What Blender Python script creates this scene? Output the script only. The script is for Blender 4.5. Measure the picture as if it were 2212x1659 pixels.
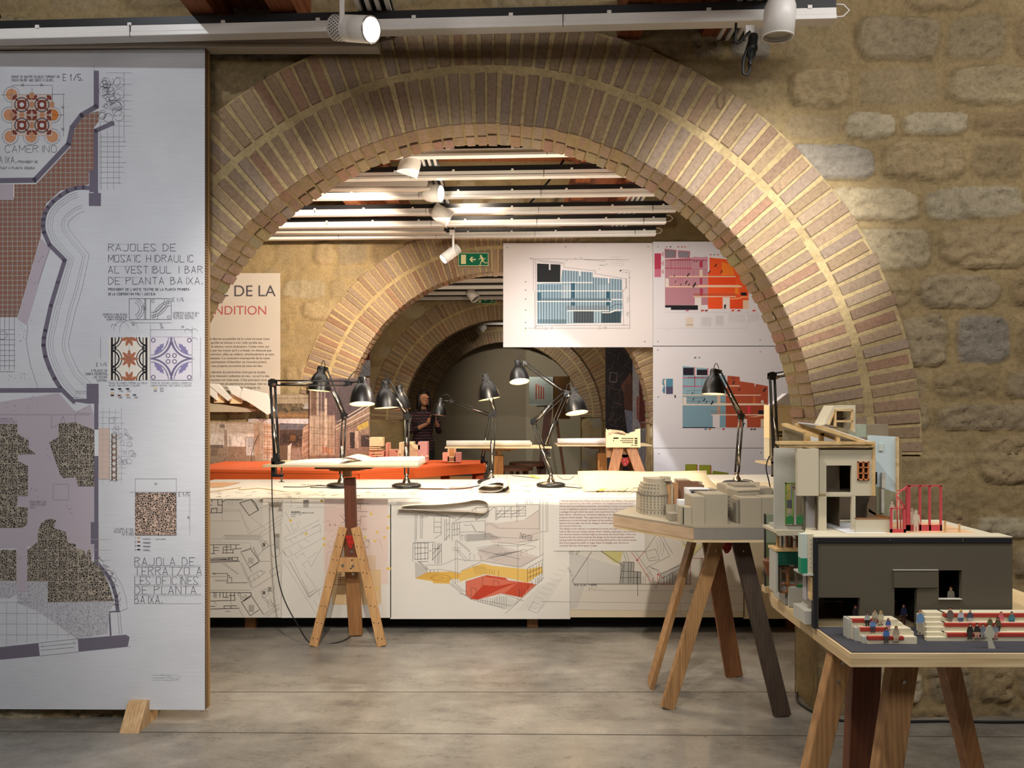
import bpy, math, random
import numpy as np
from bisect import bisect
from mathutils import Vector, Matrix
from mathutils.geometry import tessellate_polygon
for o in list(bpy.data.objects): bpy.data.objects.remove(o)
SC = bpy.context.scene; COL = SC.collection; R = random.Random(7)
F, CX, CY, HC = 1550.0, 1101.0, 880.0, 1.445       # focal length in pixels, vanishing point, eye height

# ---------------------------------------------------------------- camera
cam = bpy.data.objects.new('camera', bpy.data.cameras.new('camera')); COL.objects.link(cam)
cam.location = (0, 0, HC); cam.rotation_euler = (math.pi/2, 0, 0)
cam.data.sensor_width = 36; cam.data.lens = F/2212*36
cam.data.shift_x = (1106-CX)/2212; cam.data.shift_y = (CY-829.5)/2212
cam.data.clip_start = .05; cam.data.clip_end = 60
SC.camera = cam
# ---------------------------------------------------------------- world, exposure, lights
w = bpy.data.worlds.new('world'); SC.world = w; w.use_nodes = True
w.node_tree.nodes['Background'].inputs[0].default_value = (.9, .85, .8, 1)
w.node_tree.nodes['Background'].inputs[1].default_value = .05
vs = SC.view_settings; vs.view_transform = 'Standard'; vs.look = 'None'; vs.gamma = 1; vs.exposure = 1.5; vs.use_curve_mapping = False
def kelvin(t): return {3000: (1, .76, .50), 3500: (1, .83, .64), 4000: (1, .90, .78), 5000: (1, .96, .92), 6000: (.92, .96, 1)}[t]
def lamp(name, typ, loc, power, col, target=None, size=.1, sizey=None, cone=60, blend=.5, spread=None):
    d = bpy.data.lights.new(name, typ); o = bpy.data.objects.new(name, d); COL.objects.link(o)
    d.energy = power; d.color = kelvin(col) if isinstance(col, int) else col; o.location = loc
    if typ == 'AREA':
        d.shape = 'RECTANGLE'; d.size = size; d.size_y = sizey or size
        if spread: d.spread = math.radians(spread)
    else: d.shadow_soft_size = size
    if typ == 'SPOT': d.spot_size = math.radians(cone); d.spot_blend = blend
    if target is not None: o.rotation_euler = (Vector(target)-Vector(loc)).to_track_quat('-Z', 'Y').to_euler()
    return o
# added area fills, unseen above the camera, for the bay it stands in
lamp('added_front_fill', 'AREA', (-.6, -.6, 3.4), 28, 5000, (-.5, 3.0, .6), 4.6, .7)
lamp('added_front_fill', 'AREA', (2.4, 1.0, 3.7), 23, 5000, (2.1, 3.3, .0), 2.4, .3)
# track spots: raking the right haunch of the near arch, washing the drawing board, lighting the theatre model and the table front
lamp('spot_beam', 'SPOT', (.98, .2, 2.72), 330, 5000, (1.12, 3.36, 2.22), .03, cone=27, blend=1)
lamp('spot_beam', 'SPOT', (-1.2, .2, 3.2), 44, 6000, (-1.75, 3.2, .9), .05, cone=62, blend=.8)
lamp('spot_beam', 'SPOT', (-2.0, 2.1, 3.85), 11, 6000, (-1.9, 3.25, 1.6), .03, cone=110, blend=.6)
lamp('spot_beam', 'SPOT', (-.35, 1.3, 3.1), 42, 4000, (1.0, 1.75, 1.0), .04, cone=40, blend=.7)
lamp('spot_beam', 'SPOT', (-.3, 1.3, 3.15), 130, 4000, (-.45, 4.6, .45), .04, cone=64, blend=.8)
# second bay: wall washers, and added area fills that have no fixture
lamp('added_bay_fill', 'AREA', (-.6, 4.9, 3.03), 13, 4000, (-.6, 5.2, 0), 4.2, .6)
lamp('added_bay_fill', 'AREA', (.4, 6.0, 3.03), 13, 4000, (.4, 6.6, 0), 3.6, .6)
lamp('spot_beam', 'SPOT', (-.7, 5.1, 2.9), 155, 3500, (-2.4, 7.3, 2.2), .05, cone=75, blend=.8)
lamp('spot_beam', 'SPOT', (-.6, 5.6, 2.9), 30, 5000, (1.4, 7.2, 1.8), .05, cone=80, blend=.8)
lamp('spot_beam', 'SPOT', (-.58, 6.6, 2.75), 34, 3500, (-1.4, 7.3, 1.2), .05, cone=70, blend=.8)
lamp('spot_beam', 'SPOT', (-.38, 5.84, 3.2), 22, 3500, (.1, 7.2, 3.75), .06, cone=120, blend=.9)
lamp('added_soffit_fill', 'POINT', (-.1, 4.45, 2.05), 22, 3500, None, .06)  # added point fill that brightens the near arch soffit, no fixture there
# third bay, dim, and the fourth bay almost dark
lamp('added_bay_fill', 'AREA', (-.3, 9.2, 3.03), 11, 3500, (-.3, 9.8, 0), 3.6, .6)  # added area fill without a fixture
lamp('added_soffit_fill', 'POINT', (-.1, 7.95, 2.7), 7, 3000, None, .06)  # added point fill for the second arch soffit
lamp('spot_beam', 'SPOT', (-.2, 12.2, 3.0), 70, 4000, (1.0, 15.4, 1.7), .05, cone=80, blend=.9)

# ---------------------------------------------------------------- helpers
def lin(h):
    h = h.lstrip('#'); c = [int(h[i:i+2], 16)/255 for i in (0, 2, 4)]
    return tuple(((x+.055)/1.055)**2.4 if x > .04045 else x/12.92 for x in c)
MATS = {}
class NT:
    def __init__(s, m): s.t = m.node_tree; s.n = s.t.nodes; s.b = s.n['Principled BSDF']
    def new(s, typ, **kw):
        n = s.n.new(typ)
        for k, v in kw.items():
            if k.startswith('i_'): n.inputs[int(k[2:]) if k[2:].isdigit() else k[2:].replace('_', ' ')].default_value = v
            else: setattr(n, k, v)
        return n
    def link(s, a, b): s.t.links.new(a, b)
    def math(s, op, a, b=None, c=None):
        n = s.n.new('ShaderNodeMath'); n.operation = op
        for i, x in enumerate((a, b, c)):
            if x is None: continue
            if isinstance(x, (int, float)): n.inputs[i].default_value = x
            else: s.link(x, n.inputs[i])
        return n.outputs[0]
    def mix(s, fac, a, b, mode='MIX'):
        n = s.n.new('ShaderNodeMix'); n.data_type = 'RGBA'; n.blend_type = mode
        for i, x in ((0, fac), (6, a), (7, b)):
            if isinstance(x, (int, float)): n.inputs[i].default_value = x
            elif isinstance(x, tuple): n.inputs[i].default_value = (*x, 1)
            else: s.link(x, n.inputs[i])
        return n.outputs[2]
    def coord(s, scale=(1, 1, 1), out='Object'):
        c = s.n.new('ShaderNodeTexCoord'); m = s.n.new('ShaderNodeMapping'); m.inputs[3].default_value = scale
        s.link(c.outputs[out], m.inputs[0]); return m.outputs[0]
    def noise(s, vec, scale, detail=4, rough=.55):
        n = s.new('ShaderNodeTexNoise', i_Scale=scale, i_Detail=detail, i_Roughness=rough); s.link(vec, n.inputs['Vector']); return n.outputs[0]
    def ramp(s, fac, stops):
        n = s.n.new('ShaderNodeValToRGB'); e = n.color_ramp.elements
        while len(e) < len(stops): e.new(.5)
        for q, (p, c) in zip(e, stops): q.position = p; q.color = (*lin(c), 1) if isinstance(c, str) else (c, c, c, 1)
        s.link(fac, n.inputs[0]); return n.outputs[0]
    def bump(s, h, strength, dist=.01):
        n = s.new('ShaderNodeBump', i_Strength=strength, i_Distance=dist); s.link(h, n.inputs['Height']); s.link(n.outputs[0], s.b.inputs['Normal'])
    def color(s, c): s.link(c, s.b.inputs['Base Color'])
def newmat(key):
    m = bpy.data.materials.new(key); m.use_nodes = True; MATS[key] = m; return m, NT(m)
def mat(key, h=None, rough=.6, metal=0, var=.08, scale=30, bump=0, emit=0, st=(1, 1, 1), spec=.4):
    if key in MATS: return MATS[key]
    m, t = newmat(key); c = lin(h); b = t.b
    b.inputs['Base Color'].default_value = (*c, 1); b.inputs['Roughness'].default_value = rough; b.inputs['Metallic'].default_value = metal
    b.inputs['Specular IOR Level'].default_value = spec
    if var or bump:
        n = t.noise(t.coord(st), scale)
        if var: t.color(t.mix(n, tuple(x*(1-var*1.6) for x in c), tuple(min(1, x*(1+var*1.2)) for x in c)))
        if bump: t.bump(n, bump, .004)
    if emit:
        b.inputs['Emission Color'].default_value = (*c, 1); b.inputs['Emission Strength'].default_value = emit
    return m
def wood(key, a, b, st=(1, 1, 1), scale=8, rough=.55):
    if key in MATS: return MATS[key]
    m, t = newmat(key); v = t.coord(st); n = t.noise(v, scale, 6, .6)
    wv = t.new('ShaderNodeTexWave', wave_type='BANDS', i_Scale=scale*.55, i_Distortion=6, i_Detail=3); t.link(v, wv.inputs[0])
    f = t.math('ADD', t.math('MULTIPLY', n, .62), t.math('ADD', t.math('MULTIPLY', wv.outputs[1], .10), t.math('MULTIPLY', t.noise(t.coord(tuple(min(q, 2.5) for q in st)), scale*.35, 4, .6), .28)))
    t.color(t.ramp(f, [(.34, a), (.64, b)])); t.b.inputs['Roughness'].default_value = rough; t.bump(f, .25, .002)
    return m
def ink(h):
    if h.startswith('@'): return MATS[h[1:]]
    if h.startswith('%'):
        k = 'photo_'+h
        if k in MATS: return MATS[k]
        m, t = newmat(k); c = lin(h[1:]); v = t.coord(); n = t.noise(v, 22, 8, .8); g = t.noise(t.coord((1, 1, .25)), 60, 4, .7)
        f = t.math('ADD', t.math('MULTIPLY', n, .6), t.math('MULTIPLY', g, .4)); t.color(t.mix(1, c, t.ramp(f, [(.34, .4), (.5, .82), (.66, 1.15)]), 'MULTIPLY')); t.b.inputs['Roughness'].default_value = .6; return m
    k = 'ink_'+h
    if k in MATS: return MATS[k]
    m, t = newmat(k); t.b.inputs['Base Color'].default_value = (*lin(h), 1); t.b.inputs['Roughness'].default_value = .8
    t.b.inputs['Specular IOR Level'].default_value = .2
    return m

ORG = {}
def P(px, py, Y): return Vector(((px-CX)*Y/F, Y, HC-(py-CY)*Y/F))
def floorY(py): return HC*F/(py-CY)
def root(name, label, cat, loc, group=None):
    o = bpy.data.objects.new(name, None); COL.objects.link(o); o.location = loc; o.empty_display_size = .05
    o['label'] = label; o['category'] = cat
    if group: o['group'] = group
    ORG[o.name] = Vector(loc); return o
def tag(o, label=None, cat=None, group=None, kind=None):
    for k, v in (('label', label), ('category', cat), ('group', group), ('kind', kind)):
        if v: o[k] = v
    return o
class MB:
    def __init__(s): s.v = []; s.f = []; s.m = []; s.s = []
    def add(s, vs, fs, mi=0, smooth=False):
        n = len(s.v); s.v += [Vector(v) for v in vs]
        for f in fs: s.f.append([n+i for i in f]); s.m.append(mi); s.s.append(smooth)
        return s
    def box(s, x0, x1, y0, y1, z0, z1, mi=0):
        return s.add([(x, y, z) for z in (z0, z1) for y in (y0, y1) for x in (x0, x1)],
                     [(0, 2, 3, 1), (4, 5, 7, 6), (0, 1, 5, 4), (2, 6, 7, 3), (0, 4, 6, 2), (1, 3, 7, 5)], mi)
    def pbox(s, x0, y0, x1, y1, Y, d, mi=0):
        a, b = P(x0, y0, Y), P(x1, y1, Y); return s.box(min(a.x, b.x), max(a.x, b.x), Y, Y+d, min(a.z, b.z), max(a.z, b.z), mi)
    def bar(s, p, q, wd, th, mi=0, up=(0, 1, 0), flat=False):
        p, q, up = Vector(p), Vector(q), Vector(up); d = (q-p).normalized(); a = d.cross(up).normalized()*wd/2; b = up.normalized()*th/2 if flat else d.cross(a).normalized()*th/2
        return s.add([p-a-b, p+a-b, p+a+b, p-a+b, q-a-b, q+a-b, q+a+b, q-a+b],
                     [(0, 3, 2, 1), (4, 5, 6, 7), (0, 1, 5, 4), (1, 2, 6, 5), (2, 3, 7, 6), (3, 0, 4, 7)], mi)
    def tube(s, pts, r, n=8, mi=0):
        pts = [Vector(p) for p in pts]; vs = []; fs = []; k = len(pts)
        t = (pts[1]-pts[0]).normalized(); a = t.orthogonal().normalized()
        for i, p in enumerate(pts):
            t2 = (pts[min(i+1, k-1)]-pts[max(i-1, 0)]).normalized(); a = (a-t2*a.dot(t2)).normalized(); b = t2.cross(a)
            rr = r[i] if isinstance(r, (list, tuple)) else r
            vs += [p+a*rr*math.cos(j*6.28318/n)+b*rr*math.sin(j*6.28318/n) for j in range(n)]
        for i in range(k-1):
            for j in range(n): fs.append((i*n+j, i*n+(j+1) % n, (i+1)*n+(j+1) % n, (i+1)*n+j))
        s.add(vs, fs, mi, True); o = len(s.v)-len(vs)
        s.f += [[o+j for j in range(n)][::-1], [o+(k-1)*n+j for j in range(n)]]; s.m += [mi, mi]; s.s += [False, False]
        return s
    def lathe(s, prof, org, axis=(0, 0, 1), n=24, mi=0, smooth=True):
        org, ax = Vector(org), Vector(axis).normalized(); a = ax.orthogonal().normalized(); b = ax.cross(a); vs = []; fs = []
        for r, h in prof: vs += [org+ax*h+a*r*math.cos(j*6.28318/n)+b*r*math.sin(j*6.28318/n) for j in range(n)]
        for i in range(len(prof)-1):
            for j in range(n): fs.append((i*n+j, i*n+(j+1) % n, (i+1)*n+(j+1) % n, (i+1)*n+j))
        return s.add(vs, fs, mi, smooth)
    def cyl(s, p, q, r, n=16, mi=0):
        p, q = Vector(p), Vector(q); h = (q-p).length
        return s.lathe([(1e-5, 0), (r, 0), (r, 0), (r, h), (r, h), (1e-5, h)], p, q-p, n, mi, False)
    def ball(s, c, r, n=12, mi=0, sc=(1, 1, 1)):
        c = Vector(c); vs = []; fs = []; m = n//2
        for i in range(m+1):
            th = math.pi*i/m
            for j in range(n):
                ph = 6.28318*j/n; vs.append(c+Vector((r*sc[0]*math.sin(th)*math.cos(ph), r*sc[1]*math.sin(th)*math.sin(ph), r*sc[2]*math.cos(th))))
        for i in range(m):
            for j in range(n): fs.append((i*n+j, (i+1)*n+j, (i+1)*n+(j+1) % n, i*n+(j+1) % n))
        return s.add(vs, fs, mi, True)
    def ext(s, pts, vec, mi=0, mside=None):
        pts = [Vector(p) for p in pts]; vec = Vector(vec); n = len(pts); tri = tessellate_polygon([pts])
        nrm = Vector((0, 0, 0))
        for i in range(n): nrm += pts[i].cross(pts[(i+1) % n])
        if nrm.dot(vec) > 0: pts.reverse(); tri = [tuple(n-1-i for i in t) for t in tri]
        a = []; b = []
        for t in tri:
            q = (pts[t[1]]-pts[t[0]]).cross(pts[t[2]]-pts[t[0]])
            t = tuple(t) if q.dot(vec) < 0 else tuple(t)[::-1]; a.append(t); b.append(tuple(i+n for i in t[::-1]))
        s.add(pts+[p+vec for p in pts], a+b, mi)
        s.f += [[len(s.v)-2*n+i for i in ((j+1) % n, j, j+n, (j+1) % n+n)] for j in range(n)]
        s.m += [mi if mside is None else mside]*n; s.s += [False]*n
        return s
    def pext(s, pp, Y, d, mi=0, mside=None): return s.ext([P(x, y, Y) for x, y in pp], (0, d, 0), mi, mside)
    def loft(s, rings, mi=0, cap=True):
        n = len(rings[0]); vs = [v for r in rings for v in r]; fs = []
        for i in range(len(rings)-1):
            for j in range(n): fs.append((i*n+j, i*n+(j+1) % n, (i+1)*n+(j+1) % n, (i+1)*n+j))
        if cap: fs += [tuple(range(n))[::-1], tuple((len(rings)-1)*n+j for j in range(n))]
        return s.add(vs, fs, mi, True)
    def build(s, name, mats, parent=None, label=None, cat=None, group=None, kind=None, bevel=0, loc=None):
        me = bpy.data.meshes.new(name); 
        if parent is not None: org = ORG[parent.name]
        elif loc is not None: org = Vector(loc)
        else:
            xs = [v.x for v in s.v]; ys = [v.y for v in s.v]; zs = [v.z for v in s.v]
            org = Vector(((min(xs)+max(xs))/2, (min(ys)+max(ys))/2, min(zs)))
        me.from_pydata([v-org for v in s.v], [], s.f)
        for m in (mats if isinstance(mats, (list, tuple)) else [mats]): me.materials.append(m)
        me.polygons.foreach_set('material_index', s.m); me.polygons.foreach_set('use_smooth', s.s); me.update()
        o = bpy.data.objects.new(name, me); COL.objects.link(o); ORG[o.name] = org
        if parent is not None: o.parent = parent
        else: o.location = org
        if bevel:
            b = o.modifiers.new('edge', 'BEVEL'); b.width = bevel; b.segments = 2; b.limit_method = 'ANGLE'; b.angle_limit = .6
        return tag(o, label, cat, group, kind)

class Pl:                                        # an upright plane Y = Y0 - k X, facing the viewer
    def __init__(s, Y0, k=0): s.Y0 = Y0; s.k = k
    def P(s, px, py, off=0):
        u = (px-CX)/F; Y = (s.Y0-off)/(1+s.k*u); return Vector((u*Y, Y, HC-(py-CY)*Y/F))
GLY = {c: [[(int(p[0]), int(p[1])) for p in q.split()] for q in v.split(';')] for c, v in {
'A': '00 26 40;12 32', 'B': '00 06 26 35 24 03;24 42 31 20 00', 'C': '45 36 16 04 02 10 30 41', 'D': '00 06 26 44 42 20 00', 'E': '40 00 06 46;03 33',
'F': '00 06 46;03 33', 'G': '45 36 16 04 02 10 30 42 22', 'H': '00 06;40 46;03 43', 'I': '20 26', 'J': '46 42 30 10 01', 'K': '00 06;46 03 40',
'L': '06 00 40', 'M': '00 06 22 46 40', 'N': '00 06 40 46', 'O': '10 01 05 16 36 45 41 30 10', 'P': '00 06 36 45 34 03', 'Q': '10 01 05 16 36 45 41 30 10;22 40',
'R': '00 06 36 45 34 03;23 40', 'S': '01 10 30 41 13 05 16 36 45', 'T': '20 26;06 46', 'U': '06 01 10 30 41 46', 'V': '06 20 46', 'W': '06 10 24 30 46',
'X': '00 46;06 40', 'Y': '06 23 46;23 20', 'Z': '06 46 00 40', '0': '10 01 05 16 36 45 41 30 10', '1': '14 26 20', '2': '05 16 36 45 00 40', '3': '06 46 23 42 30 10 01',
'4': '30 36 02 42', '5': '46 06 03 33 42 30 01', '6': '36 03 01 10 30 42 23 02', '7': '06 46 10', '8': '13 05 16 36 45 33 13 01 10 30 41 33', '9': '10 43 45 36 16 04 23 44',
'/': '00 46', ',': '11 00', '.': '10 11', "'": '15 26', ':': '11 12;14 15', '-': '13 33', '=': '12 32;14 34', '+': '13 33;22 24', '~': '00'}.items()}
class Draw:                                      # flat printed shapes on a sheet, given in photograph pixels of that sheet
    STEP = 4e-6
    def __init__(s, pl, base=.0006): s.pl = pl; s.off = base; s.b = MB(); s.keys = []; s.ws = .8
    pre = ''
    def mi(s, h):
        if s.pre and h[0] == '#': h = s.pre+h
        if h not in s.keys: s.keys.append(h)
        return s.keys.index(h)
    def up(s): s.off += s.STEP
    def poly(s, pts, h):
        s.up(); q = [Vector((x, -y, 0)) for x, y in pts]; tri = tessellate_polygon([q]); vs = [s.pl.P(x, y, s.off) for x, y in pts]; fs = []
        for t in tri:
            c = (q[t[1]]-q[t[0]]).cross(q[t[2]]-q[t[0]]).z; fs.append(tuple(t) if c > 0 else tuple(t)[::-1])
        s.b.add(vs, fs, s.mi(h)); return s
    def rect(s, x0, y0, x1, y1, h): return s.poly([(x0, y0), (x1, y0), (x1, y1), (x0, y1)], h)
    def seg(s, a, b, h, w):
        dx, dy = b[0]-a[0], b[1]-a[1]; L = math.hypot(dx, dy) or 1; w = w*s.ws if w < 3 else w; nx, ny = -dy/L*w/2, dx/L*w/2; ex, ey = dx/L*w*.3, dy/L*w*.3
        s.b.add([s.pl.P(x, y, s.off) for x, y in ((a[0]+nx-ex, a[1]+ny-ey), (b[0]+nx+ex, b[1]+ny+ey), (b[0]-nx+ex, b[1]-ny+ey), (a[0]-nx-ex, a[1]-ny-ey))], [(0, 1, 2, 3)], s.mi(h))
    def line(s, pts, h='#333333', w=1, closed=False, up=True):
        if up: s.up()
        for a, b in zip(pts, pts[1:]+(pts[:1] if closed else [])): s.seg(a, b, h, w)
        return s
    def lines(s, segs, h='#333333', w=1):
        s.up()
        for q in segs: s.line([(q[0], q[1]), (q[2], q[3])], h, w, up=False)
        return s
    def frame(s, x0, y0, x1, y1, h='#333333', w=1): return s.line([(x0, y0), (x1, y0), (x1, y1), (x0, y1)], h, w, True)
    def arc(s, cx, cy, r, a0=0, a1=360, ry=None, n=20): return [(cx+r*math.cos(math.radians(a0+(a1-a0)*i/n)), cy-(ry or r)*math.sin(math.radians(a0+(a1-a0)*i/n))) for i in range(n+1)]
    def disc(s, cx, cy, r, h, ry=None): return s.poly(s.arc(cx, cy, r, ry=ry)[:-1], h)
    def ring(s, cx, cy, r, h, w=1, a0=0, a1=360, ry=None): return s.line(s.arc(cx, cy, r, a0, a1, ry), h, w)
    def text(s, t, x, y, hgt, h='#333333', w=1, width=None, ang=0):
        s.up(); adv = {'I': 3.2, ',': 2.6, '.': 2.6, "'": 3, ' ': 4, 'M': 5.8, 'E': 5, 'L': 5}
        tot = sum(adv.get(c, 5.6) for c in t); u = hgt/6; ux = width/tot if width else u*.8
        ca, sa = math.cos(math.radians(ang)), math.sin(math.radians(ang)); cx = 0
        for c in t:
            for q in GLY.get(c, []):
                pts = [((cx+a*(1.15 if c == 'M' else 1))*ux, -b*u) for a, b in q]; pts = [(x+a*ca-b*sa, y+a*sa+b*ca) for a, b in pts]
                s.line(pts, h, w, up=False)
            cx += adv.get(c, 5.6)
        return s
    def hatch(s, x0, y0, x1, y1, n, h, w=.6, slant=0, jit=0):
        s.up()
        for i in range(n):
            y = y0+(y1-y0)*(i+.5)/n; s.line([(x0+R.uniform(0, jit), y), (x1-R.uniform(0, jit), y+slant)], h, w, up=False)
        return s
    def vhatch(s, x0, y0, x1, y1, n, h, w=.6, slant=0):
        s.up()
        for i in range(n): x = x0+(x1-x0)*(i+.5)/n; s.line([(x, y0), (x+slant, y1)], h, w, up=False)
        return s
    def scrawl(s, x, y, wd, hgt, rows, h, w=.6):          # unreadably small handwriting
        s.up()
        for r in range(rows):
            yy = y+r*hgt*1.5; px = x
            while px < x+wd:
                d = R.uniform(.4, 1.1)*hgt; s.line([(px, yy-R.uniform(0, hgt)), (px+d, yy-R.uniform(0, hgt))], h, w, up=False); px += d*R.choice((.6, .7, 1.6))
        return s
    def build(s, name, parent, label=None): return s.b.build(name, [ink(k) for k in s.keys], parent, label)
def words(name, body, px, py, width, pl, h, parent, lh=None, off=.002, label=None):
    d = bpy.data.curves.new('type', 'FONT'); d.body = body; d.size = 1; n = body.count('\n'); d.space_line = 1/.82 if n else 1
    t_ = bpy.data.objects.new('type', d); COL.objects.link(t_); bpy.context.view_layer.update()
    a, b = pl.P(px, py, off), pl.P(px+width, py, off); sx = (b-a).length/t_.dimensions.x
    sy = (pl.P(px, py+lh, off)-a).length*.82 if lh else sx
    me = bpy.data.meshes.new_from_object(t_.evaluated_get(bpy.context.evaluated_depsgraph_get())); bpy.data.objects.remove(t_)
    me.materials.clear(); me.materials.append(ink(h)); o = bpy.data.objects.new(name, me); COL.objects.link(o)
    o.parent = parent; o.location = a-ORG[parent.name]; o.rotation_euler = (math.pi/2, 0, -math.atan(pl.k)); o.scale = (sx, sy, 1)
    tag(o, label); return o
# ---------------------------------------------------------------- masonry
def vnoise(x, y, seed=0):
    xi = np.floor(x).astype(np.int64); yi = np.floor(y).astype(np.int64); fx = x-xi; fy = y-yi
    fx = fx*fx*(3-2*fx); fy = fy*fy*(3-2*fy)
    def h(a, b):
        n = (a*374761393+b*668265263+seed*974634717) & 0xFFFFFFFF; n = ((n ^ (n >> 13))*1274126177) & 0xFFFFFFFF; return ((n ^ (n >> 16)) & 0xFFFF)/65535.0
    return (h(xi, yi)*(1-fx)+h(xi+1, yi)*fx)*(1-fy)+(h(xi, yi+1)*(1-fx)+h(xi+1, yi+1)*fx)*fy
def fbm(x, y, seed=0, o=4):
    s = 0; a = .5
    for i in range(o): s = s+a*vnoise(x*2**i, y*2**i, seed+i); a *= .5
    return s
PAL = [tuple(.80*x+.20*sum(lin(c))/3 for x in lin(c)) for c in ('#b09c72', '#a48c60', '#b8a57e', '#a18e6c', '#948b7c', '#a99165', '#bdae8c', '#9c8258')]
MORT = np.array(lin('#a6916a')); MORB = np.array(lin('#ab976f'))
def stones(x, z, seed):
    rr = random.Random(seed); rows = [-.1]
    while rows[-1] < 5: rows.append(rows[-1]+rr.uniform(.12, .26))
    cells = []
    for r in rows:
        c = [-8.0]
        while c[-1] < 8: c.append(c[-1]+rr.uniform(.16, .58))
        cells.append((np.array(c), [(rr.random(), rr.random(), rr.randrange(len(PAL)), rr.uniform(-.25, .25)) for _ in c]))
    wx = x+.07*(fbm(x*4, z*4, seed+5, 2)-.4); wz = z+.055*(fbm(x*3, z*3, seed+9, 3)-.45)
    ri = np.searchsorted(rows, wz)-1; h = np.zeros_like(x); col = np.tile(MORT, (len(x), 1)); msk = np.zeros_like(x)
    for r in range(len(rows)-1):
        s = np.nonzero(ri == r)[0]
        if not len(s): continue
        cs, info = cells[r]; ci = np.searchsorted(cs, wx[s])-1; inf = np.array([(a, b, p, t) for a, b, p, t in info])[ci]
        x0, x1 = cs[ci], cs[np.minimum(ci+1, len(cs)-1)]; u = 2*(wx[s]-x0)/(x1-x0)-1; hh = rows[r+1]-rows[r]; v = 2*(wz[s]-rows[r])/hh-1
        u = np.sign(u)*np.maximum(0, np.abs(u)-0)*(x1-x0)/np.maximum(x1-x0-.03, .05); v = (v+inf[:, 3]*u*.3)*hh/(hh-.03)
        d = (np.abs(u)**4+np.abs(v)**4)**.25+.22*(fbm(x[s]*14, z[s]*14, seed+3, 3)-.45)
        m = np.clip((1.0-d)/.11, 0, 1); m = m*m*(3-2*m); shown = (inf[:, 0] > .36).astype(float)
        amp = np.where(shown > 0, .008+.021*inf[:, 1], .004)
        h[s] = m*amp*(.75+.5*fbm(x[s]*9, z[s]*16, seed+r, 2)); msk[s] = m*(.25+.75*shown)
        pc = np.array(PAL)[inf[:, 2].astype(int)]*(.85+.35*inf[:, 1])[:, None]
        k = (m*(.2+.7*shown))[:, None]; cr = (1-.3*shown*np.clip(1-np.abs(d-1.0)/.09, 0, 1)*fbm(x[s]*6, z[s]*6, seed+77, 2)*1.4)[:, None]; col[s] = (col[s]*(1-k)+pc*k)*cr
    rg = np.abs(fbm(x*11, z*19, seed+51, 4)-.47); h += .030*(fbm(x*5, z*5, seed+21, 3)-.45)+.022*(fbm(x*30, z*36, seed+31, 3)-.45)*(.6+msk)-.02*np.clip(.05-rg, 0, 1)/.05*(.35+.65*msk)
    return h, col*(.82+.36*fbm(x*7, z*7, seed+41, 4))[:, None]
def stone_mat(key, bump=.8, sc=1.0):
    m, t = newmat(key); a = t.new('ShaderNodeAttribute', attribute_name='Col'); v = t.coord()
    n1 = t.noise(v, 48*sc, 10, .78); n2 = t.noise(t.coord((1, 1, 1.6)), 85*sc, 5, .8)
    c = t.mix(1, a.outputs[0], t.ramp(n1, [(.3, .62), (.5, 1.0), (.7, 1.22)]), 'MULTIPLY')
    c = t.mix(1, c, t.ramp(n2, [(.27, .3), (.33, 1.0)]), 'MULTIPLY')
    t.color(c); t.b.inputs['Roughness'].default_value = .92; t.b.inputs['Specular IOR Level'].default_value = .15
    t.bump(t.math('ADD', t.math('MULTIPLY', n1, .9), t.math('MULTIPLY', n2, .5)), bump, .009/sc); return m
stone_mat('rubble', 1.0); stone_mat('brickwork', .5)
def attr_color(o, cols):
    a = o.data.color_attributes.new('Col', 'FLOAT_COLOR', 'POINT'); c = np.ones((len(cols), 4), dtype=np.float32); c[:, :3] = cols; a.data.foreach_set('color', c.ravel())
BRK = [lin(c) for c in ('#8f7a64', '#8b7661', '#93806a', '#8a725d', '#947e66', '#8c7a69', '#87705c', '#917b62', '#8d6f5a', '#8a7763', '#907c68', '#8e795f')]
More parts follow.
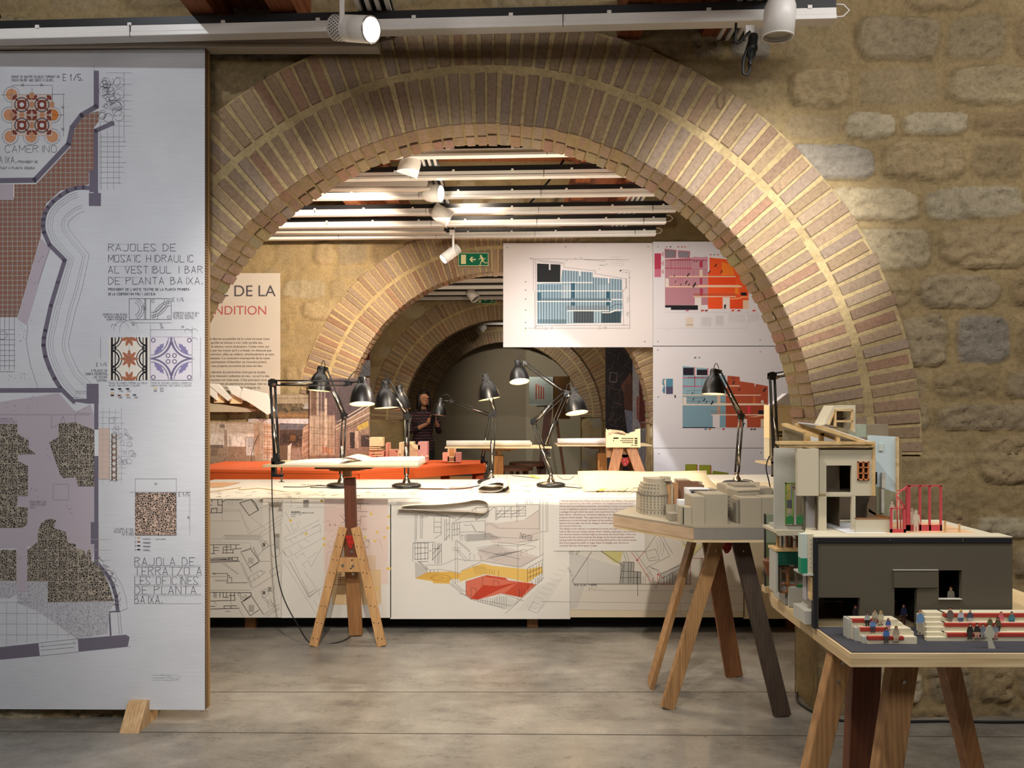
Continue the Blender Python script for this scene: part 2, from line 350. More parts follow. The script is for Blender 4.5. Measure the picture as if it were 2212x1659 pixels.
def arch_wall(name, label, Y0, Y1, cx, cz, Rr, Rm, Ro, nb, fine, res, seed):
    ZT = 4.15; X0, X1, Z1 = fine; rr = random.Random(seed)
    xs = np.arange(X0, X1+res/2, res); zs = np.arange(0, Z1+res/2, res); gx, gz = np.meshgrid(xs, zs); gx = gx.ravel(); gz = gz.ravel()
    below = gz <= cz+.02; dxe = np.abs(gx-cx)-Rr; sn = below & (dxe < res*.999) & (dxe > -res*.5)
    gx = np.where(sn & (dxe >= -res*.01), cx+np.sign(gx-cx)*Rr, gx)
    h, col = stones(gx, gz, seed); rad = np.hypot(gx-cx, gz-cz); up = gz > cz
    ring = np.clip((Ro-rad)/.02, 0, 1)*up; y = Y0+.022*up-h*(1-ring)+.02*ring
    edge = np.clip((.07-(np.abs(gx-cx)-Rr))/.07, 0, 1)*(~up); y += .06*edge**2
    nx = len(xs); me = MB(); fs = []
    ok = (np.where(up, rad > Rr+.05, np.abs(gx-cx) > Rr-.001))
    for j in range(len(zs)-1):
        b = j*nx
        for i in range(nx-1):
            a = b+i
            if ok[a] and ok[a+1] and ok[a+nx] and ok[a+nx+1]: fs.append((a, a+1, a+nx+1, a+nx))
    me.add(list(zip(gx, y, gz)), fs, 0, True); cols = [tuple(c) for c in col]
    def plain(vs, f):
        me.add(vs, f, 0); cols.extend([tuple(MORT*.9)]*len(vs))
    W0, W1 = -4.6, 4.6
    for a, b, c, d in ((W0, X0, 0, ZT), (X1, W1, 0, ZT), (X0, X1, Z1, ZT)): plain([(a, Y0, c), (b, Y0, c), (b, Y0, d), (a, Y0, d)], [(0, 1, 2, 3)])
    arc = [(cx-Rr*math.cos(math.pi*i/64), cz+Rr*math.sin(math.pi*i/64)) for i in range(65)]
    for sx in (-1, 1):                                             # rough jambs below the springing
        n = 40; m = max(4, int((Y1-Y0)/.022)); vs = []; f = []
        jz, jy = np.meshgrid(np.linspace(0, cz+.02, n), np.linspace(Y0+.02, Y1, m), indexing='ij'); hh = .06*np.clip((jy.ravel()-Y0-.02)/.06, .0, 1)*(fbm(jz.ravel()*9+seed, jy.ravel()*9, seed+2, 3)-.45)
        vs = [(cx+sx*(Rr+.003-q), b, a) for a, b, q in zip(jz.ravel(), jy.ravel(), hh)]
        for i in range(n-1):
            for j in range(m-1): f.append((i*m+j, (i+1)*m+j, (i+1)*m+j+1, i*m+j+1))
        me.add(vs, f, 0, True); cols.extend([tuple(MORT*(.8+.4*q)) for q in np.clip(hh*12+.5, 0, 1)])
        plain([(cx+sx*Rr, Y1, 0), (sx*4.6, Y1, 0), (sx*4.6, Y1, cz), (cx+sx*Rr, Y1, cz)], [(0, 1, 2, 3)])
    for (a, b), (c, d) in zip(arc, arc[1:]):                        # mortar bed of the vault, and the far face above it
        plain([(a, Y0-.002, b), (a, Y1, b), (c, Y1, d), (c, Y0-.002, d)], [(0, 1, 2, 3)]); plain([(a, Y1, b), (c, Y1, d), (c, Y1, ZT), (a, Y1, ZT)], [(0, 1, 2, 3)])
    plain([(W0, Y1, cz), (cx-Rr, Y1, cz), (cx-Rr, Y1, ZT), (W0, Y1, ZT)], [(0, 1, 2, 3)]); plain([(cx+Rr, Y1, cz), (W1, Y1, cz), (W1, Y1, ZT), (cx+Rr, Y1, ZT)], [(0, 1, 2, 3)])
    o = me.build(name, MATS['rubble'], kind='structure', label=label); attr_color(o, cols)
    # voussoirs: two rings of bricks on edge with mortar between and around them
    bk = MB(); bc = []
    def face_strip(r0, r1):
        for i in range(96):
            q = []
            for r, k in ((r0, i), (r1, i), (r1, i+1), (r0, i+1)): th = math.pi*k/96; q.append((cx-r*math.cos(th), Y0-.002, cz+r*math.sin(th)))
            bk.add(q, [(0, 1, 2, 3)], 0); bc.extend([tuple(MORB*(.88+.24*rr.random()))]*4)
    face_strip(Rr+.002, Ro+.002)
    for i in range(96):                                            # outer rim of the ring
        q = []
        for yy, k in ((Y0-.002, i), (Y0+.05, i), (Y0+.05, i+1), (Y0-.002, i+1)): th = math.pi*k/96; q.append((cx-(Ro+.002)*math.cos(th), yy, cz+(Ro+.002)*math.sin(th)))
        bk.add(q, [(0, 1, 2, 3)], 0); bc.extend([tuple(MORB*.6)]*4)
    def brick(r0, r1, t0, t1, ya, yb, c):
        q = []; jj = [rr.uniform(-.005, .005) for _ in range(4)]; skew = rr.uniform(-.003, .003)
        for yy, ins in ((ya, .004), (ya+.006, 0), (yb, 0)):
            for n_, (r, t) in enumerate(((r0, t0), (r1, t0), (r1, t1), (r0, t1))):
                r_ = r+(ins if r == r0 else -ins)+jj[n_]*(r == r1); t_ = t+(ins if t == t0 else -ins)/r0+skew*(r == r1)
                q.append((cx-r_*math.cos(t_), yy, cz+r_*math.sin(t_)))
        fs = [(0, 1, 2, 3)]
        for k in (0, 4):
            for n_ in range(4): fs.append((k+n_, k+(n_+1) % 4, k+4+(n_+1) % 4, k+4+n_))
        bk.add(q, fs, 0); bc.extend([c]*12)
    for (ra, rb, inner) in ((Rr-.004, Rm-.022, True), (Rm+.016, Ro, False)):
        n = int(nb*(1 if inner else 1.04)); base = rr.uniform(.2, .3)
        for i in range(n):
            wd = math.pi/n; t0 = i*wd+wd*(.07+.08*rr.random()); t1 = (i+1)*wd-wd*(.08+.10*rr.random()); v = rr.uniform(.97, 1.16)
            c = rr.choice(BRK); c = tuple(x*v for x in c); pr = rr.uniform(.004, .011)
            if inner:
                ym = (Y0+Y1)/2+rr.uniform(-.02, .02)
                brick(ra+rr.uniform(-.004, .004), rb, t0, t1, Y0-pr, ym-.007, c); brick(ra+rr.uniform(-.006, .003), rb, t0, t1, ym+.007, Y1+rr.uniform(0, .006), tuple(x*rr.uniform(.85, 1.1) for x in c))
            else: brick(ra, rb+rr.uniform(-.012, .012), t0, t1, Y0-pr, Y0+.05, c)
    p = bk.build('brick_arch', MATS['brickwork'], o); attr_color(p, bc); return o
Y1, Y1B = 3.3536, 3.627; Y2, Y2B = 7.314, 7.52; Y3, Y3B = 11.107, 11.32; Y4, Y4B = 14.74, 14.95
arch_wall('wall_near', 'rough stone wall with the largest brick arch, nearest to the viewer', Y1, Y1B, -.109, 1.2243, 1.55, 1.805, 2.035, 88, (-2.4, 3.5, 4.12), .0125, 3)
arch_wall('wall_middle', 'stone wall with the second brick arch, behind the long white table', Y2, Y2B, -.119, 1.276, 1.55, 1.80, 2.04, 84, (-3.15, 2.9, 3.9), .026, 11)
arch_wall('wall_far', 'stone wall with the third brick arch, in the dim bay behind the red table', Y3, Y3B, -.101, 1.251, 1.55, 1.80, 2.04, 80, (-2.6, 2.4, 3.9), .05, 17)
arch_wall('wall_back', 'stone wall with the last and darkest brick arch', Y4, Y4B, -.084, 1.24, 1.55, 1.80, 2.04, 80, (-2.6, 2.4, 3.6), .07, 23)
for nm, x0, x1, y0, y1 in (('wall_left', -4.7, -4.6, -2.6, 18), ('wall_right', 4.6, 4.7, -2.6, 18), ('wall_behind', -4.7, 4.7, -2.7, -2.6), ('wall_end', -4.7, 4.7, 17.6, 17.7)):
    o = MB().box(x0, x1, y0, y1, 0, 4.2).build(nm, mat('plain_wall', '#9c8a68', .9, var=.15, scale=3), kind='structure')
# floor: polished concrete with sawn joints
m, t = newmat('concrete'); v = t.coord()
n1 = t.noise(v, 1.6, 7, .66); n2 = t.noise(t.coord((.9, 2.2, 1)), 3.6, 10, .74); n3 = t.noise(v, 60, 3, .6)
f = t.math('ADD', t.math('MULTIPLY', n1, .5), t.math('ADD', t.math('MULTIPLY', n2, .42), t.math('MULTIPLY', n3, .12)))
c = t.ramp(f, [(.34, '#4f4b45'), (.47, '#746f67'), (.58, '#8f8a81'), (.70, '#a9a49b')]); t.color(c)
t.link(t.ramp(n2, [(.3, .22), (.7, .42)]), t.b.inputs['Roughness']); t.b.inputs['Specular IOR Level'].default_value = .5; t.bump(f, .06, .01)
fl = MB().box(-4.7, 4.7, -2.7, 17.7, -.1, 0).build('floor', MATS['concrete'], kind='structure')
jm = mat('joint', '#4b453b', .9, var=.1); jl = mat('joint_pale', '#a39c8e', .9, var=.2)
jb = MB()
for y, sl in ((3.64, 0), (3.17, -.012), (6.9, 0)):
    jb.add([(-4.6, y-sl*4.6, .0006), (4.6, y+sl*4.6, .0006), (4.6, y+sl*4.6+.006, .0006), (-4.6, y-sl*4.6+.006, .0006)], [(0, 1, 2, 3)], 0)
jb.build('joint_line', [jm, jl], fl)
# ceiling: dark planks, timber joists in pairs that run away from the viewer
MB().box(-4.7, 4.7, -2.7, 17.7, 4.15, 4.25).build('ceiling', wood('ceiling_wood', '#3a2716', '#5c3f24', (6, .4, 1), 5), kind='structure')
wood('joist', '#713a1c', '#a35f36', (6, .5, 6), 5, .7)
for x in (-1.35, -.99, .56, .95):
    MB().box(x-.055, x+.055, -2.5, 15, 3.18, 3.36).build('ceiling_beam', MATS['joist'], kind='structure')
for x0, x1 in ((-1.29, -1.05), (.62, .89)):
    MB().box(x0, x1, -2.5, 15, 3.32, 3.35).build('ceiling_panel', MATS['joist'], kind='structure')
for y in (4.15, 6.9): MB().box(-4.5, 4.5, y, y+.12, 3.85, 4.14).build('ceiling_beam', MATS['joist'], kind='structure')
# ---------------------------------------------------------------- ceiling fixtures
white = mat('white_enamel', '#e6e3df', .35, var=.02); cream = mat('cream_enamel', '#d2cac0', .45, var=.03); dark = mat('black_rail', '#1b1b1d', .5, var=.05)
black = mat('black_enamel', '#0b0b0c', .36, var=0, spec=.6); steel = mat('steel', '#c9c6c0', .25, 1, var=.05); plast = mat('black_plastic', '#151617', .45, var=.05)
KT = .047
def tube_lamp(label, Y, x0, x1, detail=True):
    rt = root('linear_lamp', label, 'lamp', (x0/2+x1/2, Y-KT*(x0+x1)/2, 3.08), 'linear ceiling lamps')
    def bx(mb, a, b, y0, y1, z0, z1):
        mb.add([(x, Y-KT*x+yy, z) for z in (z0, z1) for yy in (y0, y1) for x in (a, b)], [(0, 2, 3, 1), (4, 5, 7, 6), (0, 1, 5, 4), (2, 6, 7, 3), (0, 4, 6, 2), (1, 3, 7, 5)])
    b = MB(); bx(b, x0, x1, -.022, .022, 3.132, 3.166); b.build('mounting_rail', dark, rt)
    b = MB(); bx(b, x0, x1, -.026, .026, 3.10, 3.13); bx(b, x0, x1, -.03, .03, 3.08, 3.1); b.build('lamp_housing', white, rt, bevel=.003)
    if detail:
        for i in range(9): b = MB(); x = x1-.12-i*.42; bx(b, x, x+.018, -.029, .02, 3.126, 3.14); b.build('clip', white, rt)
        for i in range(4): b = MB(); x = x1-.2-i*.95; bx(b, x, x+.003, -.0305, -.02, 3.079, 3.132); b.build('joint_strip', dark, rt)
        y = Y-KT*x1; b = MB().tube([(x1-.01, y, 3.155), (x1+.04, y, 3.155), (x1+.065, y, 3.13), (x1+.04, y, 3.105), (x1-.01, y, 3.1)], .003, 6); b.build('cable', white, rt)
tube_lamp('long white ceiling lamp bar crossing in front of the near arch', 3.11, -3.0, 1.376)
for i, (y, l) in enumerate(((4.68, 'first ceiling lamp bar behind the near arch'), (5.12, 'second ceiling lamp bar behind the near arch'), (5.59, 'third ceiling lamp bar behind the near arch'),
    (6.06, 'fourth ceiling lamp bar behind the near arch, lit white beside a spotlight'), (6.46, 'fifth ceiling lamp bar behind the near arch'), (6.905, 'last ceiling lamp bar before the second arch, above the exit sign'))):
    tube_lamp(l, y, -3.2, 1.39)
for y, l in ((9.39, 'highest of the four lamp bars seen through the second arch'), (9.9, 'second of the lamp bars seen through the second arch'), (10.4, 'third of the lamp bars seen through the second arch'), (10.88, 'lowest lamp bar seen through the second arch'),
             (13.5, 'upper lamp bar in the dark bay seen through the third arch'), (14.2, 'lower lamp bar in the dark bay seen through the third arch')): tube_lamp(l, y, -2.6, 2.2, False)
for y, h, l, x0 in ((3.3, .07, 'beige cable tray above the big drawing panel', -3.2), (5.43, .085, 'beige cable tray between the lamp bars, upper one behind the near arch', -3.2), (6.78, .085, 'beige cable tray between the lamp bars, lower one behind the near arch', -3.2)):
    b = MB().box(x0, -.62, y-.03, y+.03, 3.092, 3.092+h); b.box(x0, -.60, y-.036, y+.036, 3.086, 3.1); b.build('cable_tray', cream, label=l, cat='tray', group='cable trays under the joists', bevel=.002)
for x, l in ((-.59, 'white lighting track running away above the spotlights'), (1.04, 'white lighting track on the right running away under the joists')):
    rt = root('lighting_track', l, 'track', (x, 4.6, 3.17), 'lighting tracks')
    for i in range(4): MB().box(x-.07+i*.042, x-.052+i*.042, 1.6, 7.2, 3.17, 3.19).build('rail', white, rt)
    MB().box(x-.075, x+.08, 1.6, 7.2, 3.19, 3.2).build('channel', dark, rt)
def lensmat(key, e): return mat(key, '#fff8ee', .3, emit=e, var=0)
def can(label, base, axis, r, L, hang, glow=0, dome=True, group='white track spotlights', holes=False):
    base, ax = Vector(base), Vector(axis).normalized(); rt = root('track_spotlight', label, 'spotlight', base, group)
    if dome: prof = [(1e-4, 0), (r*.45, .01*L), (r*.8, .12*L), (r*.96, .28*L), (r, .45*L), (r, L), (r*.93, L), (r*.9, L*.9)]
    else: prof = [(1e-4, 0), (r*.93, 0), (r, .03*L), (r, .55*L), (r*.985, .56*L), (r, .57*L), (r, L), (r*.94, L), (r*.9, L*.95)]
    MB().lathe(prof, base, ax, 32).build('lamp_body', white, rt)
    MB().lathe([(1e-4, 0), (r*.9, 0)], base+ax*L*(.92 if dome else .97), ax, 32).build('lens', lensmat('lens_lit%d' % glow, glow) if glow else mat('lens_off', '#8f8d88', .2), rt)
    MB().lathe([(r*.9, 0), (r*1.02, 0), (r*1.02, .02*L), (r*.9, .02*L)], base+ax*L*.98, ax, 32).build('front_ring', steel if not dome else white, rt)
    if hang: 
        b = MB(); h = Vector(hang)
        if dome: b.tube([base+ax*L*.2, h], [r*.5, r*.28], 12)
        else:
            c = base+ax*L*.28+Vector((0, -r*1.05, 0)); b.box(c.x-r*.2, c.x+r*.2, c.y-.006, c.y+.006, c.z-r*.25, h.z); b.box(h.x-r*.5, h.x+r*.5, c.y-.01, c.y+.05, h.z-.01, h.z+.035)
        b.build('hanger', white, rt, bevel=.003)
    if holes:
        b = MB(); a0 = ax.orthogonal().normalized(); b0 = ax.cross(a0)
        for i in range(5):
            for j in range(26):
                th = (j+.5*(i % 2))*2*math.pi/26; d = a0*math.cos(th)+b0*math.sin(th); p = base+ax*L*(.1+i*.055)+d*r
                b.cyl(p-d*.002, p+d*.0006, .0032*r/.048, 6)
        b.build('vent_holes', plast, rt)
    return rt
can('lit white spotlight on a flat arm in front of the near arch, facing right', P(724, 60, 2.95), (.80, -.52, -.31), .05, .215, P(749, -20, 2.95), 40, False, holes=True)
can('white bullet spotlight pointing down at the right end of the front lamp bar', P(1688, -12, 2.9), (-.05, .12, -1), .063, .165, P(1690, -60, 2.9))
can('white spotlight tilted left, highest one behind the near arch', P(893, 330, 4.75), (-.3, .2, -.85), .07, .15, P(905, 322, 4.72))
can('white spotlight turned sideways with its lit lens to the right', P(914, 417, 5.5), (.9, -.3, -.12), .065, .15, P(926, 396, 5.5), 14)
can('white spotlight turned down to the right, just below the sideways one', P(934, 452, 6.0), (.75, .1, -.42), .07, .165, P(948, 440, 6.0), 0)
can('lit white cylinder spotlight on an arm left of the exit sign', P(989, 536, 6.84), (-.68, -.3, -.6), .05, .19, P(978, 508, 6.84), 14, False, holes=True)
can('white spotlight under the lamp bars seen through the second arch', P(1012, 626, 10.4), (.45, -.2, -.6), .075, .19, P(1012, 614, 10.4))
can('dim spotlight inside the third arch', P(1033, 700, 13.6), (.6, -.1, -.5), .07, .16, P(1030, 694, 13.6))
# hanging power connector
rt = root('power_connector', 'black cable plug hanging from the front lamp bar beside the white bullet spotlight', 'connector', P(1624, 62, 2.98)); Yp = 2.98
MB().pbox(1611, 54, 1630, 70, Yp, .02).build('bracket', white, rt)
MB().lathe([(.004, 0), (.017, .004), (.02, .012), (.02, .05), (.023, .054), (.023, .07), (.018, .074), (.018, .095), (.008, .105), (.007, .13)], P(1628, 73, Yp), (-.12, 0, -1), 16).build('plug_body', plast, rt)
MB().tube([P(*q, Yp) for q in ((1618, 135), (1620, 152), (1614, 163), (1606, 160), (1604, 148), (1606, 128), (1613, 108), (1618, 90))], .006, 8).build('lower_cable', plast, rt)
MB().tube([P(*q, Yp) for q in ((1620, 68), (1610, 78), (1600, 90), (1592, 95), (1588, 88), (1589, 72), (1590, 50))], .0055, 8).build('upper_cable', plast, rt)
# thin loose cables drooping below the joists of the second bay
MB().tube([P(*q, 6.9) for q in ((1218, 345), (1200, 372), (1170, 410), (1140, 444), (1110, 462), (1070, 474), (1020, 478), (975, 470))], .012, 6).build('cable', plast, label='black cable drooping under the ceiling behind the lamp bars', cat='cable')

# ---------------------------------------------------------------- left display panel
LP = Pl(3.245, .02); INK = '#55555c'; VIO = '#6d6878'
m, t = newmat('terrazzo')
def terr(key, sc, ca, cb, th):
    m, t = newmat(key) if key not in MATS else (MATS[key], NT(MATS[key])); v = t.coord()
    a = t.new('ShaderNodeTexVoronoi', feature='DISTANCE_TO_EDGE', i_Scale=sc); t.link(v, a.inputs['Vector']); n = t.noise(v, sc*.5, 3)
    f = t.math('GREATER_THAN', a.outputs[0], t.math('MULTIPLY', n, th)); t.color(t.mix(f, lin(cb), lin(ca))); t.b.inputs['Roughness'].default_value = .8
terr('terrazzo', 105, '#2d2c2b', '#a79c8d', .2); terr('terrazzo_sample', 115, '#1d1c1d', '#c4ab9b', .22); terr('stipple', 190, '#c6c8cf', '#86868f', .18)
m, t = newmat('mosaic'); v = t.coord(); sp = t.new('ShaderNodeSeparateXYZ'); t.link(v, sp.inputs[0])
p = 1/.0224; u = t.math('FRACT', t.math('MULTIPLY', sp.outputs[0], p)); w_ = t.math('FRACT', t.math('MULTIPLY', sp.outputs[2], p))
du = t.math('ABSOLUTE', t.math('SUBTRACT', u, .5)); dw = t.math('ABSOLUTE', t.math('SUBTRACT', w_, .5))
dg = t.math('ABSOLUTE', t.math('SUBTRACT', du, dw)); sm = t.math('ADD', du, dw)
c = t.mix(t.math('GREATER_THAN', sm, .62), lin('#8e7265'), lin('#b4683f'))
c = t.mix(t.math('LESS_THAN', dg, .085), c, lin('#4b3733'))
c = t.mix(t.math('LESS_THAN', t.math('MULTIPLY_ADD', t.math('MINIMUM', du, dw), 4, sm), .36), c, lin('#cfc6c0'))
n = t.noise(v, 4, 3); t.color(t.mix(t.math('MULTIPLY', n, .5), c, lin('#8a7c7c'))); t.b.inputs['Roughness'].default_value = .8
m, t = newmat('drafting_paper'); v = t.coord(); n = t.noise(v, 2.2, 5); sp = t.noise(t.coord((1, 1, 60)), 9, 2); f = t.math('ADD', t.math('MULTIPLY', n, .6), t.math('MULTIPLY', sp, .4))
t.color(t.ramp(f, [(.35, '#bfc2ca'), (.65, '#d0d3da')])); t.b.inputs['Roughness'].default_value = .7
rt = root('display_panel', 'tall honeycomb board with a large tile floor plan, standing on the left', 'panel', (-2.0, 3.31, 0))
b = MB(); A = [LP.P(x, y, 0) for x, y in ((-200, 114), (444, 103), (441, 1533.5), (-200, 1531))]
A[2].x = A[1].x = (A[1].x+A[2].x)/2; A[3].x = A[0].x
b.add(A, [(3, 2, 1, 0)], 0); B2 = [a+Vector((0, .045, 0)) for a in A]; b.add(A+B2, [(0, 1, 5, 4), (2, 3, 7, 6), (4, 5, 6, 7), (3, 0, 4, 7)], 0)
b.build('board', MATS['drafting_paper'], rt)
xr = A[1].x; yr = A[1].y; zb, zt = A[2].z, A[1].z
m, t = newmat('honeycomb'); v = t.coord(); wv = t.new('ShaderNodeTexWave', wave_type='BANDS', bands_direction='Z', i_Scale=26, i_Distortion=1.5); t.link(v, wv.inputs[0])
t.color(t.ramp(wv.outputs[1], [(.3, '#4a3825'), (.6, '#8a6c48')])); t.b.inputs['Roughness'].default_value = .9
MB().box(xr-.002, xr+.003, yr+.005, yr+.026, zb+.003, zt-.003).build('core_edge', MATS['honeycomb'], rt)
MB().box(xr-.002, xr+.005, yr+.028, yr+.045, zb, zt).build('back_strip', wood('kraft', '#8f7149', '#a68556', (1, 1, .2), 12), rt)
pine = wood('pine', '#a88355', '#cfae82', (5, 5, .7), 8)
b = MB(); q = [(.0, -.05, .0), (.0, .25, .0), (.0, .25, .11), (.0, .02, .11)]
b.ext([Vector((-1.73, 3.23, 0))+Vector((x, min(y, .12), z)) for x, y, z in q], (.085, 0, 0)); b.build('foot', pine, rt)
MB().box(-2.70, -2.615, 3.22, 3.345, 0, .10).build('foot', pine, rt)
d = Draw(LP)
def cv1(q): return [(x*.3255, 80+y*.3255) for x, y in q]
def cv2(q): return [(x*.3255, 600+y*.3255) for x, y in q]
def cv3(q): return [(x*.337, 1100+y*.337) for x, y in q]
MAU = '#b3aab5'
d.poly([(-195, 868), (0, 868), (127, 849), (163, 890), (195, 873), (203, 895), (203, 1190), (196, 1222), (150, 1190), (60, 1180), (60, 1280), (36, 1280), (36, 1185), (-195, 1185)], MAU)
d.poly([(88, 513), (107, 536), (58, 702), (38, 690)], MAU)
d.poly([(213, 240), (170, 250), (158, 290), (152, 318), (78, 398), (-195, 400), (-195, 685), (38, 685), (88, 510), (90, 470), (100, 440), (130, 412), (192, 398), (192, 372), (203, 370), (203, 275), (213, 262)], '@mosaic')
d.rect(-195, 398, 30, 432, MAU); d.line([(30, 398), (30, 425)], '#e4e4e8', 2)
W1L = [(208, 156), (208, 230), (176, 249), (156, 275), (148, 311), (75, 389), (-195, 393)]
d.line(W1L, VIO, 11); d.line([(244, 266), (207, 282), (207, 415)], VIO, 9.5); d.rect(192, 417, 218, 445, VIO); d.rect(193, 368, 208, 415, VIO)
CURV = [(208, 407), (180, 405), (163, 406), (145, 413), (130, 423), (115, 435), (104, 448), (97, 461), (94, 474), (93, 488), (95, 502), (107, 529), (140, 562), (125, 610), (110, 660), (98, 714), (95, 730), (94, 746), (98, 770), (107, 795), (118, 818), (130, 838), (160, 868)]
d.line(CURV, VIO, 9.5); d.line([(-195, 844), (131, 843)], VIO, 10); d.rect(187, 829, 213, 872, VIO); d.poly([(125, 840), (152, 866), (190, 872), (190, 862), (160, 862)], VIO)
d.line([(208, 870), (208, 1215)], VIO, 9); d.rect(204, 928, 213, 985, '#d5d8de'); d.rect(196, 1128, 206, 1175, VIO)
d.line([(207, 1212), (222, 1230), (236, 1248), (245, 1268), (251, 1289), (254, 1320)], VIO, 8); d.line([(234, 1322), (259, 1320)], VIO, 3); d.line([(236, 1322), (239, 1372)], VIO, 4); d.lines([(254, 1322, 258, 1370), (259, 1320, 263, 1370)], INK, .8)
for q in ([(-195, 1430), (-195, 1402), (0, 1398), (83, 1389), (86, 1417), (0, 1425)], [(168, 1380), (272, 1371), (280, 1376), (276, 1397), (170, 1408)]): d.poly(q, VIO)
d.lines([(83, 1389, 168, 1380), (86, 1417, 170, 1408), (86, 1397, 165, 1389), (88, 1405, 160, 1398), (276, 1397, 283, 1397), (92, 1392, 92, 1399), (160, 1384, 160, 1391)], INK, .8)
for off, st in ((4, 1), (9, .7), (14, .7), (34, .8), (39, .6), (48, .9)):           # steps that follow the curved wall
    q = []
    for i, (x, y) in enumerate(CURV[2:]):
        a, b2 = CURV[2:][max(i-1, 0)], CURV[2:][min(i+1, len(CURV)-3)]; L = math.hypot(b2[0]-a[0], b2[1]-a[1]); q.append((x-(b2[1]-a[1])/L*-1*(off+6)*-1*-1, y+(b2[0]-a[0])/L*-(off+6)*1))
    q = [(max(x, 20), y) for x, y in q if y < 862]; d.line(q, '#70707a', st*.8)
d.lines([(108, 536, 82, 612), (60, 700, 57, 740), (57, 740, 66, 790), (66, 790, 82, 838), (163, 845, 187, 845), (163, 849, 187, 849), (155, 858, 187, 862)], INK, .8)
d.poly(cv2([(-595, 970), (115, 970), (115, 1035), (190, 1080), (190, 1130), (240, 1170), (120, 1175), (120, 1215), (185, 1250), (185, 1450), (120, 1450), (110, 1520), (185, 1525), (180, 1640), (150, 1660), (-595, 1660)]), '@terrazzo')
d.poly(cv2([(390, 965), (500, 960), (625, 1010), (625, 1385), (520, 1385), (500, 1325), (420, 1330), (400, 1310), (325, 1090), (385, 1060)]), '@terrazzo')
d.poly(cv3([(175, 465), (305, 465), (305, 597), (735, 597), (700, 660), (690, 800), (490, 830), (240, 650), (110, 600), (110, 540), (175, 540)]), '@stipple'); d.poly(cv3([(-595, 465), (110, 465), (110, 540), (60, 570), (-595, 540)]), '@stipple')
d.poly(cv3([(265, 90), (310, 60), (360, 70), (345, 120), (420, 145), (435, 215), (490, 225), (480, 250), (540, 262), (550, 300), (565, 258), (580, 260), (585, 330), (640, 370), (690, 460), (730, 590), (305, 595), (305, 465), (175, 462), (175, 260), (240, 210), (240, 140)]), '@terrazzo')
d.poly(cv3([(-595, 260), (105, 260), (105, 460), (-595, 465)]), '@terrazzo'); d.poly(cv3([(-595, 0), (175, 0), (150, 120), (-595, 120)]), '@terrazzo')
PALE = '#b9ae9f'
d.lines([(x, 918, x, 1290) for x in (-5, 17, 38)]+[(-60, y, 60, y) for y in (935, 958, 980, 1002, 1025, 1048, 1070, 1095, 1118)], PALE, .9)
d.lines([(x, 915, x, 1040) for x in (126, 148, 170, 192)]+[(106, y, 203, y) for y in (936, 959, 982, 1004, 1027)], PALE, .9)
d.lines([(x, 1130, x, 1300) for x in (82, 103, 125, 147, 169, 191, 213)]+[(60, y, 240, y) for y in (1165, 1188, 1210, 1233, 1256, 1278)], PALE, .9)
d.lines([(x, 1302, x, 1395-(x/8)) for x in (14, 36, 58, 80, 102, 124, 147, 190, 212)]+[(-60, 1301, 240, 1301), (-60, 1325, 90, 1325), (-60, 1348, 236, 1348), (-60, 1371, 160, 1371)], '#8b8b95', .7)
d.frame(115, 1046, 148, 1080, INK, .7); d.line([(112, 897), (111, 925), (130, 915), (136, 898), (141, 915), (150, 925)], INK, .8); d.lines([(0, 896, 195, 896), (163, 893, 195, 893), (163, 895, 163, 920)], INK, .8)
d.lines([(x, 668, x, 800) for x in (0, 10, 20, 31)]+[(-60, y, 32, y) for y in (712, 722, 734, 745, 757, 768, 779, 790, 803)], INK, .9)
d.ring(6, 724, 9, INK, .8)
for x, y in ((35, 1202), (36, 1278), (41, 1000), (41, 1074)): d.frame(x, y, x+12, y+6, '#8f8798', .6)
for cx_, cy_ in ((55, 705), (50, 735), (85, 560), (70, 600), (22, 810), (55, 820), (70, 870), (20, 880), (110, 980), (170, 880), (60, 960), (150, 1100), (140, 1150), (75, 1060)):
    d.up()
    for i in range(6): x = cx_+R.uniform(-12, 12); y = cy_+R.uniform(-14, 14); d.line([(x, y), (x+R.uniform(.5, 1.6), y-R.uniform(.5, 2))], '#3c3a45', 1, up=False)
# tall construction lines, circles and grids
d.lines([(203, 140, 203, 232), (216, 262, 216, 410)], INK, .7)
d.lines([(x, y0, x, y1) for x, y0, y1 in ((219, 290, 410), (232, 280, 410), (245, 270, 410), (257, 260, 398), (268, 155, 308))]+[(215, y, 266+R.uniform(-6, 8), y) for y in (296, 306, 316, 328, 339, 351, 361, 372, 384, 395)], '#8e9098', .8)
d.lines([(215+R.uniform(0, 20), y, 285, y) for y in (157, 182, 205, 218, 236, 250, 262, 272)], '#a0a2aa', .6)
d.up()
for i in range(34):
    x = R.uniform(218, 256); y = R.uniform(175, 262)
    if x-218 < (262-y)*1.4+8 and (y > 160): d.line(d.arc(x, y, R.choice((5, 8, 10)), R.uniform(0, 360), R.uniform(360, 700), n=12), '#62606c', .8, up=False)
for y in (178, 203, 226, 250): d.ring(257, y, 11, '#74747e', .7)
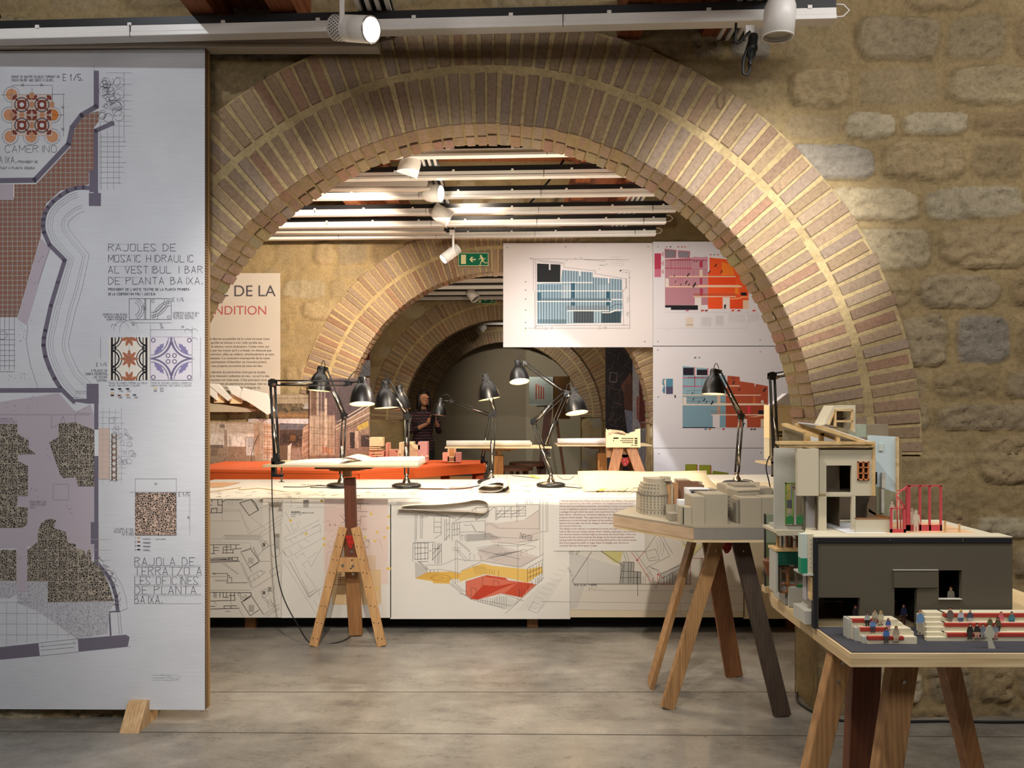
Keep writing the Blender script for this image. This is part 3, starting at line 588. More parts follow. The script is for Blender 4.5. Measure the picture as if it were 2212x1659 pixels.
# top left rosette tiles
OR, RU = '#c9926f', '#7a3f36'
for x, y in ((25, 204), (22, 295), (67, 295), (113, 295), (114, 248), (20, 248)):
    d.ring(x, y, 17, '#8c8a94', 1.2); d.disc(x, y, 12.5, OR if (x, y) != (114, 248) else '#c87a3c')
d.rect(25, 204, 112, 293, '#cdbcb2')
for i in (0, 1):
    for j in (0, 1):
        x, y = 47+i*43.5, 226+j*44.5; d.ring(x, y, 15, '#6f6d78', 3); d.disc(x, y, 10, '#cfcbd0')
        for a in range(4):
            an = math.radians(45+90*a); dx, dy = math.cos(an), math.sin(an); d.line([(x+dx*6, y+dy*6), (x+dx*24, y+dy*24)], RU, 3)
            for rr_ in (7, 22):
                for e in (-1, 1): d.disc(x+dx*rr_-dy*e*3.4, y+dy*rr_+dx*e*3.4, 3.2, RU)
                d.disc(x+dx*(rr_+3), y+dy*(rr_+3), 2.4, RU)
for x, y in ((68.5, 226), (68.5, 270), (47, 248.5), (91, 248.5), (25, 248.5), (112, 226), (68.5, 293), (68.5, 206)): d.rect(x-5, y-6, x+5, y+6, '#c08d6c')
d.lines([(25, 190, 25, 296), (69, 190, 69, 296), (113, 186, 113, 230), (20, 248, 140, 248), (3, 205, 140, 203), (25, 184, 113, 184), (137, 204, 137, 295)], INK, .7)
d.text('20', 46, 186, 5, INK, .6, 6); d.text('20', 87, 186, 5, INK, .6, 6); d.text('20', 133, 229, 5, INK, .6, 6, 90); d.text('20', 133, 276, 5, INK, .6, 6, 90)
# headings and notes
T = lambda s, x, y, h, wd, c=INK, lw=.9, a=0: d.text(s, x, y, h, c, lw, wd, a)
T('GROUP DE QUATRE RAJOLES FORMANT UN', 25, 168, 5, 104, INK, .6); T('DIBUIX MAJOR, QUE CONTE 4 COLORS.', 25, 175.5, 5, 92, INK, .6); T('E 1/5,', 136, 174, 14, 45, '#3a3a40', 1)
T('L CAMERINO', -14, 329, 15, 140); T('AIXA,', -2, 352, 14, 40); T('PROVINENT DE', 39, 352, 5, 43, INK, .7); T('TUAT A PLANTA SEGONA', 0, 365, 4.5, 76, INK, .7)
for i, (s, wd) in enumerate((('RAJOLES DE', 148), ('MOSAIC HIDRAULIC', 187), ('AL VESTIBUL I BAR', 207), ('DE PLANTA BAIXA,', 208))): T(s, 234, 542+i*24, 15, wd, '#3c3d44', 1.1)
d.lines([(234, 527+i*24, 300, 527+i*24) for i in range(4)], '#9a9ca4', .5)
T("PROVINENT DE L'ANTIC TEATRE DE LA PLANTA PRIMERA", 234, 627.5, 5, 176, '#2f3036', .8); T('DE LA COOPERATIVA PAU I JUSTICIA', 234, 637.5, 5, 102, '#2f3036', .8); T('E 1/5', 373, 651, 7.5, 25)
for i, s in enumerate(("GEOMETRIA D'UNA RAJOLA", 'DE MOSAIC HIDRAULIC DE', 'SANEFA PERIMETRAL')): T(s, 222+i*4, 681+i*5.5, 4, 53-i*4, INK, .5)
for i, s in enumerate(("GEOMETRIA D'UNA RAJOLA", 'DE MOSAIC HIDRAULIC DE', 'TEXTURA CENTRAL')): T(s, 374, 678+i*5.5, 4, 57-i*5, INK, .5)
T('E 1/5', 208, 791, 7, 24)
for i, s in enumerate(('4 RAJOLES DE', 'SANEFA PERIMETRAL', 'I DE TEXTURA', 'CENTRAL')): T(s, 197-i*0+(0, -13, 4, 12)[i], 803+i*7, 5, (35, 49, 31, 23)[i], INK, .6)
T('PECES DE SANEFA FORMEN UN DIBUIX', 235, 829, 3.5, 84, '#7c7d86', .5); T('MAJOR, QUE CONTE 3 COLORS', 235, 834.5, 3.5, 68, '#7c7d86', .5); T('PECES DE TEXTURA CENTRAL FORMEN UN', 326, 829, 3.5, 88, '#7c7d86', .5); T('DIBUIX CENTRAL, QUE CONTE 2 COLORS', 326, 834.5, 3.5, 88, '#7c7d86', .5)
for x, y, c in ((239, 841, '#22222a'), (255, 840, '#22222a'), (272, 840, '#22222a'), (239, 849, '#c9b27e'), (239, 854, '#2b2526'), (254, 854, '#7a4a36'), (272, 853, '#b8835c'), (287, 853, '#55555e'), (332, 839, '#c9b98e'), (332, 844, '#8a8794')): d.rect(x, y-1.5, x+7, y+1.5, c)
for x, y, s in ((258, 846, '446'), (275, 846, '20'), (256, 860, '1600'), (274, 860, '876'), (290, 860, '7543'), (346, 841, '875'), (346, 846, '5043')): T(s, x, y, 3, 8, INK, .5)
for i, (s, wd) in enumerate((('RAJOLA DE', 132), ('TERRATZO A', 149), ('LES OFICINES', 140), ('DE PLANTA', 137), ('BAIXA,', 63))): T(s, 291, 1222+i*20.5, 17.5, wd, '#35363d', 1.1)
d.lines([(291, 1222+i*20.5, 435, 1222+i*20.5) for i in range(5)]+[(291, 1225+i*20.5, 435, 1225+i*20.5) for i in range(4)], '#8e9098', .6)
for i, s in enumerate(("COLORS D'UNA", 'RAJOLA DE LES', 'OFICINES')): T(s, 248+(0, -2, 16)[i], 1145+i*5.7, 4.2, (41, 43, 26)[i], INK, .5)
T('E 1/5', 386, 1072, 8, 24); T('40', 334, 1047, 4, 6, INK, .6)
for i, c in enumerate(('#c2a25e', '#8d3b2e', '#22222a', '#22222a')): d.rect(296, 1160.5+i*8.5, 303, 1163+i*8.5, c); T(str(i+1), 291, 1164+i*8.5, 4, 3, INK, .6); T(('MARRO', 'PERMANENT', 'PERMANENT', 'VERMELL')[i], 309, 1166+i*8, 3, 17, INK, .5)
T('SANTILANA', 336, 1166, 3, 22, INK, .5); d.scrawl(328, 1460, 60, 3.5, 3, '#a2a5ae', .6)
for i, c in enumerate('TAQUILLA'): a = i/7; x = 222+36*a+10*math.sin(a*math.pi); y = 1218+96*a; T(c, x, y, 15, 12, '#45454d', .9, -48-22*a)
d.line([(243, 1230), (262, 1262), (272, 1290), (275, 1315), (262, 1319)], '#777883', .6)
T('PROVINENT DE', 64, 1086, 4, 36, '#74707c', .5); T('TERRATZO GRIS', 64, 1092, 4, 36, '#74707c', .5); T('TOLIT', 64, 1098, 4, 14, '#74707c', .5); T('PROVINENT DE', -8, 907, 4, 36, '#74707c', .5); T('TERRATZO GRIS TOLIT', -12, 913, 4, 50, '#74707c', .5)
# tile samples
d.frame(279, 645, 370, 690, INK, 1); d.line([(325, 645), (325, 690)], INK, 1)
for r_ in (14, 19, 24): d.line(d.arc(287, 667, r_, -70, 70), INK, .9); d.lines([(308+r_*.3, 645, 308+r_*.3, 690)], INK, .7)
for r_ in (40, 36, 30): d.line(d.arc(370, 690, r_, 92, 178, n=14), INK, .8); d.line(d.arc(325, 645, r_, 272, 358, n=14), INK, .8)
d.ring(311, 664, 4, INK, .8); d.ring(330, 650, 3, INK, .8); d.ring(364, 685, 3, INK, .8)
def leaf(x, y, L, ang, h, wd=.42):
    ca, sa = math.cos(math.radians(ang)), math.sin(math.radians(ang)); out = []
    for sgn in (1, -1):
        pr = []
        for i in range(9): s_ = i/8; ww = wd*L*math.sin(math.pi*min(1, s_*.95+.05))*.5*(1 if i % 2 == 0 else .62); pr.append((s_*L, sgn*ww))
        out += pr if sgn > 0 else pr[::-1]
    d.poly([(x+a*ca-b_*sa, y-(a*sa+b_*ca)) for a, b_ in out], h)
d.rect(235, 729, 323, 821, '#d8d3cb')
for sx in (-1, 1):
    for x0, w0 in ((35, 4.5), (29, 2.2)): d.rect(*(lambda a, b_: (min(a, b_), 729, max(a, b_), 821))(279+sx*x0, 279+sx*(x0+w0)), '#26262c')
    for yy in (729, 775, 821):
        for r_, wv_ in ((16, 3), (22, 2.4)):
            q = [(x, y) for x, y in d.arc(279+sx*38, yy, r_, 90, 270, ry=r_*1.05) if 729 <= y <= 821]; q = [(279+sx*(38-abs(279+sx*38-x)), y) for x, y in q]
            if len(q) > 1: d.line(q, '#26262c', wv_)
    for yy in (752, 798): d.ring(279+sx*33, yy, 4.5, '#26262c', 2.4)
for yy, angs in ((729, (200, 250, 290, 340)), (775, (0, 45, 90, 135, 180, 225, 270, 315)), (821, (20, 70, 110, 160))):
    for a in angs: leaf(279, yy, 21, a, '#a5674c')
d.lines([(279, 729, 279, 821), (235, 775, 420, 775), (370, 729, 370, 821)], '#7b7780', .7)
d.rect(325, 728, 415, 821, '#cfccd6')
for x, y in ((325, 728), (415, 728), (325, 821), (415, 821)):
    for r_, wv_ in ((46, 3.4), (39, 2.2)):
        a0 = {(325, 728): 270, (415, 728): 180, (325, 821): 0, (415, 821): 90}[(x, y)]; d.line(d.arc(x, y, r_, a0+2, a0+88), '#7d7798', wv_)
for x, y, a0 in ((370, 774.5, 0), (370, 774.5, 90), (370, 774.5, 180), (370, 774.5, 270)):
    for r_ in (44, 38): d.line(d.arc(x+45*math.cos(math.radians(a0+45))*1.38, y-45*math.sin(math.radians(a0+45))*1.38, r_*.95, a0+190, a0+260), '#7d7798', 2)
for x, y, a in ((333, 767, 50), (407, 767, 130), (333, 782, -50), (407, 782, -130)): leaf(x, y, 34, a, '#7f7aa3', .4)
for x, y in ((363, 768), (377, 768), (363, 781), (377, 781), (331, 735), (409, 735), (331, 815), (409, 815)): d.ring(x, y, 4.2, '#6d6788', 2.2)
d.frame(325, 728, 415, 821, '#6d6788', .8)
d.lines([(217, 730, 217, 775), (325, 712, 415, 712), (433, 728, 433, 818), (279, 697, 370, 697), (325, 700, 325, 728), (415, 705, 415, 728)], INK, .6)
for x, y in ((285, 703), (345, 703), (347, 709), (392, 708)): T('20', x, y, 4, 6, INK, .6)
for x, y, r_ in ((246, 706, 6), (262, 710, 16), (278, 712, 20), (405, 716, 6), (420, 716, 6), (420, 735, 6)): d.ring(x, y, r_, '#9b9ca6', .8, 0, 200)
d.rect(213, 925, 236, 1035, '#cbb5ab'); d.rect(237, 937, 256, 1038, '#d3cdc6'); d.vhatch(237, 937, 256, 1038, 2, '#2a2a30', 2.2)
for i in range(8):
    y = 945+i*12.5; d.ring(240, y, 4, '#2a2a30', 1.6, -90, 90); d.ring(253, y, 4, '#2a2a30', 1.6, 90, 270)
    for a in range(0, 180, 45): ca, sa = 3.4*math.cos(math.radians(a)), 3.4*math.sin(math.radians(a)); d.line([(246.5-ca, y-sa), (246.5+ca, y+sa)], '#9a5a44', 1)
d.up()
for i in range(46):
    x = R.uniform(238, 290); y = R.uniform(888, 1030)
    if abs(y-970) < 66-(x-256)*1.5: d.line(d.arc(x, y, R.uniform(3, 7), R.uniform(0, 360), R.uniform(360, 700), n=9), '#8b8a95', .6, up=False)
d.lines([(x, 880, x, 1045) for x in (222, 236, 249, 262)]+[(214, y, 290-abs(y-970)*.4, y) for y in range(890, 1045, 12)], '#9c9ea8', .5)
d.rect(292, 1064, 381, 1156, '@terrazzo_sample'); d.frame(292, 1064, 381, 1156, '#77747c', .8); d.lines([(292, 1034, 381, 1034), (292, 1034, 292, 1062), (381, 1034, 381, 1062), (280, 1063, 412, 1063), (410, 1064, 410, 1156)], INK, .6)
T('40', 405, 1115, 4, 6, INK, .6, 90)
d.rect(-195, 112, 443, 113, '#b8b8ba')
d.build('printed_plan', rt)
# ---------------------------------------------------------------- long white table with sheets of drawings
TZ = .86
class Hp:                                        # a level plane seen from above, for marks on table tops
    def __init__(s, z): s.z = z
    def P(s, px, py, off=0): z = s.z+off; Y = (HC-z)*F/(py-CY); return Vector(((px-CX)*Y/F, Y, z))
paper = mat('paper', '#dcd8cf', .75, var=.02, scale=4); paper2 = mat('paper_cream', '#d9cfb4', .75, var=.03, scale=4); trace = mat('tracing_paper', '#d2ccc0', .7, var=.04, scale=5)
LT = rt = root('long_table', 'long white work table covered with drawings, behind the near arch', 'table', (0, 5.2, 0))
MB().box(-2.4, 2.4, 4.635, 5.83, TZ-.03, TZ).build('tabletop', mat('white_board', '#dcd8ce', .6, var=.02), rt, bevel=.003)
MB().box(-.178, 2.4, 5.832, 6.24, TZ-.03, TZ+.001).build('rear_leaf', MATS['white_board'], rt, bevel=.003)
MB().box(-2.4, 2.4, 4.73, 5.75, 0, .80).build('under_table_shade', mat('shade_black', '#0d0c0b', .9), rt)  # black box standing in for the shade under the table
for x in (-1.7, .15, 1.85): MB().box(x-.035, x+.035, 4.70, 4.73, .0, .82).build('leg', wood('leg_wood', '#6d4526', '#9a6a3c', (4, 4, .7), 8), rt)
def sheet(label, x0, x1, py_b, back=5.6, m=paper, Yf=4.6, lift=0):
    xa, xb = (x0-CX)*Yf/F, (x1-CX)*Yf/F; zb = HC-(py_b-CY)*Yf/F; z = TZ+.0015+lift; b = MB()
    prof = [(back, z), (4.68, z)]+[(4.68-(4.68-Yf)*math.sin(a), z-(4.68-Yf)*.5*(1-math.cos(a))) for a in (.4, .8, 1.2, 1.57)]+[(Yf, zb)]
    q = [(x, y, zz) for y, zz in prof for x in (xa, xb)]; n = len(prof)
    q += [(x, y+.0008, zz-.0008) for x, y, zz in q]; k = 2*n
    fs = [(2*i, 2*i+1, 2*i+3, 2*i+2) for i in range(n-1)]+[(k+2*i, k+2*i+2, k+2*i+3, k+2*i+1) for i in range(n-1)]+[(2*n-2, 2*n-1, k+2*n-1, k+2*n-2), (0, k, k+1, 1)]
    b.add(q, fs, 0); o = b.build('drawing_sheet', m, label=label, cat='drawing', group='sheets hanging over the long table'); return o
G1, G2, G3, BK = '#9a958c', '#6f6b66', '#45423f', '#1f1d1c'
S0 = sheet('pencil floor plans on the sheet at the left end of the long table', 250, 608, 1334)
d = Draw(Pl(4.6)); z2 = lambda q: [(440+x*.205, 1030+y*.205) for x, y in q]
def L2(segs, h, w): d.lines([(440+a*.205, 1030+b*.205, 440+c*.205, 1030+e*.205) for a, b, c, e in segs], h, w)
d.rect(430, 1078, 568, 1170, '#d6d2ca'); d.rect(430, 1172, 560, 1250, '#d8d4cc')
L2([(40, 240, 200, 240), (40, 380, 195, 378), (195, 240, 195, 378), (40, 300, 85, 300), (85, 240, 85, 270), (150, 240, 150, 300), (150, 300, 195, 296), (80, 335, 140, 330), (80, 335, 80, 375), (140, 330, 140, 375), (200, 265, 230, 240), (230, 240, 410, 240)], BK, 1.7)
L2([(380, 275, 500, 238), (500, 238, 575, 350), (575, 350, 480, 408), (480, 408, 380, 275), (500, 236, 545, 275), (545, 275, 580, 355)], G3, 1.8)
L2([(250, 246, 380, 248), (265, 265, 265, 300), (300, 265, 300, 300), (45, 345, 390, 350), (200, 368, 390, 362), (195, 380, 195, 470), (385, 362, 475, 605), (400, 420, 500, 600), (50, 465, 380, 465), (480, 410, 630, 530), (590, 330, 660, 305), (660, 305, 690, 355), (690, 355, 790, 290), (590, 600, 830, 440), (600, 640, 830, 480), (640, 560, 640, 520), (480, 600, 830, 400), (660, 300, 790, 265)], G1, .8)
d.up()
for i in range(20):
    for j in (0, 1): d.line(d.arc(440+.205*(230+i*19), 1030+.205*(625+j*25+i*.2), 1.9, n=7), G2, .6, up=False)
L2([(50, 655, 200, 655), (200, 655, 215, 615), (215, 615, 600, 612), (50, 690, 490, 695), (490, 695, 500, 740), (500, 740, 480, 760)], G1, .8)
L2([(40, 716, 380, 716), (40, 810, 120, 808), (105, 716, 105, 805), (60, 716, 60, 800), (105, 745, 160, 745), (105, 775, 160, 775), (210, 740, 270, 740), (195, 805, 310, 800), (205, 740, 205, 800), (240, 716, 240, 800), (285, 716, 285, 770), (310, 765, 310, 810), (340, 716, 340, 760), (310, 760, 400, 755), (210, 770, 300, 770)], BK, 1.5)
L2([(390, 790, 490, 755), (490, 755, 585, 890), (585, 890, 480, 960), (390, 790, 505, 1000), (410, 790, 485, 765), (520, 740, 590, 890), (485, 960, 580, 900)], G3, 1.2)
L2([(600, 705, 650, 670), (650, 670, 690, 730), (690, 730, 625, 775), (600, 705, 625, 775), (610, 710, 648, 682), (648, 682, 678, 728), (678, 728, 628, 760), (628, 760, 610, 710), (580, 690, 630, 660), (625, 770, 560, 850), (560, 850, 490, 740)], G2, .9)
d.rect(440+622*.205, 1030+698*.205, 440+650*.205, 1030+735*.205, G2); d.line(z2([(690, 730), (740, 715), (790, 750), (805, 800), (780, 840), (740, 850), (710, 810)]), G2, 1); d.rect(440+740*.205, 1030+600*.205, 440+800*.205, 1030+640*.205, G1); d.vhatch(440+745*.205, 1030+600*.205, 440+800*.205, 1030+760*.205, 9, G1, .9)
L2([(45, 885, 360, 880), (45, 902, 380, 890), (90, 870, 300, 865), (250, 850, 360, 850), (360, 850, 360, 880), (300, 850, 300, 880), (265, 855, 265, 880)], BK, 1.7)
L2([(50, 860, 85, 860), (100, 855, 240, 852), (60, 868, 240, 872), (140, 1020, 250, 1018), (250, 1018, 252, 1110), (90, 1018, 140, 1018), (252, 1040, 270, 1040), (270, 1040, 270, 1062), (270, 1062, 296, 1062), (296, 1062, 296, 1118), (235, 1118, 460, 1115), (90, 1018, 130, 1030)], BK, 1.3)
L2([(230, 920, 370, 1025), (220, 930, 360, 1030), (190, 918, 235, 918), (120, 1090, 250, 1090), (120, 1100, 250, 1098), (400, 905, 520, 1180), (385, 905, 500, 1170), (470, 1060, 600, 985), (600, 985, 650, 1000), (470, 1060, 500, 1110), (520, 1060, 545, 1090), (560, 1030, 590, 1060), (600, 990, 630, 1020), (500, 1110, 650, 1010), (530, 1170, 800, 1000), (690, 995, 720, 1050), (690, 995, 800, 930), (590, 890, 700, 890), (45, 1050, 240, 1052)], G2, .9)
L2([(40, 1218, 500, 1222), (40, 1310, 330, 1302), (65, 1222, 65, 1310), (110, 1222, 110, 1270), (130, 1222, 130, 1275), (170, 1222, 170, 1270), (205, 1222, 205, 1270), (240, 1222, 240, 1265), (205, 1270, 265, 1270), (285, 1222, 285, 1300), (320, 1222, 330, 1300), (265, 1250, 330, 1250), (40, 1395, 375, 1385), (40, 1365, 120, 1365), (215, 1360, 350, 1360), (215, 1385, 215, 1362), (285, 1360, 285, 1385)], BK, 1.6)
L2([(400, 1318, 500, 1248), (500, 1248, 500, 1222), (395, 1315, 490, 1465), (500, 1250, 630, 1450), (490, 1465, 585, 1400), (420, 1310, 495, 1262)], BK, 1.5)
L2([(110, 1310, 135, 1350), (280, 1310, 300, 1350), (375, 1400, 420, 1475), (45, 1195, 500, 1195), (600, 1210, 650, 1180), (650, 1180, 690, 1230), (690, 1230, 630, 1280), (600, 1210, 630, 1280), (630, 1450, 800, 1340), (640, 1460, 800, 1375), (610, 1260, 760, 1360), (640, 1300, 730, 1370), (690, 1180, 730, 1220), (730, 1200, 750, 1150), (700, 1285, 740, 1370), (670, 1310, 690, 1390), (660, 1475, 800, 1390)], G2, .9)
d.rect(440+620*.205, 1030+1205*.205, 440+650*.205, 1030+1240*.205, G2); d.rect(440+675*.205, 1030+1160*.205, 440+715*.205, 1030+1210*.205, G1)
d.ring(440+375*.205, 1030+1240*.205, 3, G3); d.ring(440+400*.205, 1030+1275*.205, 3, G3); d.ring(440+440*.205, 1030+1262*.205, 3, G3); d.vhatch(537, 1307, 549, 1322, 7, BK, .8); d.vhatch(536, 1205, 548, 1218, 6, BK, .8)
d.text('ELEVATION', 487, 1322, 2, G2, .5, 10); d.build('printed_drawing', S0)

S1 = sheet('pale pencil site plan on pinkish sheet behind the wooden reading stand', 607.5, 845, 1334.5)
d = Draw(Pl(4.6))
d.rect(700, 1078, 838, 1262, '#ddc9bd'); d.rect(712, 1200, 812, 1275, '#d6bfa4'); d.rect(717, 1230, 823, 1306, '#dcbf93'); d.rect(700, 1098, 792, 1148, '#dac2b8')
d.rect(655, 1080, 667, 1096, '#a6a29b')
L2([(830, 240, 830, 430), (920, 240, 920, 330), (1085, 240, 1380, 240), (1085, 262, 1340, 262), (980, 325, 1390, 318), (1085, 240, 1085, 320), (860, 370, 915, 460), (860, 500, 915, 590), (845, 640, 1220, 455), (845, 640, 870, 680), (870, 680, 1225, 500), (1225, 500, 1230, 600), (835, 770, 1240, 560), (830, 770, 890, 850), (890, 850, 1250, 650), (915, 510, 940, 560), (940, 570, 1000, 530), (920, 510, 950, 490), (975, 480, 1000, 525), (1000, 460, 1030, 500), (910, 660, 940, 700), (955, 630, 975, 650), (1010, 590, 1040, 620), (1030, 570, 1055, 600), (1060, 545, 1090, 590), (1140, 540, 1220, 500), (960, 820, 1000, 870), (1000, 830, 1060, 800), (1040, 800, 1080, 850), (1000, 700, 1020, 750), (1020, 750, 1050, 740), (1060, 660, 1120, 690), (900, 770, 930, 820), (1040, 920, 1100, 880), (1040, 920, 1070, 960), (1100, 880, 1130, 950), (1130, 950, 1250, 740), (1100, 865, 1200, 790), (930, 860, 1110, 1260), (1110, 1260, 1260, 1160), (1035, 1080, 1110, 1230), (1110, 1230, 1190, 1180), (1190, 1180, 1060, 1000), (1100, 1230, 1190, 1180), (835, 880, 900, 980), (900, 980, 1180, 1440), (1160, 1300, 1210, 1380), (1215, 1180, 1215, 1260)], G1, .8)
L2([(900, 890, 1110, 1270), (1110, 1270, 1200, 1200), (835, 780, 860, 825)], '#b0aba3', 2.4)
L2([(1440, 400, 1490, 465), (1490, 465, 1445, 495), (1470, 395, 1500, 425), (1460, 240, 1700, 238), (1610, 285, 1740, 285), (1610, 330, 1650, 320), (1650, 285, 1650, 355), (1610, 365, 1735, 370), (1650, 415, 1720, 418), (1650, 425, 1650, 500), (1620, 460, 1650, 460), (1620, 500, 1650, 505), (1670, 550, 1720, 553), (1705, 665, 1745, 665), (1745, 665, 1735, 690), (1700, 750, 1740, 745), (1360, 1140, 1500, 1138), (1385, 1060, 1500, 1060), (1385, 1060, 1385, 1140), (1420, 1060, 1420, 1140), (1440, 1060, 1440, 1140), (1385, 1030, 1500, 1030), (1385, 1085, 1500, 1085)], G3, 1)
L2([(1250, 480, 1320, 460), (1320, 460, 1330, 510), (1330, 510, 1500, 510), (1310, 600, 1350, 560), (1350, 560, 1390, 610), (1390, 610, 1340, 640), (1860, 640, 1885, 780), (1310, 790, 1400, 790), (1310, 790, 1290, 950), (1290, 950, 1300, 1010), (1480, 1000, 1850, 985), (1850, 985, 1860, 1330), (1820, 650, 1870, 720), (1340, 1340, 1510, 1345)], '#b79a92', .8)
d.ring(440+1340*.205, 1030+710*.205, 7, '#b79a92', .8); d.ring(440+1720*.205, 1030+705*.205, 6, G2, .9); d.disc(440+1330*.205, 1030+508*.205, 1.6, '#b86c66'); d.disc(440+1385*.205, 1030+505*.205, 1.8, '#b98a84')
for x, y in ((915, 460), (1245, 255), (1080, 600), (1270, 650), (1270, 715), (1700, 640), (1805, 675), (1905, 640), (1830, 585), (1940, 540), (1950, 420), (1765, 390), (1960, 965), (1940, 968), (1820, 1180), (1350, 1180)): d.disc(440+x*.205, 1030+y*.205, 3.4, '#dfc06a', 3); 
d.text('COUPE TRANSVERSALE', 629, 1106.5, 1.8, BK, .5, 20); d.text('VUE PERSPECTIVE DE LA GRANDE SALLE ET DU FOYER', 629, 1108.8, 1.6, BK, .5, 49); d.text('NIVEAU 1:100', 629, 1112.5, 1.6, BK, .5, 22); d.text('ETUDE', 629, 1116.5, 1.5, G2, .5, 9)
d.build('printed_drawing', S1)

S2 = sheet('sheet with a cutaway theatre perspective with yellow and red floors, on the table front', 843, 1232, 1337, lift=.0012)
d = Draw(Pl(4.6)); K = .20796
def q3(q): return [(840+x*K, 1030+y*K) for x, y in q]
def L3(segs, h, w): d.lines([(840+a*K, 1030+b*K, 840+c*K, 1030+e*K) for a, b, c, e in segs], h, w)
d.rect(857, 1084, 925, 1120, '#d5d1c9')
for q, c in (([(1000, 470), (1130, 480), (1420, 440), (1560, 340), (1560, 640), (1340, 690), (1080, 690), (1000, 620)], '#cfc4bb'), ([(930, 760), (1120, 700), (1560, 830), (1380, 940), (960, 870), (920, 800)], '#d0c5bd'), ([(1090, 880), (1300, 800), (1530, 840), (1360, 940)], '#c9bdb5'),
             ([(270, 880), (390, 960), (380, 1000), (275, 1060)], '#bdb9b3'), ([(330, 400), (420, 410), (330, 435)], '#c3beb7'),
             ([(270, 1055), (400, 990), (640, 985), (770, 1010), (750, 1060), (640, 1065), (630, 1110), (460, 1105), (455, 1085)], '#dcaf56'), ([(750, 980), (970, 900), (1080, 925), (1440, 960), (1590, 930), (1600, 990), (1440, 1100), (1240, 1050), (1000, 1010), (730, 1090)], '#dfb865'),
             ([(800, 1085), (1010, 1020), (1220, 1055), (1240, 1075), (1480, 1105), (1530, 1120), (1380, 1255), (1170, 1210), (920, 1278), (855, 1270), (800, 1225)], '#cf6f57'), ([(855, 1260), (980, 1125), (1120, 1135), (1345, 1095), (1150, 1170), (920, 1278)], '#bd432c'), ([(1345, 1095), (1490, 1110), (1380, 1252), (1200, 1210)], '#c24e35'), ([(1010, 1020), (1220, 1050), (1210, 1070), (1010, 1040)], '#c24e35')): d.poly(q3(q), c)
L3([(235, 345, 460, 405), (235, 345, 300, 343), (300, 343, 620, 415), (620, 415, 700, 435), (275, 390, 270, 680), (290, 390, 285, 660), (330, 400, 330, 640), (350, 400, 345, 640), (470, 420, 470, 580), (545, 420, 540, 600), (470, 470, 545, 470), (470, 520, 545, 520), (470, 580, 545, 575), (460, 405, 620, 405), (580, 440, 580, 660), (600, 440, 600, 660), (630, 420, 630, 640), (600, 500, 630, 480), (580, 660, 630, 600), (600, 560, 630, 540), (475, 640, 545, 600), (270, 680, 480, 680), (655, 490, 655, 665), (680, 485, 680, 600), (710, 480, 710, 600), (735, 470, 735, 600), (655, 490, 735, 470), (655, 550, 735, 540), (655, 610, 735, 600), (660, 480, 900, 325), (720, 440, 905, 322), (905, 322, 905, 450), (905, 450, 1105, 310), (905, 322, 1105, 310), (1105, 310, 1110, 450), (1120, 310, 1420, 305), (1120, 310, 1120, 430), (1420, 305, 1420, 410), (1120, 420, 1420, 405), (1120, 355, 1420, 350), (1120, 385, 1420, 378), (1270, 310, 1270, 440), (1200, 310, 1200, 420), (1350, 305, 1350, 410), (1110, 450, 1270, 320), (1270, 400, 1420, 310), (1120, 400, 1180, 330), (1330, 270, 1330, 470)], G3, .9)
L3([(1420, 440, 1560, 345), (1560, 280, 1560, 560), (1570, 230, 1570, 820), (1600, 230, 1600, 1060), (1630, 230, 1635, 570), (1650, 230, 1650, 570), (1580, 570, 1640, 570), (1335, 290, 1560, 285), (1420, 230, 1420, 290), (1440, 230, 1440, 290), (1465, 230, 1465, 290), (1490, 230, 1490, 290), (740, 575, 1000, 570), (735, 470, 1000, 455), (1000, 455, 1000, 640), (780, 500, 850, 505), (850, 480, 900, 570), (870, 500, 905, 565), (1075, 480, 1140, 530), (1060, 500, 1130, 535), (1140, 535, 1560, 540), (1000, 500, 1075, 480), (900, 570, 1060, 590), (1050, 620, 1350, 640), (1350, 640, 1590, 570), (1350, 680, 1560, 650), (1340, 700, 1340, 1290), (1340, 720, 1560, 650), (1370, 760, 1370, 820), (1430, 760, 1430, 800), (1370, 760, 1430, 755), (960, 870, 1360, 940), (1360, 940, 1610, 800), (1130, 680, 1520, 720), (1125, 710, 1340, 720), (1380, 790, 1530, 730), (740, 610, 790, 610), (740, 610, 740, 650), (790, 610, 790, 660), (760, 600, 760, 660), (390, 915, 550, 915), (550, 915, 700, 850), (700, 850, 800, 870), (800, 870, 960, 870), (530, 960, 750, 1000), (750, 980, 960, 880), (390, 915, 390, 970), (390, 970, 530, 960), (690, 660, 690, 1110), (710, 660, 715, 1100), (660, 740, 750, 740), (660, 760, 740, 765), (700, 660, 840, 780), (720, 665, 845, 770), (700, 760, 800, 880), (715, 755, 830, 870), (830, 800, 860, 790), (840, 800, 840, 870), (885, 800, 885, 860), (950, 820, 960, 870)], G2, .8)
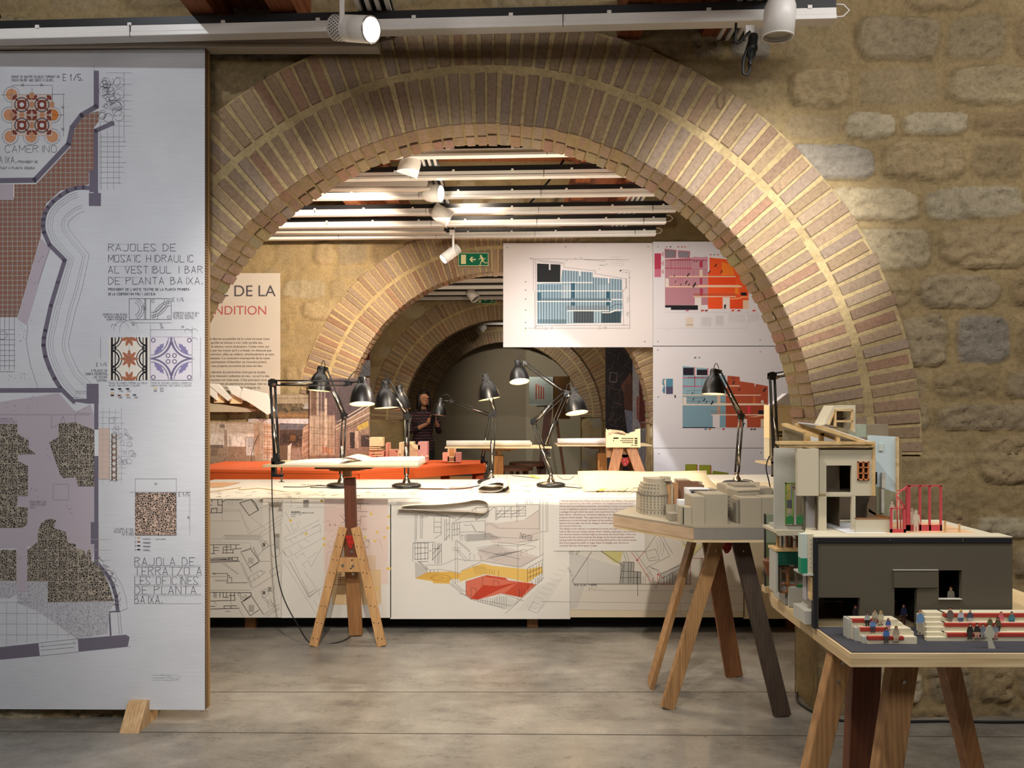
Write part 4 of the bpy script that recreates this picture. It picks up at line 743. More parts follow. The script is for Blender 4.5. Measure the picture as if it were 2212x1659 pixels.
L3([(250, 690, 250, 880), (270, 690, 270, 860), (250, 690, 410, 690), (300, 690, 300, 860), (330, 690, 330, 860), (375, 690, 375, 860), (405, 690, 405, 860), (270, 740, 405, 735), (270, 800, 405, 790), (270, 860, 405, 850), (455, 690, 455, 870), (480, 690, 480, 900), (505, 690, 505, 910), (520, 690, 520, 900), (545, 690, 545, 900), (455, 750, 545, 740), (455, 860, 545, 760), (455, 800, 545, 700), (420, 780, 440, 760), (300, 880, 390, 960), (300, 880, 410, 880), (320, 880, 410, 960), (390, 970, 390, 990), (430, 970, 430, 995), (470, 970, 470, 990), (510, 970, 510, 990), (1440, 950, 1440, 1090), (1470, 950, 1470, 1085), (1500, 930, 1500, 1060), (1530, 915, 1530, 1040), (1560, 900, 1560, 1030), (1590, 890, 1590, 1020), (1440, 1000, 1590, 940), (1440, 1050, 1590, 990), (1440, 950, 1600, 860), (1355, 1165, 1355, 1250), (1380, 1165, 1380, 1235), (1405, 1160, 1405, 1215), (1445, 1120, 1445, 1170), (1490, 1085, 1490, 1140), (1525, 1060, 1525, 1120), (1545, 1050, 1545, 1105), (1560, 1040, 1560, 1100), (1580, 1020, 1580, 1085)], BK, 1)
d.up()
for i in range(22): t_ = i/21; d.line(q3([(800+t_*10, 600+t_*150), (1060-t_*20+t_*240, 590+t_*110)] if i < 11 else [(910+(i-11)*18, 740+(i-11)*14), (1140+(i-11)*14, 700+(i-11)*10)]), G2, .7, up=False)
for i in range(13): d.line(q3([(1010+i*20, 860-i*5), (1130+i*22, 790-i*2)]), G2, .6, up=False)
for i in range(15): d.line(q3([(920+i*28, 760+i*6), (920+i*28+50, 770+i*6)]), G3, .7, up=False)
for i in range(8): d.line(q3([(860+i*18, 920+i*2), (890+i*18, 960), (900+i*17, 1010)]), '#8c6b2a', .7, up=False)
for i in range(9): d.line(q3([(280+i*20, 1060), (400+i*16, 990)]), '#9a7a36', .5, up=False)
d.ring(*q3([(540, 1050)])[0], 21, '#8c6b2a', .8, ry=7); d.ring(*q3([(500, 1050)])[0], 14, '#8c6b2a', .6, ry=4); d.lines([(*q3([(440, 1050)])[0], *q3([(640, 1050)])[0])], '#8c6b2a', .6)
L3([(630, 1110, 760, 1210), (645, 1100, 770, 1195), (640, 1060, 770, 1180), (770, 1180, 800, 1190), (730, 1210, 840, 1240), (760, 1210, 850, 1270), (800, 1085, 800, 1225), (855, 1150, 855, 1270), (910, 1160, 910, 1275), (855, 1150, 910, 1165), (975, 1040, 975, 1130), (1085, 1075, 1085, 1135), (1140, 1085, 1140, 1140), (1085, 1075, 1140, 1085), (850, 1270, 1205, 1370), (940, 1278, 1275, 1340), (1170, 1210, 1400, 1290), (1210, 1420, 1610, 1050), (1045, 960, 1045, 1010), (1070, 965, 1070, 1015), (1095, 970, 1095, 1020), (1140, 970, 1140, 1040)], G3, .8)
d.up()
for i in range(13): d.line(q3([(930+i*24, 1275-(i*3)), (930+i*24+(4 if i > 5 else 0), 1300+i*6)]), G3, .7, up=False); d.line(q3([(1150+i*16, 1220+i*6), (1040+i*18, 1330+i*4)]), G2, .5, up=False)
for i in range(9): d.line(q3([(1330+i*32, 1400-i*4), (1560+i*30, 1130-i*10)]), G1, .5, up=False); d.line(q3([(1430+i*40, 1340-i*48), (1530+i*40, 1370-i*48)]), G1, .5, up=False)
L3([(1450, 1385, 1540, 1415), (1540, 1415, 1610, 1320), (1450, 1385, 1505, 1290), (1590, 1295, 1880, 1300)], G2, .7)
d.text('THEATER', *q3([(1350, 635)])[0], 11, G3, 1, 29, 14); d.build('printed_drawing', S2)

S4 = sheet('tracing paper with a dark curved theatre plan and red lines, on the table front', 1231, 1608, 1333, m=trace)
d = Draw(Pl(4.6)); K4 = .30741
def L4(segs, h, w): d.lines([(1050+a*K4, 980+b*K4, 1050+c*K4, 980+e*K4) for a, b, c, e in segs], h, w)
q4 = lambda q: [(1050+x*K4, 980+y*K4) for x, y in q]
d.poly(q4([(590, 1095), (1805, 1110), (1805, 1150), (590, 1150)]), '#d0c3ab'); d.poly(q4([(590, 690), (960, 800), (940, 920), (700, 910), (640, 1080), (590, 1090)]), '#c4c0b8')
d.poly(q4([(800, 680), (960, 690), (940, 770), (900, 765)]), '#c2bb7c'); d.poly(q4([(1370, 630), (1530, 640), (1450, 725)]), '#cfc793'); d.poly(q4([(940, 760), (1040, 760), (1040, 825), (1085, 830), (1085, 915), (940, 915)]), '#a3a098'); d.poly(q4([(1380, 760), (1440, 760), (1440, 915), (1210, 915), (1225, 850)]), '#b0aca4')
L4([(605, 895, 740, 690), (605, 895, 620, 915), (620, 915, 1440, 918), (800, 680, 960, 785), (960, 785, 938, 915), (960, 760, 1040, 765), (1040, 765, 1035, 915), (950, 825, 1085, 830), (1085, 830, 1085, 915), (1060, 830, 1060, 915), (970, 765, 960, 910), (1000, 765, 1000, 910), (1020, 765, 1015, 910), (940, 870, 1085, 870), (1225, 845, 1395, 770), (1230, 880, 1380, 800), (1395, 770, 1395, 915), (1225, 845, 1210, 915), (1250, 860, 1250, 915), (1270, 860, 1270, 915), (1290, 850, 1290, 915), (1310, 845, 1310, 915), (1330, 860, 1330, 915), (1390, 760, 1430, 720), (1410, 760, 1410, 915), (1065, 830, 1065, 1000)], G3, 1.3)
L4([(1120, 690, 1190, 670), (1120, 690, 1145, 755), (1190, 670, 1220, 745), (1145, 755, 1220, 745), (1150, 735, 1200, 725), (1190, 580, 1120, 680), (1220, 580, 1290, 720), (1240, 580, 1310, 700), (1290, 720, 1130, 800), (1130, 800, 1160, 830), (1360, 580, 1450, 725), (1450, 725, 1530, 640), (985, 690, 1005, 760), (965, 690, 985, 760), (1050, 690, 1140, 830), (1140, 830, 1170, 860), (1110, 830, 1200, 910), (1230, 840, 1140, 790), (1160, 800, 1220, 820)], G2, 1)
L4([(390, 1040, 1805, 1055), (590, 1097, 1805, 1110), (700, 960, 1805, 965), (1255, 1110, 1265, 1050), (1365, 1055, 1365, 1145), (1700, 930, 1810, 930), (715, 730, 712, 910)], G1, .8); L4([(1150, 830, 1180, 880), (1090, 830, 1090, 915), (1105, 860, 1105, 915), (1120, 850, 1120, 915), (1135, 840, 1150, 915), (1170, 880, 1195, 950), (1195, 950, 1200, 915)], G2, .8)
L4([(1435, 735, 1435, 915), (1435, 735, 1530, 735), (1230, 915, 1435, 918), (1062, 748, 1020, 690), (1062, 748, 1120, 680), (1062, 748, 1160, 905), (1210, 845, 1250, 880), (1165, 900, 1180, 870), (1205, 840, 1205, 915)], '#b9474c', 1.3); d.disc(*q4([(1062, 748)])[0], 2.2, '#b9474c'); d.disc(*q4([(1210, 848)])[0], 2, '#b9474c')
for r_ in (24, 30, 36): d.line(d.arc(*q4([(1130, 660)])[0], r_, -30, 40), G1, .8)
d.text('RUE SAINT PIERRE', *q4([(620, 930)])[0], 3.6, G3, .8, 50); d.scrawl(*q4([(720, 952)])[0], 26, 3, 1, G2, .6); d.text('PLAN +0.00', *q4([(655, 690)])[0], 9, G2, .9, 52, -60); d.text('VEST LEVEL', *q4([(640, 715)])[0], 5, G2, .7, 30, -60); d.text('00.', *q4([(605, 712)])[0], 8, G2, .8, 16, -60); d.text('18 NOV 81', *q4([(567, 800)])[0], 4, G1, .7, 24, 62); d.frame(*q4([(1433, 965)])[0], *q4([(1472, 978)])[0], G3, .8)
d.build('printed_drawing', S4)
S5 = sheet('cream sheet at the right end of the table front, above the black gap', 1606, 2000, 1336.5, m=paper2)
d = Draw(Pl(4.6)); d.ring(1656, 1240, 10, G2, .9); d.ring(1656, 1240, 7, G2, 1.6); d.text('BARI', 1701, 1326, 3, G3, .8, 12); d.lines([(1608, 1085, 1608, 1330)], G1, .6); d.build('printed_drawing', S5)
S3 = sheet('translucent sheet of small red English text on the front of the table', 1196, 1393, 1190, back=4.9, m=mat('tracing_white', '#dcd9d2', .7, var=.02), Yf=4.594, lift=.003)
txt = '''guide the development of the project for the years that follow. The project
starts by approaching the urban condition. In a neighbourhood both very
central and yet somewhat peripheral, the building's relation to the street is
crucial. A significant decision in these drawings is to create an interior street,
a passage through which the public can travel from Rue de Malines to Rue
Saint Pierre - therefore an immediate offering to the public of the entire
program of the theater. The organization of the ground floor will allow
passers-by to stroll through the heart of the building. This passage is
opened only at night, but in our design it will be open all day, animating
this corner of the city.
The design of the volume is considered primarily through the entry of
natural light into the various spaces within. Initially, openings in the sawtooth
roof allowed optimal northern light to illuminate the Grand Salle. What was
found as the old cinema inspired the design of the future casual auditorium
seating under the tallest part of the building, flowing from the interior street
and encouraging the public to linger there. A skylight over the forum
drenches this key 'third space' in light.'''
words('lettering', txt, 1208, 1083, 168, Pl(4.594), '#96504a', S3, 6.08, .0015)
# marks on the level part of the sheets
d = Draw(Hp(TZ+.003), .001); d.poly([(450, 1042), (520, 1042), (480, 1052), (445, 1053)], '#d8ab84'); d.lines([(455, 1062, 520, 1053), (520, 1053, 516, 1058), (516, 1058, 560, 1054), (560, 1054, 612, 1061)], '#d3a860', 1)
d.lines([(450+R.uniform(0, 380), 1068+R.uniform(-3, 3), 0, 0) for _ in range(0)], G1, .6); d.up()
for i in range(60): x = R.uniform(455, 830); y = R.uniform(1062, 1074); d.line([(x, y), (x+R.uniform(2, 12), y+R.uniform(-1.5, 1.5))], G1, .6, up=False)
for i in range(40): x = R.uniform(640, 740); d.line([(x, 1047), (x+2, 1047.3)], '#c07a70' if i % 2 else G2, .7, up=False)
for i in range(70): x = R.uniform(860, 1300); y = R.uniform(1040, 1072); d.line([(x, y), (x+R.uniform(3, 16), y+R.uniform(-1, 1))], R.choice((G1, G2, '#d0a24a')), .6, up=False)
d.poly([(905, 1055), (960, 1054), (962, 1057), (906, 1058)], '#d98a78'); d.poly([(970, 1053), (1022, 1052), (1020, 1056), (972, 1057)], '#d98a78')
for x in range(1203, 1270, 5): d.line([(x, 1068), (x+3, 1068)], G3, 1, up=False)
for x in range(1210, 1400, 4): d.line([(x, 1075.5), (x+2.5, 1075.6)], '#a06a60', 1, up=False)
for q in ([(1076, 1027), (1076, 1036), (1079, 1036), (1079, 1027)], [(1094, 1026), (1094, 1036)], [(1105, 1027), (1135, 1030), (1165, 1033)], [(1203, 1027), (1215, 1035), (1230, 1036), (1240, 1028)], [(1250, 1027), (1262, 1036)], [(1255, 1027), (1268, 1036)]): d.line(q, G2, .9, up=False)
d.poly([(1249, 1024.8), (1260, 1024.8), (1270, 1036), (1262, 1036)], '#9aa0ac'); d.poly([(1140, 1027), (1152, 1026), (1168, 1033), (1160, 1034)], '#d9c877')
d.build('faint_drawing', LT)['kind'] = 'stuff'
# curled and folded papers on the table
def ribbon(name, label, path, y0, y1, m, cat='paper', th=.0015):
    path = [Vector((x, 0, z)) for x, z in path]; n = len(path); b = MB(); q = []
    for i, p in enumerate(path):
        t_ = (path[min(i+1, n-1)]-path[max(i-1, 0)]).normalized(); nn = Vector((-t_.z, 0, t_.x))*th
        q += [(p.x, y0, p.z), (p.x, y1, p.z), (p.x+nn.x, y1, p.z+nn.z), (p.x+nn.x, y0, p.z+nn.z)]
    fs = [(4*i+j, 4*i+(j+1) % 4, 4*i+4+(j+1) % 4, 4*i+4+j) for i in range(n-1) for j in range(4)]
    b.add(q, fs, 0, False); return b.build(name, m, label=label, cat=cat)
def spline(pts, k=6):
    out = []; n = len(pts)
    for i in range(n-1):
        p0, p1, p2, p3 = pts[max(i-1, 0)], pts[i], pts[i+1], pts[min(i+2, n-1)]
        for j in range(k):
            t_ = j/k; out.append(tuple(.5*((2*b)+(c-a)*t_+(2*a-5*b+4*c-d_)*t_**2+(3*b-a-3*c+d_)*t_**3) for a, b, c, d_ in zip(p0, p1, p2, p3)))
    return out+[pts[-1]]
xz = lambda px, py, Y: ((px-CX)*Y/F, HC-(py-CY)*Y/F)
o = ribbon('folded_drawing', 'big folded sheet with a loop at its right end, hanging over the table edge', spline([xz(*q, 4.585) for q in ((860, 1098), (930, 1101), (1010, 1104), (1046, 1106), (1055, 1094), (1050, 1082), (1030, 1078), (1000, 1083), (950, 1088), (900, 1089), (868, 1092))]), 4.54, 5.05, mat('paper_folded', '#d8cdbd', .75, var=.02))
ribbon('rolled_drawing', 'coiled sheet of drawings standing on the table behind the folded one', spline([xz(*q, 4.9) for q in ((1000, 1064), (1050, 1070), (1085, 1067), (1100, 1056), (1094, 1045), (1072, 1041), (1040, 1050), (1035, 1058), (1060, 1062), (1082, 1058), (1086, 1050), (1070, 1047))]), 4.86, 5.2, MATS['paper_folded'])
b = MB(); xa, xb = (1257-CX)*5.15/F, (1552-CX)*5.15/F; rows = []
for y, z in spline([(4.95, TZ+.006), (5.1, TZ+.008), (5.25, TZ+.02), (5.38, TZ+.045), (5.45, TZ+.075), (5.46, TZ+.1)], 5): rows.append([(xa+(xb-xa)*i/8, y, z+(.004*math.sin(i))) for i in range(9)])
q = [v for r_ in rows for v in r_]; n = len(rows); fs = [(i*9+j, i*9+j+1, i*9+10+j, i*9+9+j) for i in range(n-1) for j in range(8)]
b.add(q, fs, 0, True); o = b.build('curled_drawing', paper2, label='large cream sheet with its back edge curled up, right of the lamp base', cat='drawing'); o.modifiers.new('thick', 'SOLIDIFY').thickness = .0012
d = Draw(Hp(TZ+.009), .002)
for i in range(6): d.line([(1272+i*12, 1068), (1322+i*11, 1044)], R.choice(('#c8855e', '#a98d70', '#d0a860')), .9)
d.lines([(1335, 1070, 1375, 1042), (1345, 1070, 1385, 1045), (1355, 1070, 1392, 1048), (1362, 1045, 1392, 1048), (1352, 1052, 1388, 1055), (1343, 1060, 1378, 1063), (1285, 1060, 1335, 1062), (1300, 1052, 1345, 1054)], G2, .8); d.poly([(1290, 1060), (1300, 1055), (1312, 1055), (1302, 1060)], '#dcb865')
d.build('printed_drawing', o)
# ---------------------------------------------------------------- architect lamps
bulb_on = mat('bulb_lit', '#ffdf9f', .3, emit=16, var=0); bulb_off = mat('bulb_off', '#d9d5cc', .3, var=0); refl = mat('reflector', '#e9e4d8', .35, var=0); chrome = mat('chrome', '#bdb6a8', .18, 1, var=0)
def desk_lamp(label, Y, base, elbow, joint, cap, tip, lit=0, sc=1.0, clamp=None, cord=None, top=None, ty=.06):
    """base: photograph pixel of the foot of the lower arm; elbow, joint: ends of the arms; cap, tip: ends of the shade"""
    p = lambda q, y=Y: P(*q, y); pb = p(base); rt = root('architect_lamp', label, 'lamp', pb, 'black architect lamps')
    if clamp is None:
        pb.z = TZ+.004 if top is None else top
        MB().lathe([(1e-4, 0), (.102, 0), (.106, .004), (.106, .018), (.09, .026), (.03, .033), (.024, .036), (1e-4, .036)], pb, n=36).build('base', black, rt)
        s_ = pb+Vector((0, 0, .034)); MB().lathe([(.03, 0), (.026, .016), (.017, .03), (.013, .05), (.013, .062), (1e-4, .064)], s_).build('pivot', chrome, rt); s_ = s_+Vector((0, 0, .058))
    else:
        s_ = pb; x, z0, z1 = clamp; h = z1-z0
        b = MB().box(x-.012, x+.012, Y-.02, Y+.02, z0, z1+.035); b.box(x-.012, x+.055, Y-.016, Y+.016, z0, z0+.014); b.box(x-.012, x+.06, Y-.02, Y+.02, z1, z1+.016); b.box(x-.004, x+.03, Y-.018, Y+.018, z1, z1+.065)
        b.build('clamp', plast, rt, bevel=.002)
        MB().tube([(x+.045, Y, z0-.03), (x+.045, Y, z1)], .005, 8).bar((x+.03, Y, z0-.03), (x+.062, Y, z0-.03), .005, .005).build('clamp_screw', steel, rt)
    e, j = p(elbow), p(joint); dy = Vector((0, .022, 0))
    def arm(a, c, name, sp):
        d = (c-a).normalized(); nrm = Vector((d.z, 0, -d.x))*.018; arm_ = MB()
        for sx in (-1, 1):
            for yy in (-1, 1): arm_.tube([a+nrm*sx*.75+dy*yy*.5, c+nrm*sx*.75+dy*yy*.5], .0042*sc, 8)
        o = arm_.build(name, black, rt); L = (c-a).length; sp_ = MB()
        for yy in (-1, 1):
            q = [a+d*L*.12+nrm*(.35-.5*0)+dy*yy*.8, a+d*L*(.12+sp)-nrm*.35+dy*yy*.8]; sp_.tube(q, .0058*sc, 8)
        sp_.build('spring', steel, o); return o
    arm(s_, e, 'lower_arm', .36); arm(e, j, 'upper_arm', .4)
    b = MB(); 
    for yy in (-.017, .017): b.ext([e+Vector((x, yy, z)) for x, z in ((-.022, -.018), (.0, -.026), (.022, -.016), (.022, .016), (0, .026), (-.022, .016))], (0, .003, 0))
    for q in ((-.012, -.008), (.012, .008), (.012, -.01)): b.cyl(e+Vector((q[0], -.024, q[1])), e+Vector((q[0], .024, q[1])), .005, 8)
    b.build('elbow_joint', black, rt); MB().cyl(e+Vector((.016, -.04, -.012)), e+Vector((.016, -.018, -.012)), .009, 10).build('wing_nut', chrome, rt)
    c, t = p(cap), p(tip); t.y -= (t-c).length*ty; ax = (t-c).normalized(); L = (t-c).length; k = L/.172
    b = MB(); b.ext([j+Vector((x, -.012, z)) for x, z in ((-.018, -.02), (.02, -.012), (.02, .012), (-.018, .02))], (0, .024, 0)); b.tube([j, c+ax*.028*k], .006, 8); b.build('head_joint', black, rt)
    sh = MB().lathe([(1e-4, 0), (.012, .0), (.022, .004), (.0245, .012), (.0245, .034), (.027, .036), (.027, .046), (.033, .052), (.045, .066), (.057, .088), (.066, .114), (.0725, .144), (.075, .172)] if k == 1 else
        [(r*k, h*k) for r, h in ((1e-4, 0), (.012, .0), (.022, .004), (.0245, .012), (.0245, .034), (.027, .036), (.027, .046), (.033, .052), (.045, .066), (.057, .088), (.066, .114), (.0725, .144), (.075, .172))], c, ax, 36).build('lamp_shade', black, rt)
    MB().lathe([(r*k, h*k) for r, h in ((.075, .172), (.0735, .172), (.071, .144), (.0645, .114), (.055, .088), (.043, .067), (.02, .056), (1e-4, .055))], c, ax, 36).build('reflector', refl, sh)
    v = MB()
    for i in range(14): a = 6.283*i/14; u = ax.orthogonal().normalized(); w_ = ax.cross(u); q = c+ax*.024*k+(u*math.cos(a)+w_*math.sin(a))*.0248*k; v.bar(q-ax*.008*k, q+ax*.008*k, .0025, .0015)
    v.build('cooling_ribs', plast, sh)
    MB().ball(c+ax*.118*k, .03*k, 14).build('bulb', bulb_on if lit else bulb_off, rt)
    if lit:
        o = lamp('lamp_light', 'SPOT', c+ax*.152*k, lit, (1, .73, .40), c+ax*2, .025, cone=150, blend=.6)
    lp = [c+ax*.004, c-ax*.03+(j-c)*.15, c-ax*.05+(j-c)*.5, c-ax*.035+(j-c)*.85, j+Vector((0, 0, .012))]; MB().tube(spline([tuple(q) for q in lp], 5), .0028, 6).build('cable_loop', plast, rt)
    if cord: MB().tube(spline([tuple(q) for q in cord], 6), .0035, 6).build('power_cord', plast, rt)
    return rt
ht = lambda px, py: Hp(TZ+.008).P(px, py)
desk_lamp('black desk lamp bending over the table behind the wooden reading stand', 5.25, (738, 1046), (743, 898), (702, 797), (694, 790), (690, 844), 3, cord=[ht(730, 1052), ht(690, 1049), ht(650, 1052), ht(612, 1051.5)])
desk_lamp('black round-base desk lamp between the reading stand and the folded sheet', 5.22, (878, 1044), (880, 900), (838, 823), (831, 822), (835, 881), 3, cord=[ht(870, 1055), ht(840, 1054.5), ht(790, 1055), ht(730, 1054), ht(670, 1053)])
desk_lamp('black desk lamp behind the coiled drawing, its shade turned toward the viewer', 5.5, (1061, 1040), (1068, 893), (1052, 822), (1047, 808), (1057, 862), 3, cord=[ht(1058, 1043), ht(1030, 1050), ht(990, 1056), ht(930, 1056), ht(880, 1054)])
desk_lamp('lit black lamp with a Z-shaped arm and round base in the middle of the table', 5.28, (1190, 1044), (1152, 911), (1223, 848), (1238, 838), (1245, 892), 4, ty=.24, cord=[ht(1210, 1050), ht(1240, 1053), ht(1258, 1054), ht(1300, 1050)])
desk_lamp('black desk lamp in front of the blue and brick-red section drawing', 5.4, (1592, 1040), (1601, 899), (1553, 803), (1542, 796), (1540, 851), 3, cord=[ht(1600, 1045), ht(1625, 1042), ht(1622, 1038), ht(1605, 1036)])
zt = 1.104
desk_lamp('lit black lamp clamped to the left edge of the wooden reading stand', 4.3, (598, 1000), (589, 827), (752, 828), (782, 813), (785, 873), 5, ty=.2, clamp=(-1.412, zt-.075, zt+.002),
          cord=[P(587, 1000, 4.28), P(588, 1080, 4.27), P(592, 1150, 4.27), P(598, 1230, 4.27), P(612, 1290, 4.28), P(640, 1345, 4.3), Vector((-1.2, 4.36, .006)), Vector((-1.05, 4.4, .006)), Vector((-1.0, 4.5, .006))])
desk_lamp('black lamp clamped up at the right, its arm reaching behind the arch pier', 4.3, (1676, 985), (1668, 812), (1765, 796), (1800, 790), (1803, 850), 0, clamp=(1.585, zt-.075, zt+.002), cord=[P(1662, 985, 4.28), P(1655, 1010, 4.27), P(1663, 1050, 4.27), P(1672, 1120, 4.27), P(1690, 1300, 4.27)])
desk_lamp('lit lamp reaching left high above the Z-shaped one, in front of the dark end wall', 6.45, (1170, 975), (1224, 852), (1134, 784), (1118, 778), (1122, 825), 4, ty=.3, clamp=(.31, 1.025, 1.098))
desk_lamp('small dark lamp with a long low arm, clamped to the end of the red table', 6.95, (1042, 990), (1060, 897), (976, 867), (952, 860), (948, 897), 0, sc=.8, clamp=(-.27, .80, .91))
desk_lamp('slim black lamp half hidden behind the round-base lamp, on the red table', 6.7, (876, 1000), (884, 903), (866, 836), (861, 832), (866, 884), 0, sc=.8, top=.909)

# ---------------------------------------------------------------- reading stands and trestles
fir = wood('fir', '#a3764a', '#c69c66', (5, 5, .5), 9); redwood = wood('redwood', '#4c2715', '#733d20', (5, 5, .4), 8); fir2 = wood('fir_dark', '#7f5530', '#a67748', (5, 5, .45), 8)
ply = wood('plywood', '#b89c70', '#dcc8a0', (.6, .6, 26), 3); red = mat('red_steel', '#b3271f', .4, var=.05); bolt = steel
def holes(rt, pts, r=.0045, m=None, name='screw_hole'):
    for p_ in pts: MB().cyl(Vector(p_)+Vector((0, -.0012, 0)), Vector(p_)+Vector((0, .002, 0)), r, 8).build(name, m or plast, rt)
def reading_stand(label, x, Y, z, half, full=True, m=fir, skew=0):
    rt = root('reading_stand', label, 'stand', (x, Y, 0)); b = MB()
    b.ext([(x-half, Y-.2+skew, z-.012), (x+half, Y-.2-skew, z-.012), (x+half, Y+.2-skew, z-.012), (x-half, Y+.2+skew, z-.012)], (0, 0, .012)); b.build('board', mat('pale_board', '#cdb893', .6), rt)
    MB().box(x-.17, x+.17, Y-.12, Y+.12, z-.03, z-.0125).build('support_plate', fir2, rt, bevel=.003); MB().cyl((x, Y, z-.043), (x, Y, z-.0305), .11, 36).build('round_plate', fir2, rt); MB().cyl((x, Y, z-.085), (x, Y, z-.0435), .027, 20).build('swivel', fir, rt)
    if not full:
        b = MB().box(x-.045, x+.045, Y-.045, Y+.045, 0, z-.086); b.build('post', m, rt, bevel=.004); MB().box(x-.25, x+.25, Y-.05, Y+.05, 0, .05).build('foot', m, rt); MB().box(x-.05, x+.05, Y-.3, Y-.0505, 0, .05).build('foot', m, rt)
    return rt
rs = reading_stand('wooden reading stand on an A-shaped trestle, in front of the long table', -1.0, 4.42, zt, .46, skew=.015)
zz = lambda py, Y: HC-(py-CY)*Y/F
MB().bar(P(756, 1032, 4.42), P(761, 1210, 4.43), .066, .045).build('post', redwood, rs, bevel=.003)
MB().bar(P(757, 1160, 4.47), P(769, 1371, 4.535), .082, .035).build('leg', fir2, rs, bevel=.003)
for a, b_, c in (((742, 1139), (678, 1396), 1), ((768, 1139), (825, 1396), 1)):
    A_, B_ = P(*a, 4.40), P(*b_, 4.345); B_.z = .002; MB().bar(A_, B_, .052, .036).build('leg', fir, rs, bevel=.003)
    for s_ in (.06, .16, .27, .38, .5, .66, .8, .93): q = A_.lerp(B_, s_)+Vector((0, -.0185, 0)); holes(rs, [q+Vector((-.012, 0, 0)), q+Vector((.014, 0, -.004))], .0035)
MB().pbox(728, 1205, 778, 1236, 4.375, .03).build('crosspiece', fir, rs, bevel=.002)
holes(rs, [P(740, 1222, 4.374), P(762, 1223, 4.374)], .010, steel, 'bolt'); holes(rs, [P(760, 1210, 4.374), P(758, 1228, 4.374)], .005)
b = MB(); b.pext([(746, 1157), (764, 1157), (764, 1172), (758, 1186), (752, 1178)], 4.395, .012); b.build('red_bracket', red, rs); holes(rs, [P(752, 1165, 4.394), P(760, 1165, 4.394), P(757, 1176, 4.394)], .004); holes(rs, [P(760, 1192, 4.40), P(763, 1240, 4.45)], .010, steel, 'bolt'); holes(rs, [P(757, 1275, 4.485), P(773, 1275, 4.485), P(765, 1288, 4.485), P(759, 1318, 4.5), P(775, 1316, 4.5), P(768, 1333, 4.505), P(763, 1360, 4.515), P(777, 1358, 4.515)], .004, steel, 'nail')
def open_book(label, x0, x1, xm, Y, z):
    rt = root('open_drawings', label, 'drawings', ((x0+x1)/2, Y, z)); b = MB()
    for y0, y1, h0, h1, xa, xb in ((Y-.17, Y+.15, .004, .018, x0, xm), (Y-.18, Y+.16, .012, .03, xm, x1)):
        pr = spline([(xa, z+h0*.3), (xa+(xb-xa)*.25, z+(h0+h1)*.5), (xa+(xb-xa)*.75, z+h1*.9), (xb, z+(h0 if xb == xm else h1*.9))], 5); n = len(pr)
        q = [(x, y, zz_) for x, zz_ in pr for y in (y0, y1)]+[(x, y, z) for x, zz_ in pr for y in (y0, y1)]
        fs = [(2*i, 2*i+2, 2*i+3, 2*i+1) for i in range(n-1)]+[(2*n+2*i, 2*i, 2*i+1, 2*n+2*i+1) for i in (0, n-1)]+[(2*i, 2*n+2*i, 2*n+2*i+2, 2*i+2) for i in range(n-1)]+[(2*i+1, 2*i+3, 2*n+2*i+3, 2*n+2*i+1) for i in range(n-1)]
        b.add(q, fs, 0)
    b.build('page_block', paper, rt)
    b = MB(); pr = spline([(xm-.02, z+.026), (xm+.02, z+.045), (xm+.07, z+.04), (xm+.12, z+.024)], 5); n = len(pr); b.add([(x, y, q) for x, q in pr for y in (Y-.175, Y+.12)], [(2*i, 2*i+2, 2*i+3, 2*i+1) for i in range(n-1)], 0, True); o = b.build('turned_page', mat('page_warm', '#e3d6bb', .7, var=0), rt); o.modifiers.new('thick', 'SOLIDIFY').thickness = .001
    return rt
open_book('open stack of drawings lying on the wooden reading stand', -1.37, -.54, -.99, 4.42, zt+.001)
r2 = reading_stand('reading stand mostly hidden behind the theatre model and the arch pier', 2.04, 4.42, zt, .46, False)
ra = reading_stand('distant reading stand with a white roll, left of the Z-shaped lamp', -.1, 6.5, 1.096, .47, False, wood('orange_fir', '#a5682c', '#d0924a', (5, 5, .5), 8))
rb = reading_stand('distant reading stand with stacked paper, right of the Z-shaped lamp', .88, 6.85, 1.096, .44, False, MATS['orange_fir'])
b = MB(); b.lathe([(1e-4, 0), (.026, 0), (.026, .75), (1e-4, .75)], (-.565, 6.42, 1.096+.027), (1, 0, 0), 20); b.box(-.5, .2, 6.46, 6.66, 1.097, 1.125); b.build('paper_roll', paper, label='long white paper roll on the distant reading stand left of the Z-shaped lamp', cat='paper')
b = MB(); b.lathe([(1e-4, 0), (.026, 0), (.03, .50), (1e-4, .56)], (.45, 6.76, 1.096+.031), (1, 0, 0), 20); b.box(.47, 1.0, 6.8, 7.0, 1.097, 1.13); b.build('paper_roll', mat('paper_lilac', '#d5cdd0', .7, var=.02), label='rolled and stacked paper on the distant reading stand beside the cream model', cat='paper')
